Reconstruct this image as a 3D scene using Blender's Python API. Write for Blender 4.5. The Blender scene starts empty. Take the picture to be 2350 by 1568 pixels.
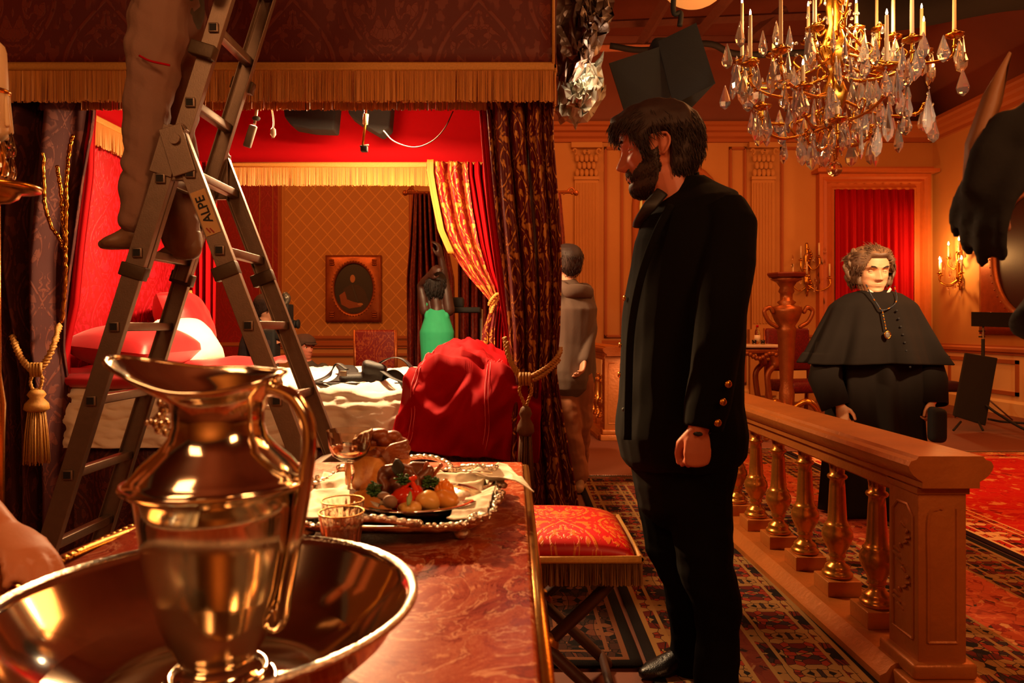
import bpy, bmesh, math, random
from mathutils import Vector, Matrix, Euler, noise
random.seed(7)
PI = math.pi
SC = bpy.context.scene
COL = SC.collection
# ---------------------------------------------------------------- camera, exposure, world, lights
F, HZ, CH = 1620.0, 750.0, 1.15       # focal length in pixels, eye-level row, eye height in metres
def P(px, py, D):
    """world point seen at pixel (px,py) of the photo at distance D"""
    return Vector(((px - 1175) / F * D, D, CH - (py - HZ) / F * D))
cam = bpy.data.cameras.new('camera'); camo = bpy.data.objects.new('camera', cam); COL.objects.link(camo)
camo.location = (0, 0, CH); camo.rotation_euler = (PI / 2, 0, 0)
cam.sensor_width = 36; cam.lens = 36 * F / 2350; cam.shift_y = (HZ - 784) / 2350
cam.dof.use_dof = True; cam.dof.focus_distance = 3.2; cam.dof.aperture_fstop = 6.5
cam.clip_start = .03; cam.clip_end = 60
SC.camera = camo
SC.view_settings.view_transform = 'Standard'; SC.view_settings.look = 'None'
SC.view_settings.exposure = 0.15; SC.view_settings.gamma = 1.0; SC.view_settings.use_curve_mapping = False
SC.cycles.use_denoising = True; SC.cycles.max_bounces = 12; SC.cycles.diffuse_bounces = 4; SC.cycles.glossy_bounces = 5; SC.cycles.transmission_bounces = 12; SC.cycles.transparent_max_bounces = 12
SC.cycles.caustics_reflective = False; SC.cycles.caustics_refractive = False
SC.cycles.sample_clamp_indirect = 6.0
W = bpy.data.worlds.new('world'); SC.world = W; W.use_nodes = True
W.node_tree.nodes['Background'].inputs[0].default_value = (1.0, .36, .13, 1)
W.node_tree.nodes['Background'].inputs[1].default_value = .05
WARM = (1.0, .50, .18); AMBER = (1.0, .285, .06); PALE = (1.0, .66, .36)
def lamp(kind, loc, aim, power, col=WARM, size=.3, spot=60, blend=.5, size_y=None):
    l = bpy.data.lights.new('studio_light', kind); l.energy = power; l.color = col
    if kind == 'AREA':
        l.size = size
        if size_y: l.shape = 'RECTANGLE'; l.size_y = size_y
    else: l.shadow_soft_size = size
    if kind == 'SPOT': l.spot_size = math.radians(spot); l.spot_blend = blend
    o = bpy.data.objects.new('studio_light', l); COL.objects.link(o); o.location = loc
    if aim is not None: o.rotation_euler = (Vector(aim) - Vector(loc)).to_track_quat('-Z', 'Y').to_euler()
    return o
# film lamps under the bed canopy
lamp('AREA', (-.75, 3.95, 2.34), (-.9, 4.2, .8), 130, (1, .62, .30), .35)
lamp('SPOT', (-.30, 3.62, 2.30), (-2.3, 4.15, 1.30), 135, (1, .55, .27), .08, 80, .6)
lamp('SPOT', (-.80, 3.80, 2.20), (-.5, 4.98, 2.22), 42, (1, .5, .22), .10, 110, .7)
# hard lamp over the bed, reaching the table and the stool
lamp('SPOT', (-1.32, 3.72, 2.28), (-.16, 1.62, .75), 1250, (1, .55, .22), .03, 40, .7)
# key on the cleric, from the camera's right
lamp('SPOT', (2.85, 1.0, 3.25), (2.2, 4.3, 1.46), 1250, (1, .60, .30), .12, 22, .6)
# soft light over the room beyond the rail
lamp('AREA', (3.6, 4.8, 4.1), (3.4, 5.6, 0), 130, AMBER, 2.2)
lamp('AREA', (1.2, 7.6, 4.0), (.9, 9.8, 1.0), 42, AMBER, 1.6)
lamp('AREA', (4.6, 8.2, 3.6), (5.2, 10.8, 1.2), 22, AMBER, 1.2)
lamp('AREA', (-3.2, 6.4, 3.9), (-2.2, 10.5, 1.4), 92, AMBER, 1.6)
lamp('AREA', (2.6, 6.5, 2.6), (2.4, 9.0, 5.0), 26, (1, .34, .12), 1.2)
# spot raking the chandelier crystals
lamp('SPOT', (2.9, 1.0, 3.3), (1.92, 4.2, 2.5), 190, (1, .76, .5), .05, 22, .6)
# added fill lamps behind the camera, for the foreground and the surfaces there
lamp('AREA', (-1.3, -.3, 2.9), (-1.0, 3.0, 1.5), 20, (1, .45, .17), .8)
lamp('AREA', (1.9, -.5, 2.7), (.6, 3.2, 1.2), 44, (1, .42, .15), .8)
lamp('AREA', (-.2, -1.2, 2.6), (-.3, -3.3, 1.6), 60, (1, .45, .16), 1.2)
lamp('AREA', (-.6, -.9, 3.4), (-.6, .2, 5.2), 30, (1, .45, .16), 1.2)

# ---------------------------------------------------------------- object helpers
ROOT = {}
def props(o, label=None, cat=None, group=None, kind=None):
    if label: o['label'] = label
    if cat: o['category'] = cat
    if group: o['group'] = group
    if kind: o['kind'] = kind
    return o
def thing(name, label, cat, loc=(0, 0, 0), rotz=0, group=None):
    o = bpy.data.objects.new(name, None); COL.objects.link(o); o.empty_display_size = .1
    o.location = loc; o.rotation_euler = (0, 0, rotz)
    ROOT[o.name] = Matrix.Translation(Vector(loc)) @ Matrix.Rotation(rotz, 4, 'Z')
    return props(o, label, cat, group)
def rootmat(o):
    while o.parent is not None: o = o.parent
    return ROOT.get(o.name, Matrix())
def copy_tree(o, loc=None, rotz=None, label=None, parent=None, scale=None):
    c = o.copy(); COL.objects.link(c); c.parent = parent
    if parent is None:
        if loc is not None: c.location = loc
        if rotz is not None: c.rotation_euler = (0, 0, rotz)
        if scale: c.scale = (scale,) * 3
        if label: c['label'] = label
    for ch in KIDS.get(o.name, []):
        copy_tree(ch, parent=c)
    return c
KIDS = {}
class MB:
    def __init__(s): s.v = []; s.f = []; s.uv = []
    def add(s, vs, fs, uvs=None):
        b = len(s.v); s.v += [Vector(p) for p in vs]
        for i, f in enumerate(fs):
            s.f.append([b + k for k in f]); s.uv.append(uvs[i] if uvs else None)
        return s
    def merge(s, o, M=None):
        s.add([(M @ p if M else p) for p in o.v], o.f, o.uv); return s
    def xf(s, M): s.v = [M @ p for p in s.v]; return s
    def box(s, c, d, M=None, taper=1.0, top=None):
        x, y, z = d[0] / 2, d[1] / 2, d[2] / 2; t = taper
        vs = [Vector((sx * x * (t if sz > 0 else 1), sy * y * (t if sz > 0 else 1), sz * z)) for sz in (-1, 1) for sy in (-1, 1) for sx in (-1, 1)]
        if M: vs = [M @ p for p in vs]
        vs = [p + Vector(c) for p in vs]
        return s.add(vs, [(0, 2, 3, 1), (4, 5, 7, 6), (0, 1, 5, 4), (2, 6, 7, 3), (0, 4, 6, 2), (1, 3, 7, 5)])
    def rbox(s, c, d, r=.01, M=None):
        b = bmesh.new(); bmesh.ops.create_cube(b, size=1)
        for v in b.verts: v.co = Vector((v.co.x * d[0], v.co.y * d[1], v.co.z * d[2]))
        bmesh.ops.bevel(b, geom=b.edges[:], offset=r, segments=3, affect='EDGES', profile=.5)
        T = Matrix.Translation(Vector(c)) @ (M.to_4x4() if M else Matrix())
        b.verts.index_update()
        s.add([T @ v.co for v in b.verts], [[v.index for v in f.verts] for f in b.faces]); b.free(); return s
    def rings(s, rings, cap=True, closed=True):
        """rings of equal length lofted together"""
        n = len(rings[0]); vs = [p for r in rings for p in r]; fs = []; uvs = []
        L = [0]
        for i in range(1, len(rings)): L.append(L[-1] + (Vector(rings[i][0]) - Vector(rings[i - 1][0])).length)
        per = [0]
        mid = rings[len(rings) // 2]
        for k in range(n): per.append(per[-1] + (Vector(mid[(k + 1) % n]) - Vector(mid[k])).length)
        for i in range(len(rings) - 1):
            for k in range(n if closed else n - 1):
                j = (k + 1) % n
                fs.append((i * n + k, i * n + j, (i + 1) * n + j, (i + 1) * n + k))
                uvs.append(((per[k], L[i]), (per[k + 1], L[i]), (per[k + 1], L[i + 1]), (per[k], L[i + 1])))
        if cap and closed:
            fs.append(tuple(range(n))[::-1]); uvs.append(None)
            fs.append(tuple((len(rings) - 1) * n + k for k in range(n))); uvs.append(None)
        return s.add(vs, fs, uvs)
    def tube(s, pts, rad, n=10, ref=None, round_=False, cap=True):
        pts = [Vector(p) for p in pts]
        if not isinstance(rad, list): rad = [rad] * len(pts)
        if len(rad) != len(pts): rad = [rad[min(len(rad) - 1, int(i * len(rad) / len(pts)))] for i in range(len(pts))]
        rad = [(r, r) if not isinstance(r, (list, tuple)) else r for r in rad]
        if round_:
            t0 = (pts[0] - pts[1]).normalized(); t1 = (pts[-1] - pts[-2]).normalized()
            a, b = rad[0], rad[-1]; m0 = min(a); m1 = min(b)
            pre = [(pts[0] + t0 * m0 * math.sin(q), (a[0] * math.cos(q), a[1] * math.cos(q))) for q in (1.45, 1.0, .5)]
            post = [(pts[-1] + t1 * m1 * math.sin(q), (b[0] * math.cos(q), b[1] * math.cos(q))) for q in (.5, 1.0, 1.45)]
            pts = [p for p, _ in pre] + pts + [p for p, _ in post]; rad = [r for _, r in pre] + rad + [r for _, r in post]
        R = []; pu = Vector(ref) if ref is not None else None; last = None
        for i, p in enumerate(pts):
            t = (pts[min(i + 1, len(pts) - 1)] - pts[max(i - 1, 0)])
            t = t.normalized() if t.length > 1e-9 else Vector((0, 0, 1))
            if pu is not None: u = pu - t * pu.dot(t)
            elif last is None: u = Vector((1, 0, 0)) if abs(t.x) < .9 else Vector((0, 1, 0)); u = u - t * u.dot(t)
            else: u = last - t * last.dot(t)
            u = u.normalized() if u.length > 1e-6 else Vector((1, 0, 0)); last = u; w = t.cross(u)
            R.append([p + u * (math.cos(2 * PI * k / n) * rad[i][0]) + w * (math.sin(2 * PI * k / n) * rad[i][1]) for k in range(n)])
        return s.rings(R, cap)
    def lathe(s, prof, c=(0, 0, 0), n=24, M=None, sq=0, flute=0, fa=0.0, cap=True):
        R = []
        for r, z in prof:
            ring = []
            for k in range(n):
                a = 2 * PI * k / n + (PI / 4 if sq else 0)
                rr = r * (1 + fa * math.cos(flute * a)) if flute else r
                q = Vector((rr * math.cos(a), rr * math.sin(a), z))
                if M: q = M @ q
                ring.append(q + Vector(c))
            R.append(ring)
        return s.rings(R, cap)
    def ball(s, c, r, n=12, m=8):
        r = (r, r, r) if not isinstance(r, (list, tuple)) else r
        R = [[Vector(c) + Vector((r[0] * math.cos(2 * PI * k / n) * math.sin(PI * i / m), r[1] * math.sin(2 * PI * k / n) * math.sin(PI * i / m), -r[2] * math.cos(PI * i / m))) for k in range(n)] for i in range(1, m)]
        return s.rings(R, True)
    def grid(s, fn, nu, nv, uvs=(1, 1), two=False):
        vs = [fn(i / nu, j / nv) for j in range(nv + 1) for i in range(nu + 1)]; fs = []; uv = []
        for j in range(nv):
            for i in range(nu):
                a = j * (nu + 1) + i
                fs.append((a, a + 1, a + nu + 2, a + nu + 1))
                q = lambda i, j: (i / nu * uvs[0], j / nv * uvs[1])
                uv.append((q(i, j), q(i + 1, j), q(i + 1, j + 1), q(i, j + 1)))
        return s.add(vs, fs, uv)
    def noise(s, amp, sc, seed=0):
        s.v = [p + noise.noise_vector(p * sc + Vector((seed, seed * 2, 0))) * amp for p in s.v]; return s
    def mesh(s, name, parent=None, world=False):
        vs = s.v
        if parent is not None and world:
            Mi = rootmat(parent).inverted(); vs = [Mi @ p for p in vs]
        me = bpy.data.meshes.new(name); me.from_pydata([tuple(p) for p in vs], [], s.f)
        uvl = me.uv_layers.new(name='UVMap'); k = 0; dat = []
        for fi, f in enumerate(s.f):
            u = s.uv[fi]
            if u is None:
                a, b, c = s.v[f[0]], s.v[f[1]], s.v[f[2 if len(f) > 2 else 1]]; nn = (b - a).cross(c - a)
                ax = max(range(3), key=lambda q: abs(nn[q]))
                for vi in f:
                    p = s.v[vi]; dat += ([p.y, p.z], [p.x, p.z], [p.x, p.y])[ax]
            else:
                for q in u: dat += [q[0], q[1]]
        uvl.data.foreach_set('uv', dat)
        return me
    def build(s, name, m, parent=None, label=None, smooth=True, world=True, kind=None, cat=None, group=None, thick=0, sub=0, bev=0, fix=True, auto=None):
        me = s.mesh(name, parent, world)
        if fix:
            b = bmesh.new(); b.from_mesh(me); bmesh.ops.recalc_face_normals(b, faces=b.faces); b.to_mesh(me); b.free()
        return link(name, me, m, parent, label, smooth, kind, cat, group, thick, sub, bev, auto)
def link(name, me, m, parent=None, label=None, smooth=True, kind=None, cat=None, group=None, thick=0, sub=0, bev=0, auto=None):
    o = bpy.data.objects.new(name, me); COL.objects.link(o)
    for mm in (m if isinstance(m, (list, tuple)) else [m]): me.materials.append(mm)
    if smooth and not auto: me.polygons.foreach_set('use_smooth', [True] * len(me.polygons))
    if auto:
        me.polygons.foreach_set('use_smooth', [True] * len(me.polygons))
        try: me.set_sharp_from_angle(angle=math.radians(auto))
        except Exception: pass
    if parent is not None: o.parent = parent; KIDS.setdefault(parent.name, []).append(o)
    if thick:
        q = o.modifiers.new('s', 'SOLIDIFY'); q.thickness = thick; q.offset = 0
    if bev:
        q = o.modifiers.new('b', 'BEVEL'); q.width = bev; q.segments = 2; q.limit_method = 'ANGLE'
    if sub:
        q = o.modifiers.new('u', 'SUBSURF'); q.levels = sub; q.render_levels = sub
    return props(o, label, cat, group, kind)
def fuse(mb, voxel, smooth=2, parent=None, world=True, post=None):
    """one continuous skin from overlapping closed pieces"""
    me = mb.mesh('t', parent, world); b = bmesh.new(); b.from_mesh(me); bmesh.ops.recalc_face_normals(b, faces=b.faces); b.to_mesh(me); b.free()
    o = bpy.data.objects.new('t', me); COL.objects.link(o)
    q = o.modifiers.new('r', 'REMESH'); q.mode = 'VOXEL'; q.voxel_size = voxel; q.use_smooth_shade = True
    if smooth: q = o.modifiers.new('s', 'SMOOTH'); q.iterations = smooth; q.factor = .5
    dg = bpy.context.evaluated_depsgraph_get(); dg.update()
    r = bpy.data.meshes.new_from_object(o.evaluated_get(dg)); bpy.data.objects.remove(o)
    if post:
        for v in r.vertices: v.co = post(v.co)
    return r
def skin_obj(name, mb, m, voxel, parent=None, smooth=2, post=None, **kw):
    return link(name, fuse(mb, voxel, smooth, parent, True, post), m, parent, **kw)
def crv(pts, n=8):
    """Catmull-Rom through points"""
    pts = [Vector(p) for p in pts]; out = []
    q = [pts[0] * 2 - pts[1]] + pts + [pts[-1] * 2 - pts[-2]]
    for i in range(1, len(q) - 2):
        for k in range(n):
            t = k / n; a, b, c, d = q[i - 1], q[i], q[i + 1], q[i + 2]
            out.append(.5 * ((2 * b) + (c - a) * t + (2 * a - 5 * b + 4 * c - d) * t * t + (3 * b - a - 3 * c + d) * t ** 3))
    out.append(pts[-1]); return out
def lerp(tab, z):
    if z <= tab[0][0]: return tab[0][1]
    for (a, p), (b, q) in zip(tab, tab[1:]):
        if z <= b:
            t = (z - a) / (b - a); return p + (q - p) * t if not isinstance(p, tuple) else tuple(x + (y - x) * t for x, y in zip(p, q))
    return tab[-1][1]

# ---------------------------------------------------------------- materials
def lin(c):
    if isinstance(c, str): c = tuple(int(c[i:i + 2], 16) for i in (0, 2, 4))
    return tuple(((x / 255) / 12.92 if x / 255 <= .04045 else ((x / 255 + .055) / 1.055) ** 2.4) for x in c) + (1,)
class NT:
    def __init__(s, name, rough=.6, metal=0, spec=.5):
        s.m = bpy.data.materials.new(name); s.m.use_nodes = True; s.t = s.m.node_tree
        s.b = s.t.nodes['Principled BSDF']; s.b.inputs['Roughness'].default_value = rough; s.b.inputs['Metallic'].default_value = metal
        s.b.inputs['Specular IOR Level'].default_value = spec
    def put(s, sock, v):
        if v is None: return
        if isinstance(v, bpy.types.NodeSocket): s.t.links.new(v, sock)
        else: sock.default_value = v
    def set(s, k, v): s.put(s.b.inputs[k], v); return s
    def nd(s, t): return s.t.nodes.new('ShaderNode' + t)
    def uv(s): return s.nd('TexCoord').outputs['UV']
    def obj(s): return s.nd('TexCoord').outputs['Object']
    def ma(s, op, a, b=None, c=None):
        n = s.nd('Math'); n.operation = op; s.put(n.inputs[0], a); s.put(n.inputs[1], b)
        if c is not None: s.put(n.inputs[2], c)
        return n.outputs[0]
    def sep(s, v): n = s.nd('SeparateXYZ'); s.put(n.inputs[0], v); return n.outputs
    def comb(s, x, y, z=0.0):
        n = s.nd('CombineXYZ'); s.put(n.inputs[0], x); s.put(n.inputs[1], y); s.put(n.inputs[2], z); return n.outputs[0]
    def mix(s, f, a, b, mode='MIX'):
        n = s.nd('Mix'); n.data_type = 'RGBA'; n.blend_type = mode; s.put(n.inputs[0], f)
        s.put(n.inputs[6], lin(a) if isinstance(a, (str,)) else a); s.put(n.inputs[7], lin(b) if isinstance(b, str) else b); return n.outputs[2]
    def ramp(s, f, st, const=False):
        n = s.nd('ValToRGB'); r = n.color_ramp; r.interpolation = 'CONSTANT' if const else 'LINEAR'
        while len(r.elements) < len(st): r.elements.new(.5)
        for e, (p, c) in zip(r.elements, st): e.position = p; e.color = lin(c) if isinstance(c, str) else (c, c, c, 1)
        s.put(n.inputs[0], f); return n.outputs[0]
    def ss(s, x, a, b):
        n = s.nd('MapRange'); n.interpolation_type = 'SMOOTHSTEP'; s.put(n.inputs[0], x); n.inputs[1].default_value = a; n.inputs[2].default_value = b; return n.outputs[0]
    def noi(s, v, sc=5, det=3, rough=.5, dist=0):
        n = s.nd('TexNoise'); s.put(n.inputs['Vector'], v); n.inputs['Scale'].default_value = sc; n.inputs['Detail'].default_value = det
        n.inputs['Roughness'].default_value = rough; n.inputs['Distortion'].default_value = dist; return n.outputs[0]
    def vor(s, v, sc=5, feat='F1', out=0, rnd=1):
        n = s.nd('TexVoronoi'); n.feature = feat; s.put(n.inputs['Vector'], v); n.inputs['Scale'].default_value = sc; n.inputs['Randomness'].default_value = rnd; return n.outputs[out]
    def bump(s, h, strength=.3, dist=.01):
        n = s.nd('Bump'); n.inputs['Strength'].default_value = strength; n.inputs['Distance'].default_value = dist; s.put(n.inputs['Height'], h)
        s.t.links.new(n.outputs[0], s.b.inputs['Normal']); return s
def flat(name, c, rough=.6, metal=0, var=.12, sc=14, bump=.15, bd=.004, spec=.5, sheen=0):
    n = NT(name, rough, metal, spec); o = n.obj(); f = n.noi(o, sc, 4)
    c0 = lin(c); d = tuple(x * (1 - var) for x in c0[:3]) + (1,); l = tuple(min(1, x * (1 + var)) for x in c0[:3]) + (1,)
    n.set('Base Color', n.mix(f, d, l))
    if bump: n.bump(n.noi(o, sc * 6, 3), bump, bd)
    if sheen: n.set('Sheen Weight', sheen)
    return n.m
def emis(name, c, st):
    n = NT(name); n.set('Base Color', lin(c)); n.set('Emission Color', lin(c)); n.set('Emission Strength', st); return n.m
def glass(name, c='ffffff', rough=0.0, ior=1.5):
    n = NT(name, rough); n.set('Base Color', lin(c)); n.set('Transmission Weight', 1.0); n.set('IOR', ior); return n.m
def damask_mask(n, pu, pv, fine=1.0):
    u, v, _ = n.sep(n.uv()); u = n.ma('DIVIDE', u, pu); v = n.ma('DIVIDE', v, pv)
    st = n.ma('MULTIPLY', n.ma('MODULO', n.ma('ABSOLUTE', n.ma('FLOOR', u)), 2.0), .5)
    fu = n.ma('ABSOLUTE', n.ma('SUBTRACT', n.ma('FRACT', u), .5)); fv = n.ma('SUBTRACT', n.ma('FRACT', n.ma('ADD', v, st)), .5)
    # ogee medallion: width narrows towards top and bottom
    ww = n.ma('MULTIPLY', n.ma('COSINE', n.ma('MULTIPLY', fv, PI)), .46)
    d = n.ma('SUBTRACT', ww, fu)
    q = n.comb(fu, fv)
    leaf = n.vor(q, 9 * fine, 'SMOOTH_F1'); veins = n.vor(q, 22 * fine, 'DISTANCE_TO_EDGE')
    swirl = n.ma('SINE', n.ma('ADD', n.ma('MULTIPLY', n.noi(q, 4 * fine, 2, .5, 1.2), 34.0), n.ma('MULTIPLY', d, 20.0)))
    a = n.ss(n.ma('ADD', n.ma('MULTIPLY', swirl, .35), n.ma('SUBTRACT', .52, leaf)), .12, .3)
    inside = n.ss(d, .05, .09); border = n.ma('MULTIPLY', n.ss(d, -.02, .0), n.ma('SUBTRACT', 1.0, n.ss(d, .025, .045)))
    m = n.ma('MULTIPLY', inside, a); m = n.ma('MULTIPLY', m, n.ss(veins, .01, .04))
    out = n.ma('MULTIPLY', n.ma('SUBTRACT', 1.0, n.ss(d, -.12, -.04)), n.ss(n.noi(q, 11 * fine, 2), .5, .56))
    return n.ma('MINIMUM', 1.0, n.ma('ADD', n.ma('ADD', m, n.ma('MULTIPLY', border, n.ss(n.noi(q, 14, 2), .4, .5))), n.ma('MULTIPLY', out, .8)))
def damask(name, base, pat, pu=.34, pv=.5, rough=.55, prough=.4, pmetal=0.0, fine=1.0, spec=.4):
    n = NT(name, rough, 0, spec); m = damask_mask(n, pu, pv, fine); wv = n.noi(n.uv(), 900, 2)
    n.set('Base Color', n.mix(n.ma('MULTIPLY', n.ma('ADD', .75, n.ma('MULTIPLY', wv, .5)), m), base, pat))
    n.set('Roughness', n.ma('SUBTRACT', rough, n.ma('MULTIPLY', m, rough - prough)))
    if pmetal: n.set('Metallic', n.ma('MULTIPLY', m, pmetal))
    n.bump(n.ma('ADD', n.ma('MULTIPLY', m, 1.0), n.ma('MULTIPLY', wv, .25)), .35, .003); return n.m
M = {}
M['black'] = flat('black_matte', '0d0c0c', .75)
M['gold'] = flat('gilt_wood', 'b06a22', .34, .75, .25, 9, .3)
M['brass'] = flat('gilt_bronze', 'c88a32', .26, 1, .2, 30, .1)
M['steel'] = flat('brushed_aluminium', '8a7868', .48, .85, .15, 40, .1)
M['silver'] = flat('polished_silver', 'e4d6bd', .10, 1, .05, 6, 0)
M['silver2'] = flat('chased_silver', 'd8cdbd', .16, 1, .1, 60, .5, .004)
M['wood'] = flat('dark_wood', '3a1a0e', .5, 0, .3, 8, .2)
M['white'] = flat('white_linen', 'e9ddc8', .85, 0, .04, 10, .3, .004)
M['red'] = flat('red_satin', 'a80612', .42, 0, .06, 10, .1, .003, .5, .2)
M['redcloth'] = flat('red_lining', 'a4040f', .8, 0, .08, 4, .1, .004, .12)
M['velvet'] = flat('dark_red_velvet', '6a0812', .8, 0, .2, 30, .3, .003, .3, .6)
M['skin'] = flat('skin', 'c98e70', .5, 0, .08, 30, .1, .001)
M['crystal'] = glass('crystal', 'fff6ea', 0.0, 1.52)
M['wax'] = flat('candle_wax', 'e2c79a', .55, 0, .08, 12, .1)
M['cryst2'] = glass('chandelier_crystal', 'ffffff', 0.02, 1.5); M['cryst2'].node_tree.nodes['Principled BSDF'].inputs['Transmission Weight'].default_value = .86
M['flame'] = emis('candle_flame', 'ffd9a0', 28)
# ================================================================= the room
BW, RW = 10.86, 6.47                     # back wall distance, right wall position
def wallmat(name, c, c2):
    n = NT(name, .7); o = n.obj(); f = n.noi(o, 1.7, 5); g = n.noi(o, 60, 3)
    n.set('Base Color', n.mix(f, c, c2)); n.bump(g, .12, .004); return n.m
M['wall'] = wallmat('painted_panelling', 'c79250', 'b57c40')
M['wallp'] = wallmat('pale_panel_paint', 'ecc688', 'dfb678')
M['moulding'] = wallmat('moulding_paint', 'b0632c', '9c5424')
M['ceil'] = wallmat('dark_ceiling', '8a4a34', '6c3826')
M['floor'] = wallmat('brown_carpet', '7a4126', '6b3620')
def st(mb, name, m, **kw): return mb.build(name, m, kind='structure', **kw)
st(MB().box((.5, 4.1, -.03), (14.2, 15.8, .06)), 'floor', M['floor'], smooth=False)
st(MB().box((.5, BW + .06, 2.2), (14.2, .12, 4.6)), 'wall_back', M['wall'], smooth=False)
st(MB().box((RW + .06, 4.1, 2.2), (.12, 15.8, 4.6)), 'wall_right', M['wall'], smooth=False)
st(MB().box((-6.2, 4.1, 2.2), (.12, 15.8, 4.6)), 'wall_left', M['wall'], smooth=False)
st(MB().box((.5, -3.4, 2.2), (14.2, .12, 4.6)), 'wall_front', M['wall'], smooth=False)
st(MB().box((.5, 4.1, 5.3), (14.2, 15.8, .1)), 'ceiling', M['ceil'], smooth=False)
# coving above the cornice slopes in like a dark tent
def cove(u, v): return Vector((-6.1 + u * (RW + 6.1), BW - .02 - .9 * v * v, 4.2 + v * 1.05))
st(MB().grid(cove, 10, 6), 'trim_1', M['ceil'], thick=.03)
st(MB().grid(lambda u, v: Vector((RW - .02 - .9 * v * v, -1.2 + u * (BW + 1.2), 4.2 + v * 1.05)), 10, 6), 'trim_2', M['ceil'], thick=.03)
cor = [(0, 0), (.05, 0), (.05, .05), (.09, .08), (.11, .13), (.16, .15), (.18, .20), (.22, .22), (.22, .27), (0, .27)]
def molding_x(prof, x0, x1, y, z): return MB().rings([[Vector((x, y - a, z + b)) for a, b in prof] for x in (x0, x1)])
def molding_y(prof, y0, y1, x, z): return MB().rings([[Vector((x - a, y, z + b)) for a, b in prof] for y in (y0, y1)])
st(molding_x(cor, -6.1, RW, BW, 3.98), 'trim_3', M['moulding'], smooth=False)
st(molding_y(cor, -1.2, BW, RW, 3.98), 'trim_4', M['moulding'], smooth=False)
dad = [(0, 0), (.03, 0), (.03, .02), (.05, .04), (.05, .08), (.02, .10), (.02, .12), (0, .12)]
st(molding_x(dad, -6.1, 4.55, BW, .82), 'trim_5', M['moulding'], smooth=False)
st(molding_y(dad, -1.2, BW, RW, .78), 'trim_6', M['moulding'], smooth=False)
bb = [(0, 0), (.04, 0), (.04, .16), (.02, .19), (0, .2)]
st(molding_x(bb, -6.1, 4.55, BW, 0), 'baseboard_back', M['wallp'], smooth=False)
st(molding_y(bb, -1.2, BW, RW, 0), 'baseboard_right', M['wallp'], smooth=False)
def frame_x(mb, x0, x1, z0, z1, y=BW, w=.05, d=.03):
    for a, b, c, e in ((x0, x1, z0, z0 + w), (x0, x1, z1 - w, z1), (x0, x0 + w, z0, z1), (x1 - w, x1, z0, z1)):
        mb.box(((a + b) / 2, y - d / 2, (c + e) / 2), (b - a, d, e - c)); mb.box(((a + b) / 2, y - d * .75, (c + e) / 2), ((b - a) - .02 if b - a > w * 1.5 else w * .4, d * 1.5, (e - c) - .02 if e - c > w * 1.5 else w * .4))
def frame_y(mb, y0, y1, z0, z1, x=RW, w=.05, d=.03):
    for a, b, c, e in ((y0, y1, z0, z0 + w), (y0, y1, z1 - w, z1), (y0, y0 + w, z0, z1), (y1 - w, y1, z0, z1)):
        mb.box((x - d / 2, (a + b) / 2, (c + e) / 2), (d, b - a, e - c))
# right wall dado panels and tall upper panels
mb = MB(); pl = MB()
for i in range(13):
    y0 = BW - .35 - (i + 1) * .80
    frame_y(mb, y0 + .08, y0 + .72, .26, .72); pl.box((RW - .006, y0 + .4, .49), (.012, .56, .38))
st(mb, 'trim_7', M['moulding'], smooth=False); st(pl, 'trim_8', M['wallp'], smooth=False)
st(MB().box((RW - .004, 3.7, .49), (.008, 14.2, .60)), 'trim_33', M['wallp'], smooth=False)
st(MB().box((2.3, BW - .004, .5), (4.4, .008, .62)), 'trim_34', M['wallp'], smooth=False)
# back wall: panel frames
mb = MB(); pl = MB()
bx = lambda px: (px - 1175) / F * BW
bz = lambda py: CH - (py - HZ) / F * BW
for x0, x1 in ((1386, 1430), (1672, 1712), (1790, 1886)):
    frame_x(mb, bx(x0), bx(x1), .98, bz(338), w=.045)
for x0, x1 in ((1386, 1430), (1672, 1712), (1790, 1886), (1440, 1640), (1280, 1312)):
    frame_x(mb, bx(x0), bx(x1), .26, .74)
    pl.box((bx((x0 + x1) / 2), BW - .006, .5), (bx(x1) - bx(x0) - .1, .012, .4))
st(mb, 'trim_9', M['moulding'], smooth=False)
st(pl, 'trim_10', M['wallp'], smooth=False)
def pilaster(x0, x1, k):
    a, b = bx(x0), bx(x1); c = (a + b) / 2; w = b - a; zt = 3.96; q = MB()
    q.box((c, BW - .05, 1.0), (w * 1.25, .12, .22)); q.box((c, BW - .05, .5), (w * 1.2, .1, .8))
    q.box((c, BW - .035, 2.2), (w, .07, 2.4))
    for i in range(7):
        xx = a + w * (.1 + .8 * i / 6); q.tube([(xx, BW - .075, 1.2), (xx, BW - .075, 3.35)], .014, 6)
    q.box((c, BW - .05, 3.42), (w * 1.06, .1, .05)); q.box((c, BW - .055, zt - .04), (w * 1.3, .13, .08))
    for r in range(3):
        for i in range(5 - r % 2):
            xx = a + w * ((i + .5 + .5 * (r % 2)) / 5); q.ball((xx, BW - .09, 3.50 + r * .11), (.035, .03, .06), 8, 6)
    for sg in (-1, 1):
        q.tube([(c + sg * w * (.1 + .06 * t * math.cos(t)), BW - .12, zt - .16 + .02 * t * math.sin(t)) for t in [x * .5 for x in range(8)]], .016, 6)
        q.tube([(c + sg * (w * .5 + .03 * math.cos(t)), BW - .11, zt - .14 + .04 * math.sin(t)) for t in [x * .6 for x in range(9)]], .016, 6)
    st(q, 'trim_%d' % k, M['wall'], auto=40)
pilaster(1318, 1372, 11); pilaster(1722, 1774, 12)
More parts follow.
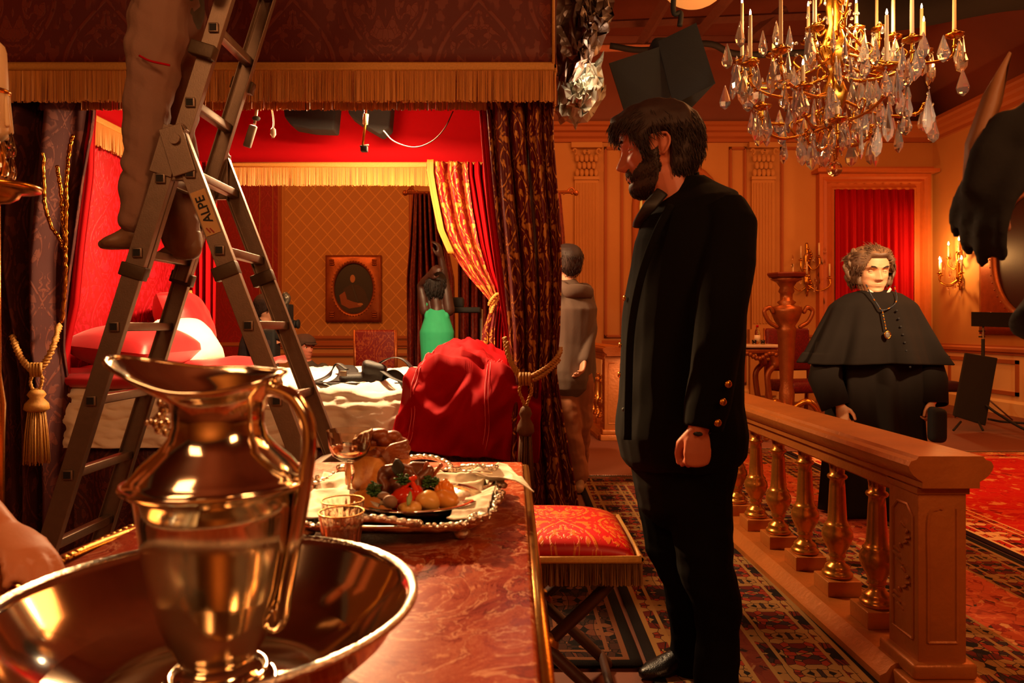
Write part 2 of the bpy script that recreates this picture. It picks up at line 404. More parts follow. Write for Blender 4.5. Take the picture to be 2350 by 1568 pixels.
# glazed arch door behind the man in black
mb = MB(); a, b, zs = bx(1458), bx(1648), 3.0; c = (a + b) / 2; r = (b - a) / 2
arch = [Vector((a, 0, .0)), Vector((a, 0, zs))] + [Vector((c - r * math.cos(t * PI / 14), 0, zs + r * math.sin(t * PI / 14))) for t in range(1, 14)] + [Vector((b, 0, zs)), Vector((b, 0, 0))]
mb.tube([p + Vector((0, BW - .03, 0)) for p in arch], .06, 8)
dr = st(mb, 'door_1', M['moulding'])
n = NT('lit_yellow_blind', .8); o = n.obj(); s_ = n.sep(o); f = n.ma('SINE', n.ma('MULTIPLY', s_[0], 70.0))
n.set('Base Color', n.mix(n.ma('MULTIPLY', n.ma('ADD', f, 1.0), .5), 'c8a44a', 'e8d078')); n.set('Emission Color', n.mix(n.ma('MULTIPLY', n.ma('ADD', f, 1.0), .5), 'b08a2a', 'd8b850')); n.set('Emission Strength', .28); n.bump(f, .4, .01)
mb = MB(); inn = [Vector((c + (p.x - c) * .92, BW - .02, p.z * .99 if p.z > zs else p.z)) for p in arch]
mb.add(inn, [tuple(range(len(inn)))]); mb.add([p + Vector((0, .015, 0)) for p in inn], [tuple(range(len(inn)))])
mb.build('door_blind', n.m, dr, smooth=False, world=False)
mb = MB()
for xx in (a + .12, c, b - .12): mb.box((xx, BW - .04, 1.6), (.035, .04, 3.0))
for zz in (.3, 1.1, 1.9, 2.7, 3.3): mb.box((c, BW - .04, zz), ((b - a) * .9, .03, .04))
mb.build('glazing_bar', M['moulding'], dr, smooth=False, world=False)
# doorway with red curtain (right end of the back wall)
a, b, zt = bx(1908), bx(2090), bz(438)
mb = MB(); pr = [(0, 0), (.10, 0), (.10, .03), (.07, .05), (.07, .10), (.11, .12), (.09, .16), (.13, .19), (.13, .24), (0, .24)]
for sg, x in ((1, a), (-1, b)):
    mb.rings([[Vector((x - sg * p[1], BW - p[0], z + (p[1] if z > 1 else 0))) for p in pr] for z in (0, zt)])
mb.rings([[Vector((x + (-p[1] if x < (a + b) / 2 else p[1]), BW - p[0], zt + p[1])) for p in pr] for x in (a, b)])
mb.box(((a + b) / 2, BW - .12, zt + .27), (b - a + .62, .24, .05)); mb.box(((a + b) / 2, BW - .09, zt + .31), (b - a + .5, .18, .04))
d2 = st(mb, 'door_2', flat('door_surround_paint', 'b8622c', .5), smooth=False)
def cf(u, v): return Vector((a + .01 + u * (b - a - .02), BW - .10 - .03 * math.sin(u * 60) - .012 * math.sin(u * 143 + v * 3), .02 + v * (zt - .02)))
MB().grid(cf, 120, 8, (2, 3)).build('doorway_curtain', M['redcloth'], thick=.01, label='red pleated curtain filling the carved doorway behind the cleric', cat='curtain')
# ceiling timbers seen above the cornice
for i, (p0, p1) in enumerate((((1475, 95), (1535, -10)), ((1600, 80), (1660, 10)), ((1330, 110), (1660, 105)), ((1790, 30), (1730, 80)), ((1290, 60), (1760, 40)))):
    A = P(p0[0], p0[1], 8.4); B = P(p1[0], p1[1], 7.6 if i < 2 else 8.4); q = MB(); dd = B - A
    q.tube([A - dd * .2, B + dd * .3], [(.07, .05)] * 2, 4)
    st(q, 'trim_%d' % (20 + i), flat('raw_timber_%d' % i, '6b3a26', .8, 0, .3, 20, .3), smooth=False)
# lattice panel behind the bed with its gilt edge
lz0, lz1 = .98, 3.9
x0, x1 = bx(655), bx(945)
n = NT('lattice_wallpaper', .7); u, v, _ = n.sep(n.uv())
p = n.ma('ADD', u, n.ma('MULTIPLY', v, .9)); q = n.ma('SUBTRACT', u, n.ma('MULTIPLY', v, .9))
def lat(t): return n.ma('ABSOLUTE', n.ma('SUBTRACT', n.ma('FRACT', n.ma('DIVIDE', t, .21)), .5))
l = n.ma('MINIMUM', lat(p), lat(q)); lw = n.ma('SUBTRACT', 1.0, n.ss(l, .03, .07))
fl = n.ma('SUBTRACT', 1.0, n.ss(n.vor(n.comb(lat(p), lat(q)), 3.0), .12, .2))
n.set('Base Color', n.mix(n.ma('MAXIMUM', lw, n.ma('MULTIPLY', fl, .35)), 'b98444', 'dba458')); n.bump(n.ma('MAXIMUM', lw, fl), .5, .006)
st(MB().box(((x0 + x1) / 2, BW - .01, (lz0 + lz1) / 2), (x1 - x0, .02, lz1 - lz0)), 'trim_30', n.m, smooth=False)
mb = MB(); frame_x(mb, x0 - .12, x1 + .02, lz0 - .03, lz1, w=.06); frame_x(mb, x0 - .2, x1 + .1, .24, .74, w=.05); frame_x(mb, x0 - .4, x0 - .16, .98, lz1, w=.04)
st(mb, 'trim_31', M['moulding'], smooth=False)
# dark red wall hanging beside the panel
st(MB().box((bx(480), BW - .02, 2.2), (bx(640) - bx(320), .03, 3.6)), 'trim_32', damask('red_wall_cloth', '8c1214', '9a1818', .5, .8), smooth=False)

# ---- rugs
def rugmat(name, w, l, cols, field, sc=1.0):
    n = NT(name, .95, 0, .15); u, v, _ = n.sep(n.uv())
    du = n.ma('MINIMUM', u, n.ma('SUBTRACT', w, u)); dv = n.ma('MINIMUM', v, n.ma('SUBTRACT', l, v)); d = n.ma('MINIMUM', du, dv)
    along = n.ma('MAXIMUM', du, dv)
    # border rosettes
    q = n.comb(n.ma('MULTIPLY', n.ma('PINGPONG', u, .14), sc), n.ma('MULTIPLY', n.ma('PINGPONG', v, .14), sc))
    r1 = n.vor(q, 26, 'F1', 1); r2 = n.vor(q, 26, 'DISTANCE_TO_EDGE')
    gr = n.nd('SeparateColor'); n.put(gr.inputs[0], r1)
    pal = n.ramp(gr.outputs[0], [(i / len(cols), c) for i, c in enumerate(cols)], True)
    # field: mirrored scrolls
    fq = n.comb(n.ma('PINGPONG', u, .42), n.ma('PINGPONG', v, .55))
    f1 = n.vor(fq, 16 * sc, 'F1', 1); fs = n.nd('SeparateColor'); n.put(fs.inputs[0], f1)
    e = n.vor(fq, 16 * sc, 'DISTANCE_TO_EDGE'); sw = n.noi(fq, 7 * sc, 3, .6, 1.5)
    pal2 = n.ramp(fs.outputs[1], [(i / len(field), c) for i, c in enumerate(field)], True)
    fld = n.mix(n.ss(sw, .5, .54), field[0], pal2); fld = n.mix(n.ma('MULTIPLY', n.ma('SUBTRACT', 1.0, n.ss(e, .012, .05)), .45), fld, cols[2])
    lines = n.ss(n.ma('ABSOLUTE', n.ma('SUBTRACT', n.noi(fq, 5 * sc, 2, .5, .8), .5)), .0, .02)
    fld = n.mix(n.ma('SUBTRACT', 1.0, lines), fld, field[-1])
    brd = n.mix(n.ss(r2, .02, .05), cols[0], pal)
    def band(a, b): return n.ma('MULTIPLY', n.ma('GREATER_THAN', d, a), n.ma('LESS_THAN', d, b))
    c = n.mix(n.ma('GREATER_THAN', d, .34), brd, fld)
    c = n.mix(n.ma('ADD', band(.04, .06), n.ma('ADD', band(.10, .115), n.ma('ADD', band(.27, .285), band(.325, .34)))), c, cols[-1])
    c = n.mix(n.ma('LESS_THAN', d, .04), c, cols[0])
    n.set('Base Color', c); n.bump(n.noi(n.uv(), 350, 2), .5, .004); return n.m
def rug(name, x0, x1, y0, y1, m, label, rot=0, z=.008, fringe=True):
    w, l = x1 - x0, y1 - y0; cx, cy = (x0 + x1) / 2, (y0 + y1) / 2
    t = thing(name, label, 'rug', (cx, cy, 0), rot)
    g = MB().grid(lambda u, v: Vector((-w / 2 + u * w, -l / 2 + v * l, z + .002 * noise.noise(Vector((u * 6, v * 6, x0))))), 20, 30, (w, l))
    g.build('pile', m, t, world=False, thick=.006)
    if fringe:
        f = MB()
        for sy in (-1, 1):
            for k in range(int(w / .012)):
                x = -w / 2 + k * .012; yy = sy * l / 2
                f.add([(x, yy, z), (x + .007, yy, z), (x + .004 + random.uniform(-.006, .006), yy + sy * random.uniform(.05, .07), z - .004)], [(0, 1, 2)])
        f.build('fringe', M['white'], t, world=False, kind='stuff')
    return t
c1 = ['1c1412', '8a2e1a', '5c1c14', '8c6438', '6a2418', '342424', '8c5030', '946c3c']
c2 = ['2a1010', 'b81e14', 'c8502a', '8c1410', 'd08a50', 'a02018', 'e0a868']
rug('patterned_rug', .46, 1.20, -.2, 5.4, rugmat('rug_inner', .74, 5.6, c1, ['6c2c1c', '5c2418', '2c1a18', '8a5a38', '74341f'], 1.1), 'patterned rug running between the red stool and the gilded balustrade', -.008)
rug('patterned_rug', 1.46, 2.47, .4, 6.6, rugmat('rug_mid', 1.01, 6.2, c1, ['b8502e', 'a84426', '8c2c1c', 'c88a54', '3c3028', 'c86a40'], 1.2), 'orange patterned rug just beyond the gilded balustrade, right of its post')
rug('patterned_rug', 2.50, 5.6, 1.6, 6.45, rugmat('rug_red', 3.1, 4.85, c2, ['c01410', 'b01010', '8c1010', 'd88a50', 'c83418'], .85), 'bright red patterned rug on the far right behind the balustrade post')
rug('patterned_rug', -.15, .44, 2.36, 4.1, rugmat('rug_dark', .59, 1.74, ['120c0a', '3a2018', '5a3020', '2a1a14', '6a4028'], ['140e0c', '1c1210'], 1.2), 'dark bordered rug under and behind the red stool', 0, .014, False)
# ================================================================= the canopy bed
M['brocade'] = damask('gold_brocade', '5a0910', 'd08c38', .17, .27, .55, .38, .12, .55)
M['brocade2'] = damask('dim_brocade', '3c0c0a', '5c2412', .26, .42, .8, .7, 0, .6)  # darkened copy of the brocade; the left curtain's dimness is in its colour
M['val'] = damask('canopy_damask', '56160f', '6c2a1a', .42, .62, .6, .5, 0, .8)
M['headcloth'] = damask('red_damask', '94030f', 'd01a2c', .26, .44, .5, .38, 0, .8)
M['skirt'] = damask('bed_skirt_damask', '3a0c0e', '5a2618', .26, .4, .65, .5, .1)
n = NT('gold_fringe', .6); u, v, _ = n.sep(n.obj()); f = n.noi(n.comb(n.ma('MULTIPLY', u, 160.0), n.ma('MULTIPLY', v, 160.0), 0), 1, 2)
n.set('Base Color', n.mix(f, 'a86a24', 'dc9a44')); n.set('Sheen Weight', .3); M['fringe'] = n.m
M['cord'] = flat('gold_cord', 'c08a3c', .5, .1, .3, 120, .4)
M['sheetw'] = flat('bed_sheet', 'ece4d2', .85, 0, .03, 6, .2, .01)
def fringe_strip(p0, p1, z1, z0, pitch=.007, jit=.012, head=.03):
    """threads hanging from a braid between two points of the plan"""
    p0, p1 = Vector((p0[0], p0[1], 0)), Vector((p1[0], p1[1], 0)); L = (p1 - p0).length; d = (p1 - p0) / L; nn = Vector((-d.y, d.x, 0))
    mb = MB(); k = int(L / pitch)
    for i in range(k):
        a = p0 + d * (i * pitch); b = a + d * pitch * .9; c = (a + b) / 2
        for sg in (1, -1):
            o = nn * (.0045 * sg); w = nn * random.uniform(-.004, .004); zb = z0 + random.uniform(0, jit)
            q = [a, c + o, b]; top = [p + Vector((0, 0, z1 - .01)) for p in q]; bot = [p + w + d * random.uniform(-.004, .004) + Vector((0, 0, zb)) for p in q]
            mb.add(top + bot, [(0, 1, 4, 3), (1, 2, 5, 4)])
    c = (p0 + p1) / 2
    br = MB(); ang = math.atan2(d.y, d.x)
    br.rbox((c.x, c.y, z1 - head / 2), (L, .016, head), .004, Matrix.Rotation(ang, 3, 'Z'))
    for zz in (.004, head - .004): br.tube([p0 + Vector((0, 0, z1 - zz)), p1 + Vector((0, 0, z1 - zz))], .009, 6)
    return mb, br
bed = thing('canopy_bed', 'huge red canopy bed with gold fringed valances, its head to the left', 'bed', (-1.1, 4.1, 0))
BX0, BX1, BY0, BY1 = -2.32, .17, 3.26, 4.98
# mattress and base
mb = MB().rbox((-1.05, 4.14, .60), (2.3, 1.55, .42), .08); mb.build('mattress', M['sheetw'], bed)
def skirt(x0, y0, x1, y1, z0, z1, n_=60):
    L = math.hypot(x1 - x0, y1 - y0); dx, dy = (x1 - x0) / L, (y1 - y0) / L
    return MB().grid(lambda u, v: Vector((x0 + dx * u * L - dy * (.018 * math.sin(u * L * 34) * (1 - v * .6)), y0 + dy * u * L + dx * (.018 * math.sin(u * L * 34) * (1 - v * .6)), z0 + v * (z1 - z0))), int(L * 60), 5, (L, z1 - z0))
mb = skirt(-2.25, 3.36, .1, 3.36, .02, .60); mb.merge(skirt(.1, 3.36, .1, 4.92, .02, .6)); mb.build('bed_skirt', M['skirt'], bed, thick=.01)
# head cloth and headboard
g = MB().grid(lambda u, v: Vector((BX0 + .012 * math.sin(u * 19) + .02 * noise.noise(Vector((u * 3, v * 3, 0))), BY0 + .1 + u * (BY1 - BY0 - .1), .5 + v * 2.15)), 60, 30, (1.62, 2.15))
g.build('head_cloth', M['headcloth'], bed, thick=.01)
# canopy: roof and inner red valances, gold fringes
MB().box((-1.08, 4.12, 2.78), (2.56, 1.8, .04)).build('canopy_roof', M['redcloth'], bed, smooth=False)
def inner(x0, y0, x1, y1): 
    L = math.hypot(x1 - x0, y1 - y0)
    return MB().grid(lambda u, v: Vector((x0 + (x1 - x0) * u + .006 * noise.noise(Vector((u * 4, v, y0))), y0 + (y1 - y0) * u + .012 * noise.noise(Vector((u * 5, v, 3))), 2.29 + v * .48)), 40, 4, (L, .48))
inner(-2.32, BY1, BX1, BY1).build('inner_valance', M['redcloth'], bed, thick=.012)
inner(-2.30, BY0 + .05, -2.30, BY1).build('inner_valance', M['redcloth'], bed, thick=.012)
inner(BX1, BY0 + .05, BX1, BY1).build('inner_valance', M['redcloth'], bed, thick=.012)
inner(-2.3, BY0 + .03, BX1, BY0 + .03).build('inner_valance', M['redcloth'], bed, thick=.012)
for a, b, zt, zb in (((-2.3, BY1 - .03), (BX1, BY1 - .03), 2.30, 2.135), ((-2.27, BY0 + .1), (-2.27, BY1), 2.30, 2.135), ((-2.3, BY0 + .06), (BX1 - .12, BY0 + .06), 2.33, 2.165)):
    m_, br = fringe_strip(a, b, zt, zb); o = m_.build('fringe', M['fringe'], bed, smooth=False, fix=False); br.build('braid', M['cord'], o, world=True)
# outer valance
def outer(x0, y0, x1, y1):
    L = math.hypot(x1 - x0, y1 - y0)
    return MB().grid(lambda u, v: Vector((x0 + (x1 - x0) * u, y0 + (y1 - y0) * u, 2.32 + v * .72)), 40, 8, (L, .72))
outer(-3.3, 3.19, .18, 3.19).build('outer_valance', M['val'], bed, thick=.02)
outer(.19, 3.19, .19, 5.02).build('outer_valance', M['val'], bed, thick=.02)
MB().box((-1.56, 4.1, 3.05), (3.5, 1.86, .04)).build('canopy_top', M['val'], bed, smooth=False)
for a, b in (((-3.3, 3.175), (.19, 3.175)), ((.195, 3.19), (.195, 5.0))):
    m_, br = fringe_strip(a, b, 2.335, 2.157, .006); o = m_.build('fringe', M['fringe'], bed, smooth=False, fix=False); br.build('braid', M['cord'], o)
MB().tube([(.186, 3.17, 2.33), (.186, 3.17, 3.04)], .007, 8).build('edge_cord', M['cord'], bed)
# posts
for x, y in ((.10, 3.34), (.10, 4.92), (-2.26, 4.92), (-2.26, 3.34)):
    MB().lathe([(.035, 0), (.035, .6), (.028, .65), (.028, 2.7)], (x, y, 0), 12).build('bed_post', M['wood'], bed)

# ---- bedding
def sheet(u, v):
    x = -2.2 + u * 2.28
    if v < .62: y = 4.92 - v / .62 * 1.52; z = .835
    else: t = (v - .62) / .38; y = 3.40 - .035 * min(1, t * 4) - .03 * t; z = .835 - t * .255
    w = noise.noise(Vector((x * 3.2, y * 4, z * 5))) * .028 + noise.noise(Vector((x * 9, y * 9, z * 9))) * .012 + abs(noise.noise(Vector((x * 5 + y * 3, z * 14, 2)))) * .02 + (1 - abs(noise.noise(Vector((x * 7 - y * 5, z * 22, 5)))) * 2) * .020 + (1 - abs(noise.noise(Vector((x * 16 + y * 9, z * 30, 9)))) * 2) * .007
    return Vector((x, y - (w if v > .62 else 0), z + (w if v <= .62 else 0)))
MB().grid(sheet, 150, 110, (2.3, 2)).build('bed_sheet', M['sheetw'], None, label='crumpled white sheet spread over the mattress of the canopy bed', cat='sheet', thick=.008)
def heap(u, v):
    # red coverlet thrown back over the foot of the bed
    w = .05 * (1 - v)
    x = -.56 + .14 * (1 - v) + u * (.68 - .1 * (1 - v))
    if v < .5: y = 4.75 - v / .5 * 1.40; z = .88 + .12 * math.sin(PI * min(1, u * 1.25 + .1)) ** .8 * math.sin(PI * min(1, .15 + v * 1.5)) ** .6
    else: t = (v - .5) / .5; y = 3.35 - .09 * math.sin(t * 2.4) ; z = .93 - .04 * u - t * (.36 + .02 * u)
    r = (1 - abs(noise.noise(Vector((x * 5 + z * 2, y * 3.5, z * 4)))) * 2) * .055 + (1 - abs(noise.noise(Vector((x * 9 - z * 6, y * 6, z * 3 + 4)))) * 2.4) * .028 + noise.noise(Vector((x * 12, y * 9, z * 9))) * .02
    nz = 1 if v < .5 else .4
    return Vector((x, y - r * (1.2 if v > .45 else .2), z + r * nz))
hp = MB().grid(heap, 90, 90, (.7, 1.8)).build('coverlet', M['redcloth'], None, label='rumpled red coverlet thrown in a heap over the foot of the bed', cat='blanket', thick=.014)
q = MB()
for off in (.10, .62):
    for s in (-.012, .012):
        q.tube([heap(off + s + .02 * math.sin(v_ * 9), v_) + Vector((0, -.012, .012)) for v_ in [k / 40 for k in range(8, 40)]], .0022, 5)
q.build('stitched_seam', flat('pink_thread', 'd84a50', .6), hp, world=False)
# pillows
def pillow(name, c, d, m, label, rot, cat='pillow', parent=None):
    mb = MB(); N_ = 26
    def pf(sg):
        def f(u, v):
            x, y = u * 2 - 1, v * 2 - 1
            h = (max(0, (1 - abs(x) ** 2.6)) * max(0, (1 - abs(y) ** 2.6))) ** .45
            wr = .06 * noise.noise(Vector((x * 3, y * 3, sg + c[0])))
            return Vector((x * d[0] / 2 * (1 - .06 * abs(y) ** 3 + .0), y * d[1] / 2, sg * d[2] / 2 * h * (1 + wr)))
        return f
    mb.grid(pf(1), N_, N_); mb.grid(pf(-1), N_, N_)
    mb.xf(Matrix.Translation(Vector(c)) @ Euler(rot).to_matrix().to_4x4())
    return mb.build(name, m, parent, label=label, cat=cat)
pw = pillow('pillow', (-1.93, 4.22, 1.05), (.33, .50, .19), M['sheetw'], 'white frilled pillow propped against the red head cloth', (.1, .95, 0))
fr = MB(); Mx = Matrix.Translation(Vector((-1.93, 4.22, 1.05))) @ Euler((.1, .95, 0)).to_matrix().to_4x4()
def fr_pt(t, r):
    a = 2 * PI * t; e = .55; cx = abs(math.cos(a)) ** e * (1 if math.cos(a) > 0 else -1); cy = abs(math.sin(a)) ** e * (1 if math.sin(a) > 0 else -1)
    return Mx @ Vector((cx * (.155 + r * .03), cy * (.24 + r * .03), r * .012 * math.sin(t * 260)))
fr.grid(fr_pt, 240, 2); fr.build('frill', M['sheetw'], pw, world=False, thick=.002)
pillow('cushion', (-2.08, 4.50, 1.17), (.42, .50, .26), M['red'], 'shiny red satin cushion standing against the head cloth behind the ladder', (.05, 1.2, .1), 'cushion')
pillow('bolster', (-2.0, 3.80, 1.04), (.42, .80, .24), M['red'], 'long red satin bolster lying across the head of the bed', (0, .12, .06), 'bolster')
def rq(u, v):
    x = -2.28 + u * .82; y = 3.40 + v * 1.3 if v > .25 else 3.40 + .25 * 1.3 - .3 + .0
    if v < .25: t = 1 - v / .25; y = 3.38 - .02 * math.sin(t * 3); z = .90 - t * .04
    else: y = 3.38 + (v - .25) / .75 * 1.4; z = .90 + .03 * math.sin(min(1, (v - .25) * 2) * PI / 2)
    r = noise.noise(Vector((x * 4, y * 5, z * 3))) * .04
    return Vector((x, y, z + r))
MB().grid(rq, 50, 50, (.8, 1.4)).build('quilt', M['red'], None, label='red satin quilt folded under the bolster at the head of the bed', cat='blanket', thick=.03)
# black harness bag on the sheet
M['nylon'] = flat('black_nylon', '151212', .55, 0, .2, 60, .4)
bag = thing('harness_bag', 'black nylon harness bag with curling straps lying on the white sheet', 'bag', (-.78, 3.62, .86))
skin_obj('pouch', MB().rbox((-.76, 3.62, .885), (.22, .17, .06), .025).merge(MB().rbox((-.70, 3.60, .935), (.13, .12, .07), .03, Matrix.Rotation(.3, 3, 'Y'))).noise(.012, 14), M['nylon'], .008, bag)
def strap(pts, w=.022, t=.003): return MB().tube(crv(pts, 8), (t, w), 6, ref=(0, 0, 1))
strap([(-.70, 3.60, .95), (-.62, 3.58, .99), (-.55, 3.56, .985), (-.50, 3.54, .93), (-.53, 3.52, .875), (-.58, 3.5, .87)]).build('strap', M['nylon'], bag)
strap([(-.84, 3.62, .93), (-.90, 3.63, .96), (-.94, 3.62, .90), (-.98, 3.56, .872), (-.90, 3.52, .87), (-.76, 3.5, .87)], .03).build('strap', M['nylon'], bag)
strap([(-.66, 3.56, .93), (-.60, 3.5, .90), (-.52, 3.47, .87)], .018).build('strap', M['nylon'], bag)
MB().tube(crv([P(792, 840, 4.2), P(800, 853, 3.95), P(790, 870, 3.72), P(752, 884, 3.56)]), [(.006, .055)], 8, ref=(0, 0, 1)).build('strap', M['nylon'], bag)
MB().tube(crv([P(868, 875, 3.6), P(885, 862, 3.58), P(905, 858, 3.56), P(922, 872, 3.54), P(926, 893, 3.5)]), [(.022, .004)], 8, ref=(0, .5, 1)).build('strap', M['nylon'], bag)
MB().rbox((-.845, 3.535, .915), (.035, .012, .028), .004).build('buckle', M['steel'], bag)

# ---- curtains
def drape(xl, xr, y, z0, z1, folds, amp, nu=220, nv=60, ph=0, bulge=None, W0=.75):
    """xl, xr: tables (z -> x of the left/right edge)"""
    def f(u, v):
        z = z1 + (z0 - z1) * v; a, b = lerp(xl, z), lerp(xr, z); w = b - a
        am = amp * min(1.6, .12 + w / .22)
        k = u * folds * 2 * PI + ph
        yy = y + am * (math.sin(k + .6 * math.sin(z * 2 + u * 5)) + .35 * math.sin(2.3 * k + z)) - (bulge(z) if bulge else 0) * math.sin(u * PI)
        return Vector((a + w * (u + .012 * math.sin(k * 1.0 + 1.5)), yy, z))
    g = MB().grid(f, nu, nv, (W0, abs(z1 - z0))); arc = [0]; H = abs(z1 - z0)
    for i in range(nu): arc.append(arc[-1] + (f((i + 1) / nu, .35) - f(i / nu, .35)).length)
    g.uv = [tuple((arc[min(nu, max(0, round(q[0] / W0 * nu)))], q[1]) for q in u) for u in g.uv]
    return g
def tab(y, *pts): return sorted([(CH - (py - HZ) / F * y, (px - 1175) / F * y) for px, py in pts])
def rope(pts, r=.009, tw=34):
    """two-strand twisted cord"""
    c = crv(pts, 10); mb = MB(); L = [0]
    for a, b in zip(c, c[1:]): L.append(L[-1] + (b - a).length)
    for s in (0, PI):
        q = []
        for i, p in enumerate(c):
            t = (c[min(i + 1, len(c) - 1)] - c[max(0, i - 1)]).normalized(); u = t.cross(Vector((0, 0, 1))); u = u.normalized() if u.length > .01 else Vector((1, 0, 0)); w = t.cross(u)
            a = L[i] * tw * 6 + s; q.append(p + (u * math.cos(a) + w * math.sin(a)) * r * .55)
        mb.tube(q, r * .62, 6)
    return mb
def tassel(parent, x, y, z, h, w, m=None):
    q = MB(); q.lathe([(.012, z), (w * .25, z - .01), (w * .34, z - h * .08), (w * .24, z - h * .13), (w * .42, z - h * .2), (w * .46, z - h * .27), (w * .3, z - h * .31)], (x, y, 0), 16)
    for k in range(110):
        a = random.uniform(0, 2 * PI); r = w * .3 * random.uniform(.4, 1)
        q.tube([(x + r * math.cos(a), y + r * math.sin(a), z - h * .28), (x + 1.35 * r * math.cos(a), y + 1.35 * r * math.sin(a), z - h * .6), (x + (1.5 * r + .004) * math.cos(a), y + 1.5 * r * math.sin(a), z - h * random.uniform(.95, 1.02))], .0022, 4)
    return q.build('tassel', m or M['cord'], parent)
# front right
D = 3.30
c = thing('bed_curtain', 'dark red and gold brocade curtain tied back at the near foot corner of the bed', 'curtain', (.05, D, 0))
xl = tab(D, (1112, 200), (1122, 330), (1135, 480), (1152, 620), (1166, 760), (1172, 865), (1158, 960), (1146, 1100), (1135, 1300))
xr = tab(D, (1268, 200), (1270, 330), (1282, 480), (1288, 620), (1284, 760), (1276, 850), (1292, 960), (1318, 1100), (1350, 1300))
drape(xl, xr, D, .02, 2.31, 3.6, .026, 260, 70, .4, None, .62).build('brocade_face', M['brocade'], c, thick=.006)
xl2 = tab(D + .03, (1096, 200), (1105, 330), (1118, 480), (1140, 640), (1160, 780), (1166, 860)); xr2 = [(z, x + .06) for z, x in xl2]
drape(xl2, xr2, D + .05, .9, 2.31, 2.2, .02, 40, 50).build('red_lining', M['redcloth'], c, thick=.006)
tb = rope([P(1158, 775, D - .10), P(1166, 815, D - .14), P(1185, 850, D - .16), P(1205, 868, D - .17), P(1232, 858, D - .16), P(1262, 838, D - .13), P(1282, 815, D - .07), P(1286, 800, D + .02)], .012).build('tieback', M['cord'], c)
rope([P(1163, 785, D - .12), P(1170, 826, D - .15), P(1188, 860, D - .17), P(1205, 876, D - .18), P(1235, 868, D - .17), P(1264, 848, D - .14), P(1284, 825, D - .07)], .010).build('tieback', M['cord'], c)
k = MB(); 
for i in range(4): k.tube([P(1194 + i * 7, 856, D - .2), P(1193 + i * 7, 868, D - .215), P(1194 + i * 7, 884, D - .2)], .007, 6)
k.merge(rope([P(1196, 880, D - .2), P(1192, 898, D - .2), P(1200, 920, D - .2), P(1206, 940, D - .2)], .007)).merge(rope([P(1216, 880, D - .2), P(1220, 898, D - .2), P(1212, 920, D - .2), P(1206, 940, D - .2)], .007))
k.build('knot', M['cord'], tb)
p = P(1206, 932, D - .2); tassel(tb, p.x, p.y, p.z, .42, .085, flat('dull_gold_tassel', '6a4420', .7))
# front left
c = thing('bed_curtain', 'heavy brocade curtain tied back at the near head corner, left of the ladder', 'curtain', (-2.4, D, 0))
xl = tab(D, (-150, 200), (-150, 600), (-60, 760), (-25, 860), (-40, 1000), (-70, 1300))
xr = tab(D, (205, 200), (196, 300), (178, 420), (160, 560), (140, 700), (132, 800), (138, 860), (152, 1000), (160, 1120), (160, 1300))
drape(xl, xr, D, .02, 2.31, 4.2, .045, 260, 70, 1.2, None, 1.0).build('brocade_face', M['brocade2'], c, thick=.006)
xr2 = tab(D + .05, (215, 200), (208, 300), (205, 400), (185, 560), (172, 700), (150, 800), (150, 860), (168, 1000), (172, 1120), (172, 1300)); xl2 = [(z, x - .10) for z, x in xr2]
drape(xl2, xr2, D + .07, .02, 2.31, 2.2, .02, 40, 50).build('red_lining', M['redcloth'], c, thick=.006)
# brass tubes standing in for gold highlights down the leading edges
for pts in ([(98, 330), (100, 400), (104, 470), (118, 520), (140, 556), (150, 580)], [(166, 310), (158, 350), (153, 400), (152, 470), (150, 560), (150, 640), (142, 740)], [(132, 380), (137, 420), (143, 480), (148, 550)]):
    q = crv([P(x, y, D - .09) for x, y in pts], 14)
    MB().tube([a + Vector((0, 0, 0)) + noise.noise_vector(a * 60) * .006 for a in q], [(.004 + .005 * abs(math.sin(i * .9)), .009) for i in range(len(q))], 8, ref=(0, 1, 0)).build('gold_highlight', M['brass'], c)
tb = rope([P(28, 770, D - .10), P(40, 805, D - .14), P(60, 838, D - .16), P(82, 852, D - .17), P(104, 832, D - .16), P(124, 790, D - .13), P(136, 745, D - .05)], .014).build('tieback', M['cord'], c)
k = MB()
for i in range(4): k.tube([P(72 + i * 7, 834, D - .2), P(71 + i * 7, 848, D - .215), P(72 + i * 7, 864, D - .2)], .008, 6)
k.merge(rope([P(74, 858, D - .2), P(70, 880, D - .2), P(80, 905, D - .2)], .007)).merge(rope([P(92, 858, D - .2), P(97, 872, D - .2), P(88, 905, D - .2)], .007)); k.build('knot', M['cord'], tb)
p = P(84, 892, D - .2); tassel(tb, p.x, p.y, p.z, .33, .11)
# back right, swept to the post
D = 4.86
c = thing('bed_curtain', 'gold brocade curtain with red lining swept aside at the far foot corner', 'curtain', (-.15, D, 0))
xl = tab(D, (980, 400), (990, 450), (1008, 530), (1035, 580), (1075, 635), (1125, 692)); xr = tab(D, (1075, 400), (1085, 480), (1100, 560), (1118, 620), (1136, 660), (1142, 692))
drape(xl, xr, D - .03, CH + (HZ - 692) / F * D, 2.28, 2.6, .03, 140, 60).build('brocade_face', damask('bright_brocade', '8a0c14', 'd89038', .18, .28, .5, .36, .12, .55), c, thick=.005)
xl = tab(D, (1062, 400), (1078, 480), (1095, 560), (1112, 620), (1130, 660), (1132, 700), (1118, 760), (1112, 860)); xr = tab(D, (1165, 400), (1165, 860))
drape(xl, xr, D + .02, .5, 2.28, 5.5, .035, 120, 60).build('red_lining', M['redcloth'], c, thick=.005)
xl = tab(D, (1126, 690), (1122, 720), (1108, 760), (1104, 800), (1104, 870)); xr = tab(D, (1142, 690), (1140, 720), (1136, 760), (1138, 870))
drape(xl, xr, D - .06, .8, CH + (HZ - 690) / F * D, 2.5, .02, 40, 30).build('brocade_tail', M['brocade'], c, thick=.005)
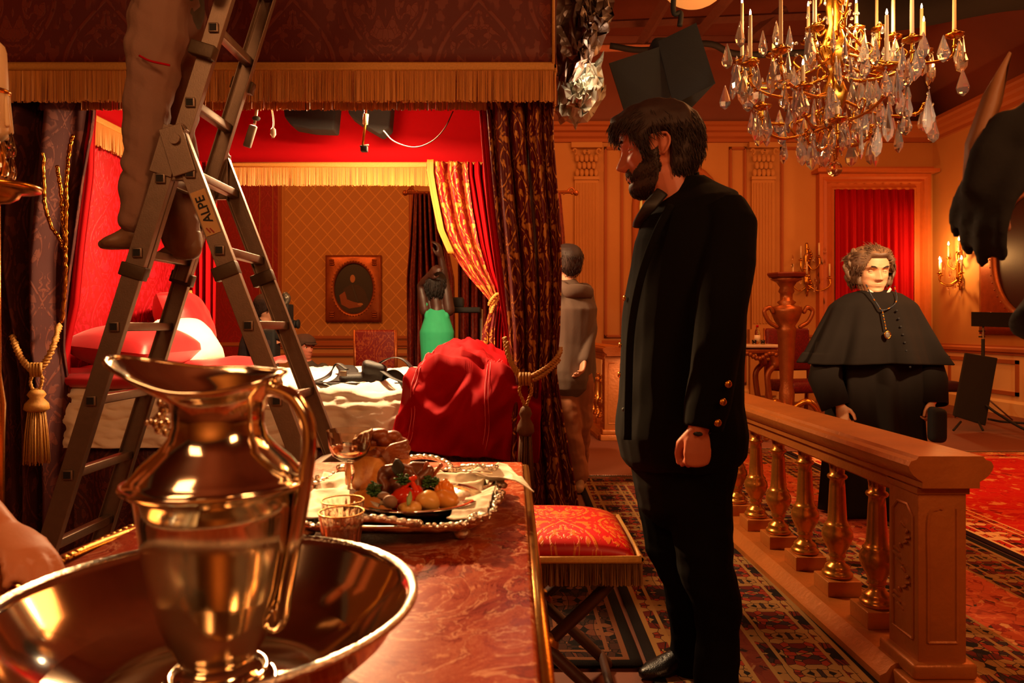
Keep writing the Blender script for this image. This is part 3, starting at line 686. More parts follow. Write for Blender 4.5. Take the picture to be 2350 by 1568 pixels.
rope([P(1122, 700, D - .1), P(1128, 688, D - .12), P(1140, 676, D - .1), P(1146, 680, D - .08), P(1134, 700, D - .1), P(1126, 720, D - .12)], .012).build('tieback', M['cord'], c)
xl3 = tab(D - .04, (982, 400), (990, 450), (1006, 530), (1030, 585)); xr3 = [(z, x + .045) for z, x in xl3]
drape(xl3, xr3, D - .09, CH + (HZ - 585) / F * D, 2.28, .6, .008, 20, 30).build('yellow_lining', flat('yellow_satin', 'a06a14', .7), c, thick=.004)
# back left
c = thing('bed_curtain', 'plain red curtain hanging at the far head corner behind the ladder', 'curtain', (-2.2, D, 0))
xl = tab(D, (415, 380), (415, 900)); xr = tab(D, (496, 380), (495, 600), (490, 900))
drape(xl, xr, D, .5, 2.28, 4.5, .03, 100, 30).build('red_drape', M['redcloth'], c, thick=.005)
rope([P(436, 668, D - .12), P(442, 690, D - .13), P(458, 715, D - .14), P(475, 745, D - .13), P(484, 775, D - .1)], .013).build('tieback', M['cord'], c)

# ---- gear hung under the canopy
M['felt'] = flat('black_flag_cloth', '120f0e', .9, 0, .2, 20, .3)
def slab(name, px, D, th, m, label, cat, group=None, parent=None, rnd=.012):
    mb = MB(); n_ = len(px); f = [P(x, y, D) for x, y in px]; b = [p + Vector((0, th, 0)) for p in f]
    mb.add(f + b, [tuple(range(n_)), tuple(range(2 * n_ - 1, n_ - 1, -1))] + [(i, (i + 1) % n_, (i + 1) % n_ + n_, i + n_) for i in range(n_)])
    return mb.build(name, m, parent, label=label, cat=cat, smooth=False, bev=rnd, group=group, world=parent is not None)
slab('lamp_shade', [(648, 235), (652, 268), (668, 288), (712, 296), (766, 298), (772, 235)], 4.5, .15, M['felt'], 'wide black lamp hood hanging under the bed canopy', 'lamp')
slab('lamp_shade', [(795, 235), (800, 262), (832, 285), (872, 308), (893, 292), (898, 235)], 4.5, .15, M['felt'], 'pointed black lamp hood under the canopy, above the cable loop', 'lamp')
t = thing('hanging_clamp', 'grey metal clamp dangling from the front of the bed canopy', 'clamp', tuple(P(580, 262, 3.4)))
MB().tube([P(590, 235, 3.4), P(588, 262, 3.4), P(584, 285, 3.4)], .008, 8).build('arm', M['steel'], t)
MB().rbox(P(574, 313, 3.4), (.038, .02, .11), .006, Matrix.Rotation(.3, 3, 'Y')).build('pad', flat('grey_pad', '5a5048', .6), t)
MB().ball(P(588, 272, 3.4), (.02, .015, .012)).build('joint', M['black'], t)
t = thing('power_plug', 'white cable end with a plug dangling beneath the canopy fringe', 'plug', tuple(P(626, 300, 3.35)))
MB().tube(crv([P(620, 235, 3.35), P(626, 262, 3.35), P(628, 285, 3.35), P(624, 300, 3.35)]), .0035, 6).build('cable', M['white'], t)
MB().lathe([(.005, .02), (.012, .012), (.014, -.01), (.006, -.025)], P(627, 303, 3.35), 10).build('plug_body', M['white'], t)
for s in (-1, 1): MB().box(P(626 + s * 2, 313, 3.35), (.002, .002, .02)).build('prong', M['steel'], t)
t = thing('light_fitting', 'small rod fitting with a striped sleeve hanging below the canopy', 'light fitting', tuple(P(836, 330, 3.6)))
MB().tube([P(840, 240, 3.6), P(838, 285, 3.6), P(832, 335, 3.6)], .007, 8).build('rod', M['brass'], t)
MB().tube([P(840, 262, 3.6), P(838, 285, 3.6)], .014, 10).build('striped_sleeve', M['wax'], t)
MB().rbox(P(836, 342, 3.6), (.034, .03, .03), .004).build('head', M['black'], t)
MB().tube([P(826, 336, 3.6), P(846, 333, 3.6)], .005, 6).build('cross_bar', M['steel'], t)
MB().tube(crv([P(880, 300, 4.0), P(905, 325, 4.0), P(950, 338, 4.0), P(990, 325, 4.0), P(1020, 295, 4.0), P(1040, 255, 4.0)]), .0035, 6).build('cable', M['wood'], None, label='thin dark cable sagging in a loop before the red inner valance', cat='cable')
# ================================================================= the ladder
lad = thing('ladder', 'tall aluminium A-frame ladder standing between the marble table and the bed', 'ladder', (-1.0, 2.47, 0))
NY, FY = 2.30, 2.64
def xa(z): return -1.10 - (1.75 - z) * .312
def xb(z): return -1.10 + (1.75 - z) * .380
def rail(name, fx, y, z0, z1, off=0, w=.062, t=.024, lab=None):
    a = Vector((fx(z0) + off, y, z0)); b = Vector((fx(z1) + off, y, z1)); d = (b - a).normalized(); u = Vector((d.z, 0, -d.x)); q = MB()
    sg = 1 if y < 2.47 else -1
    sec = [(-w / 2, -t / 2), (w / 2, -t / 2), (w / 2, t / 2), (w / 2 - .004, t / 2), (w / 2 - .004, -t / 2 + .004), (-w / 2 + .004, -t / 2 + .004), (-w / 2 + .004, t / 2), (-w / 2, t / 2)]
    q.rings([[p + u * s[0] + Vector((0, s[1] * sg, 0)) for s in sec] for p in (a, b)])
    return q.build(name, M['steel'], lad, smooth=False, bev=.0015)
for y in (NY, FY):
    r1 = rail('rail', xa, y, .02, 1.80); r2 = rail('rail', xb, y + (.0 if y < 2.4 else .0), .02, 1.80, .02)
    r3 = rail('rail', xa, y + (.028 if y == NY else -.028), 1.32, 2.95, .004, .056)
    for fx, z in ((xa, .03), (xb, .03)):
        MB().rbox((fx(z), y, z), (.075, .04, .05), .006).build('foot_cap', M['black'], lad)
    q = MB()
    for fx, s in ((xa, 1), (xb, 1)):
        q.rbox((fx(1.70) + .0, y + (-.015 - .007 * (fx is xb) if y == NY else .015 + .007 * (fx is xb)), 1.72), (.075, .006, .16), .002, Matrix.Rotation(-.30 if fx is xb else .30, 3, 'Y'))
    q.rbox((-1.085, y, 1.70), (.05, .018, .15), .003)
    q.lathe([(.018, -.012), (.018, .012)], (-1.085, y + (-.024 if y == NY else .024), 1.755), 16, Matrix.Rotation(PI / 2, 4, 'X')); q.build('hinge', M['steel'], lad, smooth=False, bev=.001)
    for fx, z in ((xa, 1.33), (xb, 1.33), (xa, 2.05)):
        MB().rbox((fx(z) + (.01 if fx is xb else 0), y, z), (.082, .036, .045), .004, Matrix.Rotation(.30 if fx is xa else -.36, 3, 'Y')).build('guide_bracket', flat('worn_bracket', '4a3a26', .5, .4), lad)
def rung(fx, z, y0=NY, y1=FY, off=0):
    x = fx(z) + off; q = MB(); q.rbox((x, (y0 + y1) / 2, z), (.034, y1 - y0 + .012, .03), .004, Matrix.Rotation(.0, 3, 'Y'))
    o = q.build('rung', M['steel'], lad)
    h = MB(); h.rbox((x, y0 - .017, z), (.032, .008, .032), .003); h.build('rung_rim', M['steel'], o)
    MB().box((x, y0 - .0215, z), (.022, .003, .022)).build('rung_hollow', M['black'], o, smooth=False)
for z in (.19, .43, .67, .91, 1.15, 1.39, 1.63): rung(xa, z)
for z in (.19, .43, .67, .91, 1.154, 1.398, 1.647): rung(xb, z, off=.02)
for z in (1.885, 2.13, 2.37, 2.61, 2.85): rung(xa, z, NY + .028, FY - .028, .004)
# sticker with the maker's letters
a = Vector((xb(1.44), NY - .0125, 1.44)); ang = math.atan(.38)
stk = MB().box((xb(1.52) + .02, NY - .0135, 1.52), (.050, .002, .15), Matrix.Rotation(-ang, 4, 'Y')).build('sticker', flat('beige_sticker', 'b8935c', .6), lad, smooth=False)
def text_mesh(s, size, M4, m, parent, name='lettering', ext=.0006, label=None):
    cu = bpy.data.curves.new('t', 'FONT'); cu.body = s; cu.size = size; cu.extrude = ext; cu.align_x = 'CENTER'; cu.align_y = 'CENTER'; cu.offset = .0006
    o = bpy.data.objects.new('t', cu); COL.objects.link(o); dg = bpy.context.evaluated_depsgraph_get(); dg.update()
    me = bpy.data.meshes.new_from_object(o.evaluated_get(dg)); bpy.data.objects.remove(o)
    Mi = (rootmat(parent).inverted() if parent else Matrix()) @ M4
    for v in me.vertices: v.co = Mi @ v.co
    return link(name, me, m, parent, smooth=False, label=label)
Mt = Matrix.Translation(Vector((xb(1.53) + .021, NY - .0155, 1.53))) @ Matrix.Rotation(PI / 2 - ang + PI * 0, 4, 'Y') @ Matrix.Rotation(PI / 2, 4, 'X')
Mt = Matrix.Translation(Vector((xb(1.53) + .021, NY - .0155, 1.53))) @ Matrix.Rotation(-ang, 4, 'Y') @ Matrix.Rotation(-PI / 2, 4, 'Y') @ Matrix.Rotation(PI / 2, 4, 'X')
text_mesh('ALPE', .042, Mt, M['black'], stk)
q = MB()
for i in range(2): q.box((xb(1.462) + .008 + i * .012, NY - .0155, 1.462), (.004, .001, .02), Matrix.Rotation(-ang - .4, 4, 'Y'))
q.build('emblem_bars', flat('red_print', '8c2018', .6), stk, smooth=False)
# stabiliser strut near the floor
MB().tube([(xa(.36), NY + .02, .33), (xa(.30) + .25, FY - .1, .30)], .005, 6).build('strut', M['steel'], lad)
# ================================================================= people
FR = [(0, .20), (.04, .305), (.10, .350), (.17, .340), (.22, .370), (.27, .370), (.33, .358), (.40, .360), (.47, .352), (.53, .358), (.58, .392), (.65, .400), (.75, .385), (.85, .33), (.93, .24), (.98, .12), (1, .02)]
BK = [(0, .06), (.04, .10), (.10, .16), (.17, .24), (.22, .30), (.27, .35), (.33, .39), (.40, .42), (.47, .445), (.53, .46), (.58, .47), (.65, .47), (.75, .44), (.85, .37), (.93, .27), (.98, .13), (1, .02)]
WD = [(0, .09), (.04, .16), (.10, .205), (.17, .24), (.22, .262), (.27, .28), (.33, .292), (.40, .305), (.47, .312), (.53, .316), (.58, .322), (.65, .330), (.75, .318), (.85, .27), (.93, .19), (.98, .10), (1, .02)]
NS = [(.27, 0), (.295, .03), (.315, .10), (.345, .132), (.39, .112), (.45, .080), (.50, .052), (.54, .030), (.58, .004), (.62, 0)]
def sg_(x, c, s): return math.exp(-((x - c) / s) ** 2)
def head_pt(a, z, k=0.0, lowcut=None):
    """unit head: chin at z=0, crown at 1, face towards +x; k grows the surface outwards"""
    fr, bk, w = lerp(FR, z), lerp(BK, z), lerp(WD, z)
    ca, sa = math.cos(a), math.sin(a); e = .86
    cx = abs(ca) ** e * (1 if ca > 0 else -1); sy = abs(sa) ** e * (1 if sa > 0 else -1)
    x = cx * ((fr if ca > 0 else bk) + k); y = sy * (w + k)
    if ca > 0 and k < .01:
        ny = abs(y)
        x += lerp(NS, z) * math.exp(-(y / (.040 + .030 * sg_(z, .345, .05))) ** 2) + .028 * sg_(z, .335, .03) * sg_(ny, .062, .028)
        x -= .050 * sg_(ny, .135, .060) * sg_(z, .505, .045); x += .022 * sg_(ny, .13, .10) * sg_(z, .588, .03)
        x += .030 * (sg_(z, .243, .018) + 1.15 * sg_(z, .198, .020)) * sg_(y, 0, .085) - .020 * sg_(z, .221, .008) * sg_(y, 0, .09)
        x += .020 * sg_(z, .07, .05) * sg_(y, 0, .09); x += .022 * sg_(ny, .20, .07) * sg_(z, .40, .06)
        x -= .018 * sg_(ny, .13, .05) * sg_(z, .29, .06)
    return Vector((x, y, z))
def head_mb(na=72, nz=76):
    mb = MB(); R = []
    for j in range(nz + 1):
        z = .5 - .5 * math.cos(PI * (.02 + .96 * j / nz)); R.append([head_pt(2 * PI * i / na, z) for i in range(na)])
    mb.rings(R)
    for s in (-1, 1):
        mb.tube([(-.03, s * .30, .36), (-.035, s * .325, .43), (-.05, s * .335, .52)], [(.03, .022), (.045, .026), (.055, .024)], 10, ref=(1, 0, 0), round_=True)
        mb.tube(crv([(.0, s * .315, .38), (-.02, s * .35, .36), (-.075, s * .372, .42), (-.105, s * .375, .50), (-.07, s * .37, .575), (-.015, s * .345, .57), (.005, s * .32, .53)], 4), .017, 6)
    return mb
def eyes_etc(Mh, parent, browm, closed=False, lidm=None):
    for s in (-1, 1):
        q = MB(); c = Mh @ Vector((.268, s * .135, .505)); r = .056 * Mh.to_scale().x
        q.ball(c, r, 16, 12); o = q.build('eye', M['eye'], parent)
        if not closed:
            q = MB(); q.lathe([(.028, -.004), (.026, .006), (.012, .009)], (0, 0, 0), 14, Mh @ Matrix.Translation((.316, s * .137, .50)) @ Matrix.Rotation(PI / 2, 4, 'Y')); q.build('iris', M['black'], o)
        lid = MB()
        for lo, hi in (((-.02 if closed else .30), 1.45), (-1.3, -.45 if not closed else -.25)):
            lid.grid(lambda u, v: Mh @ (Vector((.268, s * .135, .505)) + Vector((math.cos(lo + (hi - lo) * v) * math.cos((u - .5) * 2.4), math.sin((u - .5) * 2.4), math.sin(lo + (hi - lo) * v) * math.cos((u - .5) * 1.2))) * .062), 12, 6)
        lid.build('eyelid', lidm or M['skin'], parent, thick=.0008)
        b = MB()
        for i in range(60):
            t = i / 59; y = .055 + .15 * t; z = .578 + .028 * math.sin(t * 2.4) + random.uniform(-.012, .012); a = math.atan2(y, .4)
            p = head_pt(s * math.atan2(y, .40), z) + Vector((.006, 0, 0)); b.tube([Mh @ p, Mh @ (p + Vector((.012, s * .03, .008 + random.uniform(-.006, .006))))], [.0011, .0004], 4)
        b.build('eyebrow', browm, parent)
def hair_cap(Mh, test, thick, m, parent, name='hair', strands=1500, slen=.16, comb=None, srad=.0016, seed=1, amp=.03, kids='hair_strands', nz=50, na=80, nfreq=7):
    """hair as a thick lumpy shell over the scalp plus many tapered locks; test(a,z) -> 0..1 coverage"""
    rnd = random.Random(seed); mb = MB(); ids = {}; fs = []; vs = []
    def pos(a, z, lift):
        c = max(0, min(1, test(a, z))); p = head_pt(a, z, .012)
        nn = Vector((math.cos(a), math.sin(a), (z - .5) * 1.3)).normalized()
        return p + nn * (c * thick(a, z) * (1 + amp / .03 * .25 * noise.noise(Vector((p.x * nfreq, p.y * nfreq, p.z * nfreq * .6)))) - .03 * (1 - c)) * lift
    R = []
    for j in range(nz + 1):
        z = .5 - .5 * math.cos(PI * (.02 + .96 * j / nz)); R.append([Mh @ pos(2 * PI * i / na, z, 1) for i in range(na)])
    full = MB().rings(R); keep = []
    for fi, f in enumerate(full.f):
        if fi >= len(full.f) - 2: continue
        j, i = divmod(fi, na); z = .5 - .5 * math.cos(PI * (.02 + .96 * (j + .5) / nz))
        if test(2 * PI * (i + .5) / na, z) > .02: keep.append(fi)
    q = MB(); q.v = full.v; q.f = [full.f[k] for k in keep]; q.uv = [full.uv[k] for k in keep]
    if test(0, .99) > .5: q.f.append(full.f[-1]); q.uv.append(None)
    o = q.build(name, m, parent, thick=.002)
    s = MB(); n_ = 0; tries = 0
    while n_ < strands and tries < strands * 8:
        tries += 1; a = rnd.uniform(-PI, PI); z = .5 - .5 * math.cos(rnd.uniform(.05, .985) * PI)
        if test(a, z) < rnd.uniform(.1, .6): continue
        p = pos(a, z, .8); nn = Vector((math.cos(a), math.sin(a), (z - .5) * 1.3)).normalized()
        d = comb(a, z, p, rnd) + Vector((rnd.uniform(-1, 1), rnd.uniform(-1, 1), rnd.uniform(-.6, .6))) * .28; d = d - nn * d.dot(nn) * .8; d = d.normalized() if d.length > .01 else Vector((0, 0, -1))
        L = slen * rnd.uniform(.6, 1.2); bend = Vector((rnd.uniform(-1, 1), rnd.uniform(-1, 1), rnd.uniform(-1, 1))) * .25
        pts = [p, p + (d + nn * .25) * L * .35, p + (d + nn * .12 + bend * .4) * L * .7, p + (d + bend * .6 - nn * .02) * L]
        rr = srad / Mh.to_scale().x
        s.tube([Mh @ x for x in pts], [srad * .8, srad, srad * .8, srad * .2], 3); n_ += 1
    s.build(kids, m, o, kind=None)
    return o
def hand_mb(curl=(.4, .5, .4), spread=.06, thumb=.5, L=.19, s=1.0, thumb_in=0.0):
    """wrist at origin, fingers along +x, thumb side +y, back of hand +z"""
    k = L / .19; mb = MB()
    mb.tube([(-.03, 0, 0), (0, 0, 0), (.03, .002, 0), (.065, .002, .001), (.092, .0, .0)], [(.026, .019), (.027, .019), (.038, .019), (.042, .017), (.038, .013)], 14, ref=(0, 1, 0), round_=True)
    for i, (y, l, r) in enumerate(((.030, .071, .0092), (.010, .080, .0095), (-.011, .074, .0090), (-.031, .058, .0080))):
        seg = [.45 * l, .31 * l, .26 * l]; p = Vector((.088 - .004 * abs(i - 1), y, .001)); an = 0; pts = [p - Vector((.022, 0, 0)), p]; rd = [r * 1.15, r * 1.08]
        sp = (1.5 - i) * spread
        for q in range(3):
            an += curl[q] * (1 + .08 * i); d = Vector((math.cos(an), sp * math.cos(an), -math.sin(an))); p = p + d * seg[q]; pts.append(p); rd.append(r * (1.0, .94, .84)[q])
        mb.tube(pts, rd, 10, ref=(0, 1, 0), round_=True)
    t0 = Vector((.012, .020, -.004)); d = Vector((.62, .62 - thumb_in, -.35 - thumb_in * .4)).normalized(); t1 = t0 + d * .042; d2 = Vector((.9, .25 - thumb_in, -.35)).normalized(); t2 = t1 + d2 * .032; t3 = t2 + Vector((1, -.05 - thumb_in, -.2)).normalized() * .026
    mb.tube([t0, t1, t2, t3], [.0165, .0135, .0112, .0095], 10, round_=True)
    mb.xf(Matrix.Scale(k * s, 4)); return mb
def frame(o, x, up):
    """matrix with local +x along x, local +z near up"""
    x = Vector(x).normalized(); z = Vector(up); z = (z - x * z.dot(x)).normalized(); y = z.cross(x)
    return Matrix(((x.x, y.x, z.x, o[0]), (x.y, y.y, z.y, o[1]), (x.z, y.z, z.z, o[2]), (0, 0, 0, 1)))
def headM(chin_to_crown, base, face, up=(0, 0, 1)):
    """base: point of the head origin at chin level under the skull centre"""
    return frame(base, face, up) @ Matrix.Scale(chin_to_crown, 4)
n = NT('eye_white', .15); n.set('Base Color', lin('c9b8a8')); M['eye'] = n.m
def wrinkle(amp, sc, st=(1, 1, .45)):
    def f(p):
        q = Vector((p.x * sc * st[0], p.y * sc * st[1], p.z * sc * st[2]))
        return p + noise.noise_vector(q) * amp + noise.noise_vector(q * 2.3) * amp * .4
    return f
def shoe_mb(heel, toe, h=.085, w=.045):
    heel, toe = Vector(heel), Vector(toe); d = (toe - heel); L = d.length; d.normalize(); s = d.cross(Vector((0, 0, 1))).normalized(); mb = MB()
    mb.tube([heel + d * L * t + Vector((0, 0, z)) for t, z in ((.0, h * .45), (.15, h * .5), (.4, h * .42), (.65, h * .32), (.85, h * .26), (1, h * .22))], [(w * .75, h * .45), (w * .8, h * .5), (w * .8, h * .42), (w, h * .32), (w * .9, h * .26), (w * .5, h * .2)], 12, ref=s, round_=True)
    mb.tube([heel + d * L * .08 + Vector((0, 0, h * .5)), heel + d * L * .1 + Vector((0, 0, h * 1.25))], [(w * .85, w), (w * .8, w * .9)], 12, ref=s)
    return mb
def figure(name_label, base, J, face, mats, hh=.235, hair=None, voxel=.008, slim=1.0, hands=None, closed=False, shoes=True, jacket=(.17, .115), headup=(0, 0, 1), tank=False, detail=True, mk=None):
    """generic clothed figure. J: joints in world space"""
    t = thing('person', name_label, 'person', base)
    V = {k: Vector(v) for k, v in J.items()}; S = slim; b = MB()
    side = (V['shL'] - V['shR']).normalized()
    b.tube([V['pel'] - Vector((0, 0, .06)), V['pel'], V['wai'], V['che'], V['nek'] - Vector((0, 0, .03))], [(.12 * S, .08 * S), (.13 * S, .085 * S), (.11 * S, .08 * S), (.135 * S, .088 * S), (.065 * S, .055 * S)], 18, ref=side, round_=True)
    b.tube([V['nek'] - Vector((0, 0, .06)), V['nek'], V['hed']], [.066, .056, .054], 14, round_=True)
    Mh = headM(hh, V['hed'] , face, headup); b.merge(head_mb(), Mh)
    for q in 'LR':
        b.tube([V['sh' + q], V['sh' + q] * .5 + V['el' + q] * .5, V['el' + q], V['el' + q] * .5 + V['wr' + q] * .5, V['wr' + q]], [(.055 if tank else .042) * S, (.05 if tank else .040) * S, .038 * S, .035 * S, .026], 12, round_=True)
        b.tube([V['hi' + q], V['hi' + q] * .5 + V['kn' + q] * .5, V['kn' + q], V['kn' + q] * .6 + V['an' + q] * .4, V['an' + q]], [.07 * S, .06 * S, .045 * S, .045 * S, .03], 12, round_=True)
        if hands and q in hands:
            hd, up, cu = hands[q]; b.merge(hand_mb(cu), frame(V['wr' + q], hd, up) @ Matrix.Scale(1 if q == 'L' else 1, 4) @ (Matrix.Scale(-1, 4, (0, 1, 0)) if q == 'R' else Matrix()))
        else:
            d = (V['wr' + q] - V['el' + q]).normalized(); b.merge(hand_mb(), frame(V['wr' + q], d, Vector(face) * -.3 + side * (1 if q == 'L' else -1)) @ (Matrix.Scale(-1, 4, (0, 1, 0)) if q == 'L' else Matrix()))
    skin_obj('body', b, mats.get('skin', M['skin']), voxel, t, 1)
    if detail: eyes_etc(Mh, t, mats['hair'], closed)
    # upper garment
    j = MB(); e = .018 if not tank else .006; JW = jacket
    top = V['nek'] - Vector((0, 0, .02 if not tank else .13))
    tr = (V['shL'] + V['shR']) / 2
    j.tube([V['pel'] - Vector((0, 0, .06)), V['pel'], V['wai'], V['che'], tr + Vector((0, 0, .0 if not tank else -.04))] + ([top] if not tank else []), [((JW[0] - .01) * S, (JW[1]) * S), (JW[0] * S, JW[1] * S), ((JW[0] - .015) * S, (JW[1] + .0) * S), (JW[0] * S, (JW[1] + .01) * S), ((JW[0] - (.01 if not tank else .05)) * S, .075 * S)] + ([(.07, .07)] if not tank else []), 20, ref=side, round_=True)
    if not tank:
        for q in 'LR': j.tube([V['sh' + q] - side * (.02 if q == 'L' else -.02), V['sh' + q] * .5 + V['el' + q] * .5, V['el' + q], V['el' + q] * .45 + V['wr' + q] * .55, V['wr' + q] * .97 + V['el' + q] * .03], [.072 * S, .066 * S, .056 * S, .05 * S, .042], 14, round_=True)
    else:
        for s in (-1, 1): j.tube([tr + side * s * .09 - Vector((0, 0, .06)), tr + side * s * .085 + Vector((0, 0, .045)), tr + side * s * .08 + Vector((0, .03, .0))], [(.02, .05)] * 3, 8, ref=side)
    skin_obj('tank_top' if tank else mats.get('topname', 'jacket'), j, mats['top'], voxel, t, 2, wrinkle(.012 if not tank else .005, 7))
    l = MB(); l.tube([V['pel'] + Vector((0, 0, .05)), V['pel'], V['pel'] - Vector((0, 0, .08))], [(.15 * S, .11 * S), (.165 * S, .118 * S), (.155 * S, .11 * S)], 18, ref=side, round_=True)
    for q in 'LR': l.tube([V['hi' + q], V['hi' + q] * .5 + V['kn' + q] * .5, V['kn' + q], V['kn' + q] * .5 + V['an' + q] * .5, V['an' + q] + (V['kn' + q] - V['an' + q]) * .02], [.095 * S, .09 * S, .075 * S, .07 * S, .068 * S], 14, round_=True)
    skin_obj('trousers', l, mats['leg'], voxel, t, 2, mats.get('wr') or wrinkle(.014, 7, (1, 1, 1.4)))
    if shoes:
        for q in 'LR':
            skin_obj('shoe', shoe_mb(V['hl' + q], V['to' + q]), mats.get('shoe', M['black']), .006, t)
    if hair: hair(Mh, t, mats['hair'])
    return t, Mh, V
def cover(front=.70, side=.36, back=.16, ear=.2):
    """scalp coverage: hairline height by direction"""
    def f(a, z):
        c = math.cos(a); lim = front if c > .75 else (side + (front - side) * ((c - .25) / .5) if c > .25 else (side + (back - side) * ((.25 - c) / .9)))
        return max(0, min(1, (z - lim) / .05 + .5))
    return f
def comb_down(a, z, p, r): return Vector((math.cos(a) * .2, math.sin(a) * .2, -1))
def comb_back(a, z, p, r): return Vector((-1, 0, -.4))
def comb_front(a, z, p, r): return Vector((.9, math.sin(a) * .3, -.5)) if math.cos(a) > -.2 and z > .6 else Vector((-.2, 0, -1))
M['hairb'] = flat('dark_brown_hair', '2a150c', .68, 0, .3, 60, .2); M['hairg'] = flat('greying_hair', '8c7a62', .5, 0, .35, 40, .2)
short = lambda Mh, t, m: hair_cap(Mh, cover(), lambda a, z: .06, m, t, strands=700, slen=.15, comb=comb_down)

# ---------- the man in black, in profile, right of the table
Y0 = 2.2
mm = thing('person', 'bearded man in a black jacket with gold buttons standing in profile, looking down left', 'person', (.60, Y0, 0))
M['blackwool'] = flat('black_wool', '0c0a09', .95, 0, .15, 300, .3, .002, .1, 0)
fd = Vector((-.98, .10, -.17)); up = Vector((-.17, 0, .985)).normalized()
Mh = headM(.278, P(1524, 440, Y0 + .02), fd, up)
b = MB(); b.merge(head_mb(), Mh)
b.tube([P(1560, 520, Y0), P(1548, 460, Y0), P(1532, 400, Y0)], [(.075, .07), (.066, .06), (.07, .062)], 16, round_=True)
ring = lambda xl, xr, y, d, dy=0: (P((xl + xr) / 2, y, Y0) + Vector((0, dy, 0)), ((xr - xl) / 2 / F * Y0, d))
T = [ring(1540, 1650, 470, .06), ring(1500, 1680, 520, .14), ring(1475, 1690, 600, .15), ring(1450, 1690, 780, .14), ring(1445, 1680, 950, .14), ring(1455, 1670, 1040, .14)]
b.tube([p for p, _ in T], [r for _, r in T], 18, ref=(1, 0, 0), round_=True)
hipN, hipF = P(1600, 1040, Y0 - .07), P(1540, 1040, Y0 + .10)
nl = [P(1600, 1080, 2.13), P(1612, 1200, 2.13), P(1620, 1310, 2.13), P(1645, 1430, 2.15), P(1648, 1575, 2.15)]
fl = [P(1540, 1080, 2.30), P(1560, 1220, 2.29), P(1572, 1320, 2.28), P(1578, 1420, 2.32), P(1585, 1535, 2.35)]
for L in (nl, fl): b.tube(L, [.085, .075, .055, .05, .035], 12, round_=True)
# near arm, hand relaxed into a loose fist
A = [P(1655, 515, 2.05), P(1650, 620, 1.99), P(1642, 760, 1.965), P(1622, 880, 1.95), P(1603, 985, 1.93)]
b.tube(A, [.035, .035, .035, .034, .029], 12, round_=True)
FA = [P(1560, 520, 2.38), P(1540, 760, 2.43), P(1530, 985, 2.38)]; b.tube(FA, [.055, .044, .03], 12, round_=True)
b.merge(hand_mb((1.05, 1.25, .8), .02, s=1.0, thumb_in=.25), frame(P(1603, 985, 1.93), (-.04, -.02, -1), (.25, -.95, .0)) @ Matrix.Scale(-1, 4, (0, 1, 0)))
b.merge(hand_mb(), frame(FA[-1], (0, 0, -1), (0, 1, 0)))
skin_obj('body', b, flat('ruddy_skin', 'b86848', .5, 0, .1, 40, .1, .001), .0042, mm, 1)
eyes_etc(Mh, mm, M['hairb'], True, bpy.data.materials['ruddy_skin'])
def mtest(a, z):
    c = math.cos(a); aa = abs(math.atan2(math.sin(a), math.cos(a)))
    lim = .74 if aa < .75 else (.74 - (aa - .75) * 1.05 if aa < 1.15 else (.42 if aa < 1.35 else (.62 if aa < 1.75 else .10)))
    return max(0, min(1, (z - lim) / .05 + .5))
def mcomb(a, z, p, r):
    if math.cos(a) > .1 and z > .68: return Vector((1, math.sin(a) * .2, -.45 - .6 * (1 - z)))
    return Vector((-.25, 0, -1))
hair_cap(Mh, mtest, lambda a, z: .055 + .035 * max(0, math.cos(a)) * sg_(z, .85, .12), M['hairb'], mm, strands=6000, slen=.15, comb=mcomb, srad=.0013, amp=.07, nfreq=9)
def btest(a, z):
    aa = abs(math.atan2(math.sin(a), math.cos(a)))
    if z > .52 or aa > 1.55: return 0
    hi = .15 if aa < .22 else (.27 if aa < .5 else .22 + (aa - .5) * .24)
    m = 1 if z < hi else 0
    if aa < .42 and .258 < z < .305: m = 1
    if aa < .40 and .160 < z < .258: m = 0
    return m * (1 if z > .0 else 0) * (1 if aa < 1.45 else .5)
hair_cap(Mh, btest, lambda a, z: .010 + .016 * sg_(z, .06, .10), flat('dark_beard', '2c180f', .6, 0, .3, 60, .2), mm, 'beard', 5200, .055, lambda a, z, p, r: Vector((.5, 0, -1)), .0011, 5, .05, 'beard_hairs')
# jacket
j = MB(); T = [ring(1530, 1612, 408, .055), ring(1508, 1640, 440, .075), ring(1490, 1690, 470, .16), ring(1472, 1708, 515, .20), ring(1452, 1712, 570, .215), ring(1440, 1712, 650, .215), ring(1428, 1706, 740, .205), ring(1424, 1702, 830, .20), ring(1421, 1700, 920, .205), ring(1414, 1708, 990, .21), ring(1424, 1702, 1042, .205), ring(1438, 1690, 1062, .19)]
j.tube([p for p, _ in T], [r for _, r in T], 28, ref=(1, 0, 0))
j.tube([P(1655, 488, 2.06), P(1672, 520, 2.03), P(1668, 600, 1.99), P(1655, 690, 1.965), P(1650, 770, 1.95), P(1640, 860, 1.945), P(1622, 940, 1.94), P(1612, 990, 1.935)], [.075, .079, .078, .073, .068, .062, .058, .052], 18)
j.tube([P(1560, 500, 2.36), P(1550, 600, 2.40), P(1540, 760, 2.42), P(1530, 975, 2.38)], [.08, .075, .065, .055], 16, round_=True)
jk = skin_obj('jacket', j, M['blackwool'], .0065, mm, 3, wrinkle(.010, 6, (1, 1, .7)))
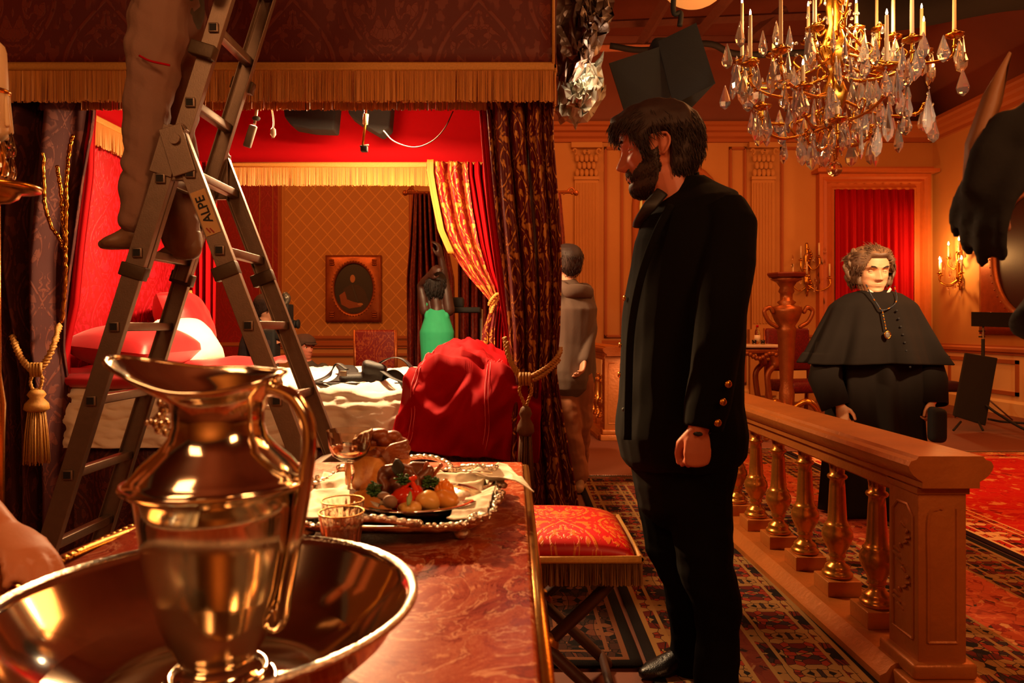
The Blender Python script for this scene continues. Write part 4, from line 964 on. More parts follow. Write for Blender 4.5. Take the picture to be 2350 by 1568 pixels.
# collar, lapel and black shirt at the throat
q = MB(); q.grid(lambda u, v: P(1560 + 52 * math.cos(PI * (.15 + 1.7 * u)), 0, Y0) * 0 + Vector((P(1556, 0, Y0).x + (.072 - .014 * v) * math.cos(PI * (.0 + 1.95 * u)), Y0 + (.085 - .02 * v) * math.sin(PI * 1.95 * u), P(0, 450, Y0).z + .075 * v - .075 * (1 - math.cos(PI * (1.95 * u) - PI * .05)) * .8)), 40, 4)
q.build('collar', M['blackwool'], mm, thick=.010)
MB().tube(crv([P(1520, 440, Y0 - .07), P(1490, 475, Y0 - .09), P(1470, 505, Y0 - .05), P(1466, 520, Y0)]), [(.02, .006)] * 25, 8, ref=(1, 0, 0)).build('shirt_collar', flat('black_shirt', '1a1614', .6), mm)
MB().tube(crv([P(1540, 470, Y0 - .14), P(1505, 540, Y0 - .19), P(1470, 640, Y0 - .17), P(1448, 760, Y0 - .13), P(1442, 900, Y0 - .13), P(1440, 1010, Y0 - .14)]), [(.012, .004)] * 41, 8, ref=(1, 0, 0)).build('lapel_edge', M['blackwool'], mm)
def button(p, r, d, m=None): MB().lathe([(r * .9, 0), (r, .001), (r * .95, .003), (r * .6, .005), (.0005, .006)], (0, 0, 0), 16, frame(p, d, (0, 0, 1)) @ Matrix.Rotation(PI / 2, 4, 'Y')).build('button', m or M['brass'], mm)
for x, y, dd in ((1671, 882, 1.872), (1659, 923, 1.868), (1647, 971, 1.868)): button(P(x, y, dd), .0105, (.2, -1, 0))
for x, y in ((1434, 684), (1424, 792), (1422, 860)): button(P(x, y, Y0 - .02), .009, (-1, -.3, 0))
button(P(1432, 940, Y0 - .12), .006, (-.6, -.8, 0), M['black'])
MB().tube([P(1603 - 22, 992, 1.93) , P(1603, 997, 1.90), P(1603 + 24, 992, 1.93), P(1603, 985, 1.965), P(1603 - 22, 992, 1.93)], .006, 8).build('bracelet', M['black'], mm)
tr = MB(); T = [ring(1440, 1688, 1000, .15), ring(1448, 1685, 1060, .16), ring(1452, 1680, 1110, .15)]; tr.tube([p for p, _ in T], [r for _, r in T], 20, ref=(1, 0, 0), round_=True)
tr.tube([P(1606, 1060, 2.13), P(1604, 1130, 2.13), P(1610, 1200, 2.13), P(1618, 1300, 2.13), P(1640, 1370, 2.14), P(1648, 1450, 2.15), P(1646, 1520, 2.15), P(1645, 1590, 2.15)], [.110, .106, .095, .086, .076, .067, .066, .069], 18)
tr.tube([P(1534, 1060, 2.32), P(1540, 1150, 2.31), P(1558, 1250, 2.30), P(1575, 1330, 2.29), P(1583, 1420, 2.33), P(1585, 1480, 2.35), P(1583, 1545, 2.35)], [.115, .115, .105, .08, .068, .066, .072], 18)
skin_obj('trousers', tr, M['blackwool'], .0065, mm, 3, wrinkle(.009, 7, (1, 1, 1.6)))
M['leather'] = flat('black_leather', '100c0a', .3, 0, .2, 40, .3)
for hl, to in ((P(1585, 1555, 2.36), P(1478, 1568, 2.30)), (P(1660, 1600, 2.15), P(1545, 1620, 2.10))):
    hl.z = 0; to.z = 0; s = skin_obj('shoe', shoe_mb(hl, to, .09, .048), M['leather'], .006, mm)
    q = MB()
    for i in range(4): f = .35 + i * .09; c = hl.lerp(to, f) + Vector((0, 0, .09 * (1.0 - f * .62))); q.tube([c + Vector((0, -.03, -.01)), c + Vector((0, 0, .006)), c + Vector((0, .03, -.01))], .003, 6)
    q.build('laces', M['nylon'], s)

# ---------- the cleric beyond the rail
PY = 4.3
pr = thing('person', 'grey-haired cleric in a black cape and cassock facing us beyond the balustrade', 'person', (2.18, PY, 0))
px = lambda x: (x - 1175) / F * PY
pz = lambda y: CH - (y - HZ) / F * PY
Mh = headM(.285, (px(2000), PY + .02, pz(676)), (-.03, -1, -.10), (0, -.1, 1))
b = MB(); b.merge(head_mb(), Mh); cx = px(2008)
b.tube([(cx, PY + .03, pz(720)), (cx, PY + .03, pz(690)), (px(2002), PY + .02, pz(650))], [.07, .062, .062], 14, round_=True)
b.tube([(cx, PY + .03, pz(1000)), (cx, PY + .03, pz(800)), (cx, PY + .03, pz(730))], [(.15, .10), (.15, .10), (.09, .07)], 18, ref=(1, 0, 0), round_=True)
for s, xs, xe, xw, yw in ((-1, 1955, 1890, 1910, 936), (1, 2066, 2128, 2116, 928)):
    b.tube([(px(xs), PY + .02, pz(700)), (px(xe), PY, pz(820)), (px(xw), PY - .1, pz(yw - 12))], [.03, .035, .028], 12, round_=True)
    b.merge(hand_mb((.7, .9, .6), s=.95), frame((px(xw), PY - .10, pz(yw - 8)), (-.15 * s, -.25, -1), (s * .8, -.6, .0)) @ (Matrix.Scale(-1, 4, (0, 1, 0)) if s > 0 else Matrix()))
for s in (-1, 1): b.tube([(cx + s * .09, PY, pz(1000)), (cx + s * .09, PY, .08)], [.08, .045], 10, round_=True)
skin_obj('body', b, flat('pale_skin', 'e4ac80', .5, 0, .14, 30, .3, .003), .0048, pr, 0)
eyes_etc(Mh, pr, flat('dark_grey_brow', '3a2c22', .6), True, bpy.data.materials['pale_skin'])
def ptest(a, z):
    aa = abs(math.atan2(math.sin(a), math.cos(a)))
    lim = .80 if aa < .5 else (.80 - (aa - .5) * .62 if aa < 1.0 else (.22 if aa > 1.12 else .42))
    return max(0, min(1, (z - lim) / .05 + .5))
M['hairp'] = flat('grey_blond_hair', '6a4e36', .5, 0, .7, 22, .3)
ho = hair_cap(Mh, ptest, lambda a, z: .07 + .03 * (math.cos(a) < 0), M['hairp'], pr, strands=1500, slen=.14, comb=lambda a, z, p, r: (Vector((-.5, math.sin(a) * 1.2, .1)) if z > .7 else Vector((-.1, math.sin(a) * .3, -1))), srad=.0022, amp=.10, nfreq=6)
cu_ = MB(); rr2 = random.Random(5)
for s in (-1, 1):
    for x, y, z, r in ((.0, .30, .82, .10), (-.08, .38, .70, .12), (-.02, .42, .60, .10), (-.12, .46, .50, .12), (-.05, .45, .40, .10), (-.14, .42, .30, .10), (-.2, .38, .55, .14), (-.2, .34, .35, .13), (.10, .22, .90, .08), (-.12, .3, .84, .12)):
        c = Vector((x, s * y, z)); pts = [c + Vector((.3 * r * math.sin(t) + .1 * r, s * .35 * r * math.cos(t), r * (.8 - t * .55))) for t in [q * .5 for q in range(7)]]
        cu_.tube([Mh @ p for p in pts], [r * .272 * .55] * 7, 10, round_=True)
skin_obj('hair_curls', cu_, M['hairp'], .0045, ho, 1, wrinkle(.004, 60))
M['cape'] = flat('black_wool_cape', '1f1914', .9, 0, .12, 200, .3, .002, .15)
def cape(u, v):
    a = 2 * PI * u
    y = lerp([(0, 668), (.12, 676), (.28, 700), (.5, 755), (.75, 805), (1, 838)], v)
    w = lerp([(0, .085), (.12, .16), (.22, .225), (.3, .262), (.5, .325), (.75, .385), (1, .43)], v); d = lerp([(0, .08), (.12, .12), (.3, .17), (.6, .22), (1, .25)], v)
    f = max(0, v - .25) * .045; k = math.sin(a * 9 + .7) + .5 * math.sin(a * 17)
    z = pz(y) + (.012 * math.cos(a * 2) if v > .8 else 0) - .03 * v * abs(math.sin(a)) ** 4 * -1
    return Vector((px(2010) + math.cos(a) * (w + f * k), PY + .03 + math.sin(a) * (d + f * k), z))
cp = MB().grid(cape, 140, 40, (3, .6)).build('cape', M['cape'], pr, thick=.008)
def cass(u, v):
    a = 2 * PI * u; w = lerp([(0, .17), (.12, .27), (.3, .27), (.6, .27), (1, .30)], v); d = lerp([(0, .12), (1, .22)], v)
    f = .012 + .028 * v; k = math.sin(a * 8 + 1.2) + .4 * math.sin(a * 15)
    return Vector((px(2012) + math.cos(a) * (w + f * k), PY + .03 + math.sin(a) * (d + f * k), pz(700) * (1 - v) + .03 * v))
MB().grid(cass, 120, 40, (3, 1.2)).build('cassock', M['cape'], pr, thick=.006)
for s, xs, xe, xw, yw in ((-1, 1905, 1888, 1905, 930), (1, 2118, 2128, 2122, 925)):
    q = MB(); c0 = Vector((px(xs), PY, pz(790))); c1 = Vector((px(xe), PY - .03, pz(870))); c2 = Vector((px(xw), PY - .08, pz(yw)))
    q.tube([c0, c1, c2], [(.075, .07), (.095, .08), (.088, .065)], 22, ref=(1, 0, 0), cap=False); q.noise(.012, 9)
    q.build('sleeve', M['cape'], pr, thick=.006)
MB().tube(crv([(px(1982), PY - .055, pz(668)), (px(1994), PY - .085, pz(680)), (px(2012), PY - .09, pz(682)), (px(2030), PY - .07, pz(664))]), [(.010, .004)] * 25, 8, ref=(0, 0, 1)).build('white_collar', M['white'], pr)
MB().lathe([(.078, pz(694)), (.074, pz(676)), (.070, pz(670))], (cx, PY + .03, 0), 28).build('collar', M['cape'], pr)
for i in range(8):
    y = 715 + i * 17.5; v = (y - 668) / 170; yy = PY + .03 - lerp([(0, .08), (.12, .12), (.3, .17), (.6, .22), (1, .25)], lerp([(668, 0), (676, .12), (700, .28), (755, .5), (805, .75), (838, 1)], y)) - .012
    MB().ball((px(2023 + i * 2), yy - .012, pz(y)), (.007, .005, .007), 8, 6).build('button', M['black'], pr)
def capefront(y): return PY + .03 - lerp([(0, .08), (.12, .12), (.3, .17), (.6, .22), (1, .25)], lerp([(668, 0), (676, .12), (700, .28), (755, .5), (805, .75), (838, 1)], y)) - .03
ch = MB(); gd = MB()
L = crv([(px(1973), capefront(660), pz(656)), (px(1975), capefront(680) , pz(680)), (px(1982), capefront(700), pz(702)), (px(1990), capefront(713), pz(714)), (px(2012), capefront(707), pz(706)), (px(2028), capefront(690), pz(690)), (px(2035), capefront(670), pz(660))], 10)
for i, p in enumerate(L): (gd if i % 11 in (3, 4) else ch).ball(p, .0048, 6, 5)
for i in range(18): y = 716 + i * 2.3; (gd if i % 3 else ch).ball((px(1990 + i * .15), capefront(y), pz(y)), .005, 6, 5)
rs = ch.build('rosary', flat('dark_blue_beads', '2a3038', .3), pr); gd.build('gold_bead', M['brass'], rs)
MB().tube([Vector((px(1994) + .017 * math.cos(a), capefront(768), pz(768) + .021 * math.sin(a))) for a in [i * PI / 8 for i in range(17)]], .004, 6).build('medallion_ring', M['brass'], rs)
MB().ball((px(1994), capefront(768), pz(768)), (.014, .004, .018), 12, 8).build('medallion', flat('grey_stone', '6a6258', .3), rs)
skin_obj('black_hat', MB().rbox((px(2105), PY - .2, pz(965)), (.10, .07, .2), .03).noise(.02, 8), M['felt'], .008, None, label='black felt hat held upside down in the cleric\'s hand', cat='hat')
# ---------- crew member on the ladder
D = 2.45; g = lambda x, y, d=D: tuple(P(x, y, d))
t, Mh_, V_ = figure('crew member in grey-brown work trousers standing up on the ladder, cropped by the picture top', (-1.2, D, 1.40), dict(
    pel=g(385, -30), wai=g(395, -160), che=g(405, -300), nek=g(405, -420), hed=g(395, -475), shL=g(400, -390, D - .19), shR=g(410, -390, D + .19),
    elL=g(470, -200, D - .16), elR=g(480, -220, D + .16), wrL=g(488, -40, NY - .035), wrR=g(525, -120, FY + .02),
    hiL=g(370, 0, D - .08), hiR=g(405, 0, D + .08), knL=g(338, 235, D - .09), knR=g(400, 300, D + .07), anL=g(318, 505, D - .09), anR=g(415, 560, D + .07),
    hlL=g(318, 574, D - .09), toL=g(238, 574, D - .09), hlR=g(440, 598, D + .07), toR=g(372, 596, D + .07)), (-1, .1, -.2),
    dict(top=flat('olive_jacket', '4a4230', .8), leg=flat('mauve_work_trousers', '80604f', .85, 0, .15, 9, .3, .006), wr=lambda p: p + Vector((1, 1, 0)) * (.005 * (1 - 2.4 * abs(noise.noise(Vector((p.x * 4, p.y * 4, p.z * 13 + p.x * 9))))) + .008 * noise.noise(p * 16)), shoe=flat('brown_shoe_leather', '7a5a40', .5), hair=M['hairb'], skin=flat('ladder_skin', 'c07a5a', .5)),
    hair=short, voxel=.0065, slim=.98, hands={'L': ((.25, .15, .9), (-.5, -.8, 0), (1.0, 1.0, .6)), 'R': ((.25, 0, 1), (.3, .9, 0), (1, 1, .6))}, jacket=(.18, .12))
q = MB()
q.tube(crv([P(320, 128, D - .18), P(345, 140, D - .19), P(390, 150, D - .18)]), .004, 6); q.build('red_piping', M['redcloth'], t)
# ---------- woman in a green tank top, seen from behind beyond the bed
D = 6.0; g = lambda x, y, d=D: tuple(P(x, y, d))
figure('woman in a bright green tank top with both arms raised beyond the bed', (-.62, D, 0), dict(
    pel=g(1002, 890), wai=g(1002, 835), che=g(1003, 762), nek=g(1003, 704), hed=(P(1000, 680, D).x, D, P(0, 684, D).z), shL=g(976, 712), shR=g(1030, 712),
    elL=g(966, 655), elR=g(1020, 640), wrL=g(985, 632, D - .12), wrR=g(1012, 590, D - .05),
    hiL=g(984, 900), hiR=g(1020, 900), knL=g(984, 985), knR=g(1020, 985), anL=g(984, 1050), anR=g(1020, 1050),
    hlL=(-.71, D - .05, 0), toL=(-.71, D + .2, 0), hlR=(-.57, D - .05, 0), toR=(-.57, D + .2, 0)), (.1, 1, 0),
    dict(top=flat('green_jersey', '1f9a6a', .8), leg=flat('dark_jeans', '1a1a22', .9), hair=flat('black_hair', '120a08', .7), skin=flat('dark_skin', '34180f', .5)),
    hair=lambda Mh, t, m: hair_cap(Mh, cover(.62, .2, .1), lambda a, z: .09, m, t, strands=500, slen=.2, comb=comb_down, srad=.004), voxel=.010, slim=.95, tank=True, jacket=(.155, .105), detail=False, hh=.225)
# ---------- person in a grey jacket walking away between curtain and rail
D = 4.9; g = lambda x, y, d=D: tuple(P(x, y, d))
figure('person in a grey hooded jacket and tan trousers walking away behind the brocade curtain', (.42, D, 0), dict(
    pel=g(1312, 850), wai=g(1312, 790), che=g(1315, 710), nek=g(1305, 650), hed=(P(1303, 636, D).x, D, P(0, 640, D).z), shL=g(1280, 668, D - .08), shR=g(1342, 672, D + .08),
    elL=g(1268, 740, D - .1), elR=g(1352, 755, D - .02), wrL=g(1262, 800, D - .1), wrR=g(1340, 825, D - .12),
    hiL=g(1298, 870), hiR=g(1330, 870), knL=g(1308, 990), knR=g(1332, 985, D + .1), anL=g(1330, 1095), anR=g(1325, 1085, D + .3),
    hlL=(.46, D - .05, 0), toL=(.50, D + .2, 0), hlR=(.47, D + .3, 0), toR=(.5, D + .5, 0)), (-.4, 1, 0),
    dict(top=flat('grey_canvas_jacket', '5a463a', .9), leg=flat('tan_trousers', '8a5230', .85), hair=M['hairb'], shoe=flat('grey_trainers', 'a8805c', .7)), hair=short, voxel=.008, slim=1.05, jacket=(.185, .135), detail=False)
skin_obj('hood', MB().tube(crv([P(1282, 655, 4.86), P(1300, 668, 4.78), P(1330, 668, 4.80), P(1352, 672, 4.88)]), [(.05, .035)] * 25, 10, ref=(0, 0, 1), round_=True), bpy.data.materials['grey_canvas_jacket'], .01, bpy.data.objects['person.004'] if 'person.004' in bpy.data.objects else None)
# ---------- crouching person in a cap, and the camera operator, behind the bed
D = 6.7; g = lambda x, y, d=D: tuple(P(x, y, d))
t, Mh, V = figure('person in a flat cap crouching beyond the bed, looking right beside the film camera', (-1.8, D, 0), dict(
    pel=g(700, 960), wai=g(703, 920), che=g(708, 870), nek=g(706, 835), hed=(P(697, 824, D).x, D, P(0, 826, D).z), shL=g(680, 848, D - .1), shR=g(745, 850, D - .05),
    elL=g(680, 900, D - .2), elR=g(755, 905, D - .2), wrL=g(720, 930, D - .35), wrR=g(742, 935, D - .35),
    hiL=g(685, 980), hiR=g(720, 980), knL=g(690, 950, D - .4), knR=g(740, 950, D - .4), anL=(-1.9, D - .3, .08), anR=(-1.68, D - .3, .08),
    hlL=(-1.9, D - .25, 0), toL=(-1.9, D - .5, 0), hlR=(-1.68, D - .25, 0), toR=(-1.68, D - .5, 0)), (.8, -.5, 0),
    dict(top=flat('khaki_jacket', '4a4030', .9), leg=M['black'], hair=M['hairb'], skin=flat('red_lit_skin', 'c07058', .6)), voxel=.009, jacket=(.18, .13))
hair_cap(Mh, cover(.66, .5, .3), lambda a, z: .09, flat('brown_cap', '4a3024', .9), t, 'cap', 1, .01, comb_down, kids='cap_button')
MB().grid(lambda u, v: Mh @ Vector((.36 + .22 * v * math.cos((u - .5) * 2), (u - .5) * .55, .68 - .05 * v)), 12, 4).build('cap_brim', bpy.data.materials['brown_cap'], t, thick=.008)
D = 6.3; g = lambda x, y, d=D: tuple(P(x, y, d))
figure('camera operator in dark clothes bent behind the film camera beyond the bed', (-2.15, D, 0), dict(
    pel=g(570, 900, D + .1), wai=g(572, 850, D + .05), che=g(585, 790), nek=g(598, 742), hed=(P(612, 728, D).x, D, P(0, 735, D).z), shL=g(575, 755, D - .12), shR=g(600, 758, D + .12),
    elL=g(590, 810, D - .2), elR=g(612, 815, D + .1), wrL=g(618, 785, D - .15), wrR=g(622, 790, D + .1),
    hiL=g(560, 910, D), hiR=g(582, 910, D + .2), knL=g(560, 990, D), knR=g(582, 990, D + .2), anL=g(560, 1040, D), anR=g(582, 1040, D + .2),
    hlL=(-2.4, D, 0), toL=(-2.2, D - .05, 0), hlR=(-2.3, D + .2, 0), toR=(-2.1, D + .2, 0)), (1, -.1, -.1),
    dict(top=flat('dark_plum_fleece', '2a1a1c', .9), leg=M['black'], hair=M['hairb']), hair=short, voxel=.009, detail=False)
# ---------- person leaning on the table's left edge: only the hand is in the picture
h = Vector((-.82, 1.13, .825))
figure('bare-armed person outside the picture whose hand leans on the left edge of the table', (-1.35, 1.0, 0), dict(
    pel=(-1.38, 1.0, .93), wai=(-1.37, 1.0, 1.05), che=(-1.33, 1.0, 1.25), nek=(-1.29, 1.0, 1.45), hed=(-1.27, 1.0, 1.52), shL=(-1.31, 1.18, 1.39), shR=(-1.31, .82, 1.39),
    elL=(-1.16, 1.22, 1.10), elR=(-1.40, .74, 1.12), wrL=tuple(h), wrR=(-1.36, .72, .86), hiL=(-1.38, 1.09, .88), hiR=(-1.38, .91, .88), knL=(-1.36, 1.1, .48), knR=(-1.36, .9, .48),
    anL=(-1.38, 1.1, .08), anR=(-1.38, .9, .08), hlL=(-1.42, 1.1, 0), toL=(-1.18, 1.12, 0), hlR=(-1.42, .9, 0), toR=(-1.18, .9, 0)), (1, .2, -.2),
    dict(top=flat('grey_vest', '3a3430', .9), leg=M['black'], hair=M['hairb'], skin=flat('arm_skin', 'd08a60', .5)), hair=short, voxel=.0065, tank=True,
    hands={'L': ((.82, -.5, -.24), (.1, .1, 1), (.25, .35, .25))})
# ---------- crew member on the right: gloved hand and sleeve reach into the picture
D = 1.15; W0_ = P(2338, 322, D)
t, Mh, V = figure('crew member in dark clothes, black gloved hand hanging in at the right edge', (1.32, 1.2, 0), dict(
    pel=(1.34, 1.2, .95), wai=(1.33, 1.2, 1.08), che=(1.30, 1.19, 1.30), nek=(1.26, 1.18, 1.50), hed=(1.24, 1.17, 1.57), shL=(1.24, 1.02, 1.45), shR=(1.27, 1.37, 1.42),
    elL=(1.06, 1.06, 1.60), elR=(.945, 1.25, 1.155), wrL=tuple(W0_), wrR=(1.12, 1.08, 1.08), hiL=(1.34, 1.11, .90), hiR=(1.34, 1.29, .90), knL=(1.32, 1.1, .49), knR=(1.32, 1.3, .49),
    anL=(1.34, 1.1, .08), anR=(1.34, 1.3, .08), hlL=(1.38, 1.1, 0), toL=(1.14, 1.1, 0), hlR=(1.38, 1.3, 0), toR=(1.14, 1.3, 0)), (-1, .1, -.1),
    dict(top=flat('dark_sleeve_cloth', '160f0c', .9), leg=M['black'], hair=M['hairb']), hair=short, voxel=.0065,
    hands={'L': ((-.60, 0, -1), (-.8, -.5, .5), (.30, .42, .3))})
gl = MB(); gl.merge(hand_mb((.30, .42, .30), .05, s=1.3), frame(W0_, (-.60, 0, -1), (-.8, -.5, .5)))
gl.tube([P(2336, 300, D), P(2293, 380, D), P(2243, 440, D)], [(.05, .03), (.055, .03), (.03, .02)], 12, round_=True)
gl.tube([W0_ + Vector((.10, -.03, .06)), W0_ + Vector((.04, 0, .03)), W0_], [.05, .047, .045], 12, round_=True)
skin_obj('black_glove', gl, flat('black_knit', '0c0908', .9), .008, t, 4)
g = lambda x, y, d=D: P(x + 18, y, d)
q = MB(); q.rings([[g(2298, 118, D + .03), g(2304, 122, D + .05), g(2300, 124, D + .02)], [g(2236, 220, D + .02), g(2282, 236, D + .05), g(2262, 240, D)], [g(2196, 330, D + .02), g(2250, 330, D + .05), g(2225, 340, D)], [g(2190, 420, D + .02), g(2226, 430, D + .05), g(2205, 430, D)]])
q.build('tan_strap', flat('tan_leather', '8a5a30', .6), t)
# ================================================================= marble table in the foreground
TZ = .77; TX0, TX1, TY0, TY1 = -.715, .03, .30, 1.985
n = NT('red_marble', .16, 0, .22); o = n.obj(); wv = n.noi(o, 5.5, 6, .65, 2.0); a = n.noi(n.comb(*[n.ma('ADD', q, n.ma('MULTIPLY', wv, .5)) for q in n.sep(o)]), 9, 8, .7, 1.2)
vein = n.ma('SUBTRACT', 1.0, n.ss(n.ma('ABSOLUTE', n.ma('SUBTRACT', wv, .5)), .0, .018)); v2 = n.ma('SUBTRACT', 1.0, n.ss(n.ma('ABSOLUTE', n.ma('SUBTRACT', a, .52)), .0, .012))
c = n.ramp(a, [(.3, '4a0e04'), (.42, '84260a'), (.54, 'a04014'), (.64, '701e08'), (.8, 'b06028')])
bl = n.ss(n.noi(n.comb(*[n.ma('ADD', q, n.ma('MULTIPLY', wv, .2)) for q in n.sep(o)]), 26, 3), .64, .72)
c = n.mix(n.ma('MULTIPLY', n.ma('MAXIMUM', vein, n.ma('MULTIPLY', v2, .6)), .85), c, 'c89070'); c = n.mix(n.ma('MULTIPLY', bl, .55), c, 'd89a70'); n.set('Base Color', c); n.set('Roughness', n.ma('ADD', .14, n.ma('MULTIPLY', a, .34)))
tb = thing('console_table', 'long red marble topped table with gilt edging running away in the foreground', 'table', (-.34, 1.14, 0), .0)
MB().rbox(((TX0 + TX1) / 2, (TY0 + TY1) / 2, TZ - .015), (TX1 - TX0, TY1 - TY0, .03), .006).build('marble_top', n.m, tb)
e = MB(); z = TZ - .016
pth = [(TX1 + .006, TY0), (TX1 + .006, TY1 + .006), (TX0 - .004, TY1 + .006)]
for p0, p1 in zip(pth, pth[1:]): e.tube([Vector((p0[0], p0[1], z)), Vector((p1[0], p1[1], z))], (.012, .008), 10)
for p0, p1 in zip(pth, pth[1:]): e.tube([Vector((p0[0], p0[1], z - .016)), Vector((p1[0], p1[1], z - .016))], .008, 8)
e.tube(crv([(TX0 - .004, TY1 + .006, z), (TX0 - .012, 1.7, z), (TX0 - .004, 1.45, z), (TX0 - .045, 1.2, z), (TX0 - .03, 1.0, z), (TX0 - .006, .8, z), (TX0 - .006, TY0, z)]), [(.014, .010)] * 49, 10)
for i in range(30): e.ball((TX0 - .02 - .02 * math.sin(PI * i / 29), .95 + i * .017, z + .002), (.009, .011, .009), 8, 6)
e.build('gilt_edge', M['brass'], tb)
ap = MB()
for x in (TX0 + .05, TX1 - .05): ap.rbox((x, 1.14, TZ - .09), (.03, 1.5, .11), .008)
for y in (TY0 + .06, TY1 - .06): ap.rbox((-.34, y, TZ - .09), (.62, .03, .11), .008)
ap.build('apron', M['gold'], tb)
for x in (TX0 + .07, TX1 - .07):
    for y in (TY0 + .08, TY1 - .08):
        MB().tube(crv([(x, y, TZ - .05), (x, y, .60), (x + (.03 if x > -.3 else -.03), y, .48), (x, y, .30), (x - (.02 if x > -.3 else -.02), y, .12), (x, y, .02)], 6), [.035 - .0006 * i for i in range(31)], 12).build('leg', M['gold'], tb)
# ---- basin
bn = thing('silver_basin', 'wide polished silver basin under the ewer in the near foreground', 'basin', (-.312, .725, TZ))
BR = .207
MB().lathe([(.02, .008), (.08, .006), (.085, .001), (.10, .001), (.115, .014), (.15, .036), (.18, .065), (.198, .094), (.203, .100), (.209, .102), (.2105, .0985), (.207, .0955), (.203, .094), (.186, .066), (.157, .040), (.12, .020), (.10, .0135), (.05, .0125), (.001, .012)], (-.312, .725, TZ), 96).build('bowl', M['silver'], bn)
MB().lathe([(.2045, .1005), (.209, .105), (.2135, .1025), (.2135, .0985), (.209, .0965), (.2045, .1005)], (-.312, .725, TZ), 96, cap=False).build('rolled_rim', M['silver2'], bn)
# ---- ewer
EX, EY, EZ = -.297, .715, TZ + .0135
ew = thing('silver_ewer', 'tall polished silver ewer with helmet spout and long scroll handle standing in the basin', 'jug', (EX, EY, EZ))
prof = [(.001, .0), (.052, .0), (.054, .004), (.050, .008), (.052, .012), (.047, .016), (.040, .021), (.036, .026), (.037, .034), (.044, .046), (.055, .072), (.064, .105), (.071, .145), (.0755, .18), (.079, .2), (.084, .204), (.0875, .208), (.0875, .213), (.083, .216), (.080, .220), (.070, .232), (.056, .244), (.047, .256), (.0435, .268), (.044, .280), (.048, .292)]
mb = MB(); N_ = 72; R = []
for r, z in prof: R.append([Vector((EX + r * math.cos(2 * PI * k / N_), EY + r * math.sin(2 * PI * k / N_), EZ + z)) for k in range(N_)])
def lip(k, t, inn=0):
    a = 2 * PI * k / N_; c = math.cos(a); s = math.sin(a)
    sp = max(0, -c) ** 3; bkw = max(0, c) ** 3
    r = .048 + .013 * t + sp * .040 * t ** 1.3 + bkw * .010 * t - inn
    z = .292 + .018 * t + sp * .022 * t * t + bkw * .008 * t + max(0, s) ** 2 * .012 * t - abs(s) ** 2 * .002 * t - (.006 * t if s < 0 else 0) * abs(s)
    return Vector((EX - .006 * t + r * c, EY + r * s * (1 - .10 * t), EZ + z))
for t in (.35, .7, 1.0): R.append([lip(k, t) for k in range(N_)])
R.append([lip(k, 1.06) + Vector((0, 0, .0015)) for k in range(N_)]); R.append([lip(k, 1.0, .003) + Vector((0, 0, .001)) for k in range(N_)])
for t in (.7, .35, .0): R.append([lip(k, t, .003) for k in range(N_)])
for r, z in ((.044, .285), (.040, .270), (.045, .256), (.06, .238), (.076, .2), (.06, .1), (.03, .04), (.001, .036)): R.append([Vector((EX + r * math.cos(2 * PI * k / N_), EY + r * math.sin(2 * PI * k / N_), EZ + z)) for k in range(N_)])
mb.rings(R, False).build('vessel', M['silver'], ew)
q = MB(); q.tube([lip(k % N_, 1.04) + Vector((0, 0, .001)) for k in range(N_ + 1)], .0024, 8); q.build('lip_bead', M['silver'], ew)
for z, r in ((.2105, .0885), (.018, .046), (.006, .0545)):
    MB().tube([(EX + r * math.cos(a * PI / 36), EY + r * math.sin(a * PI / 36), EZ + z) for a in range(73)], .0026, 8).build('moulded_band', M['silver'], ew)
hx = lambda X, Y: ((X - 1175) / F * EY, EY - .004, CH - (Y - HZ) / F * EY)
hp = crv([hx(608, 892), hx(640, 893), hx(680, 915), hx(707, 965), hx(712, 1020), hx(704, 1090), hx(690, 1180), hx(672, 1280), hx(656, 1370), hx(650, 1415), hx(632, 1432), hx(622, 1400)], 8)
MB().tube(hp, [(.0125 - .0045 * min(1, i / 60), .0075) for i in range(len(hp))], 14, ref=(0, 1, 0), round_=True).build('handle', M['silver'], ew)
# bunch of round ornaments hooked behind the spout
q = MB()
for X, Y, r in ((372, 925, .006), (378, 940, .007), (370, 955, .006), (350, 968, .005), (362, 972, .007), (376, 975, .0075), (366, 985, .006), (384, 992, .006), (340, 970, .004)): q.ball(P(X, Y, .80), r, 10, 8)
q.tube(crv([P(395, 940, .765), P(380, 930, .79), P(366, 950, .80), P(345, 972, .80)]), .003, 6); q.build('grape_ornament', M['silver'], ew)
# ---- serving tray
tc = Vector((-.225, 1.44, TZ)); tr_ = thing('serving_tray', 'ornate silver tray with scrolled rim and loop handles laid with food', 'tray', tuple(tc), -.03)
Rt = ROOT[tr_.name]; W2, L2 = .195, .235
def trp(a, k, z):
    e = .42; c, s = math.cos(a), math.sin(a); x = abs(c) ** e * (1 if c > 0 else -1); y = abs(s) ** e * (1 if s > 0 else -1)
    wob = 1 + .012 * math.cos(a * 24) * (k > .93)
    return Rt @ Vector((x * W2 * k * wob, y * L2 * k * wob, z))
N_ = 144; R = [[trp(2 * PI * i / N_, k, z) for i in range(N_)] for k, z in ((.02, .022), (.6, .022), (.86, .022), (.92, .027), (.96, .036), (1.0, .041), (1.02, .040), (1.0, .034), (.95, .026), (.88, .018), (.5, .017), (.02, .017))]
MB().rings(R).build('dish', M['silver'], tr_)
q = MB(); rr = random.Random(3)
for i in range(150):
    a = 2 * PI * i / 150; p = trp(a, 1.01, .041); q.ball(p + Vector((rr.uniform(-.003, .003), rr.uniform(-.003, .003), rr.uniform(-.001, .003))), (rr.uniform(.004, .008), rr.uniform(.004, .008), rr.uniform(.003, .006)), 8, 6)
q.build('beaded_border', M['silver2'], tr_)
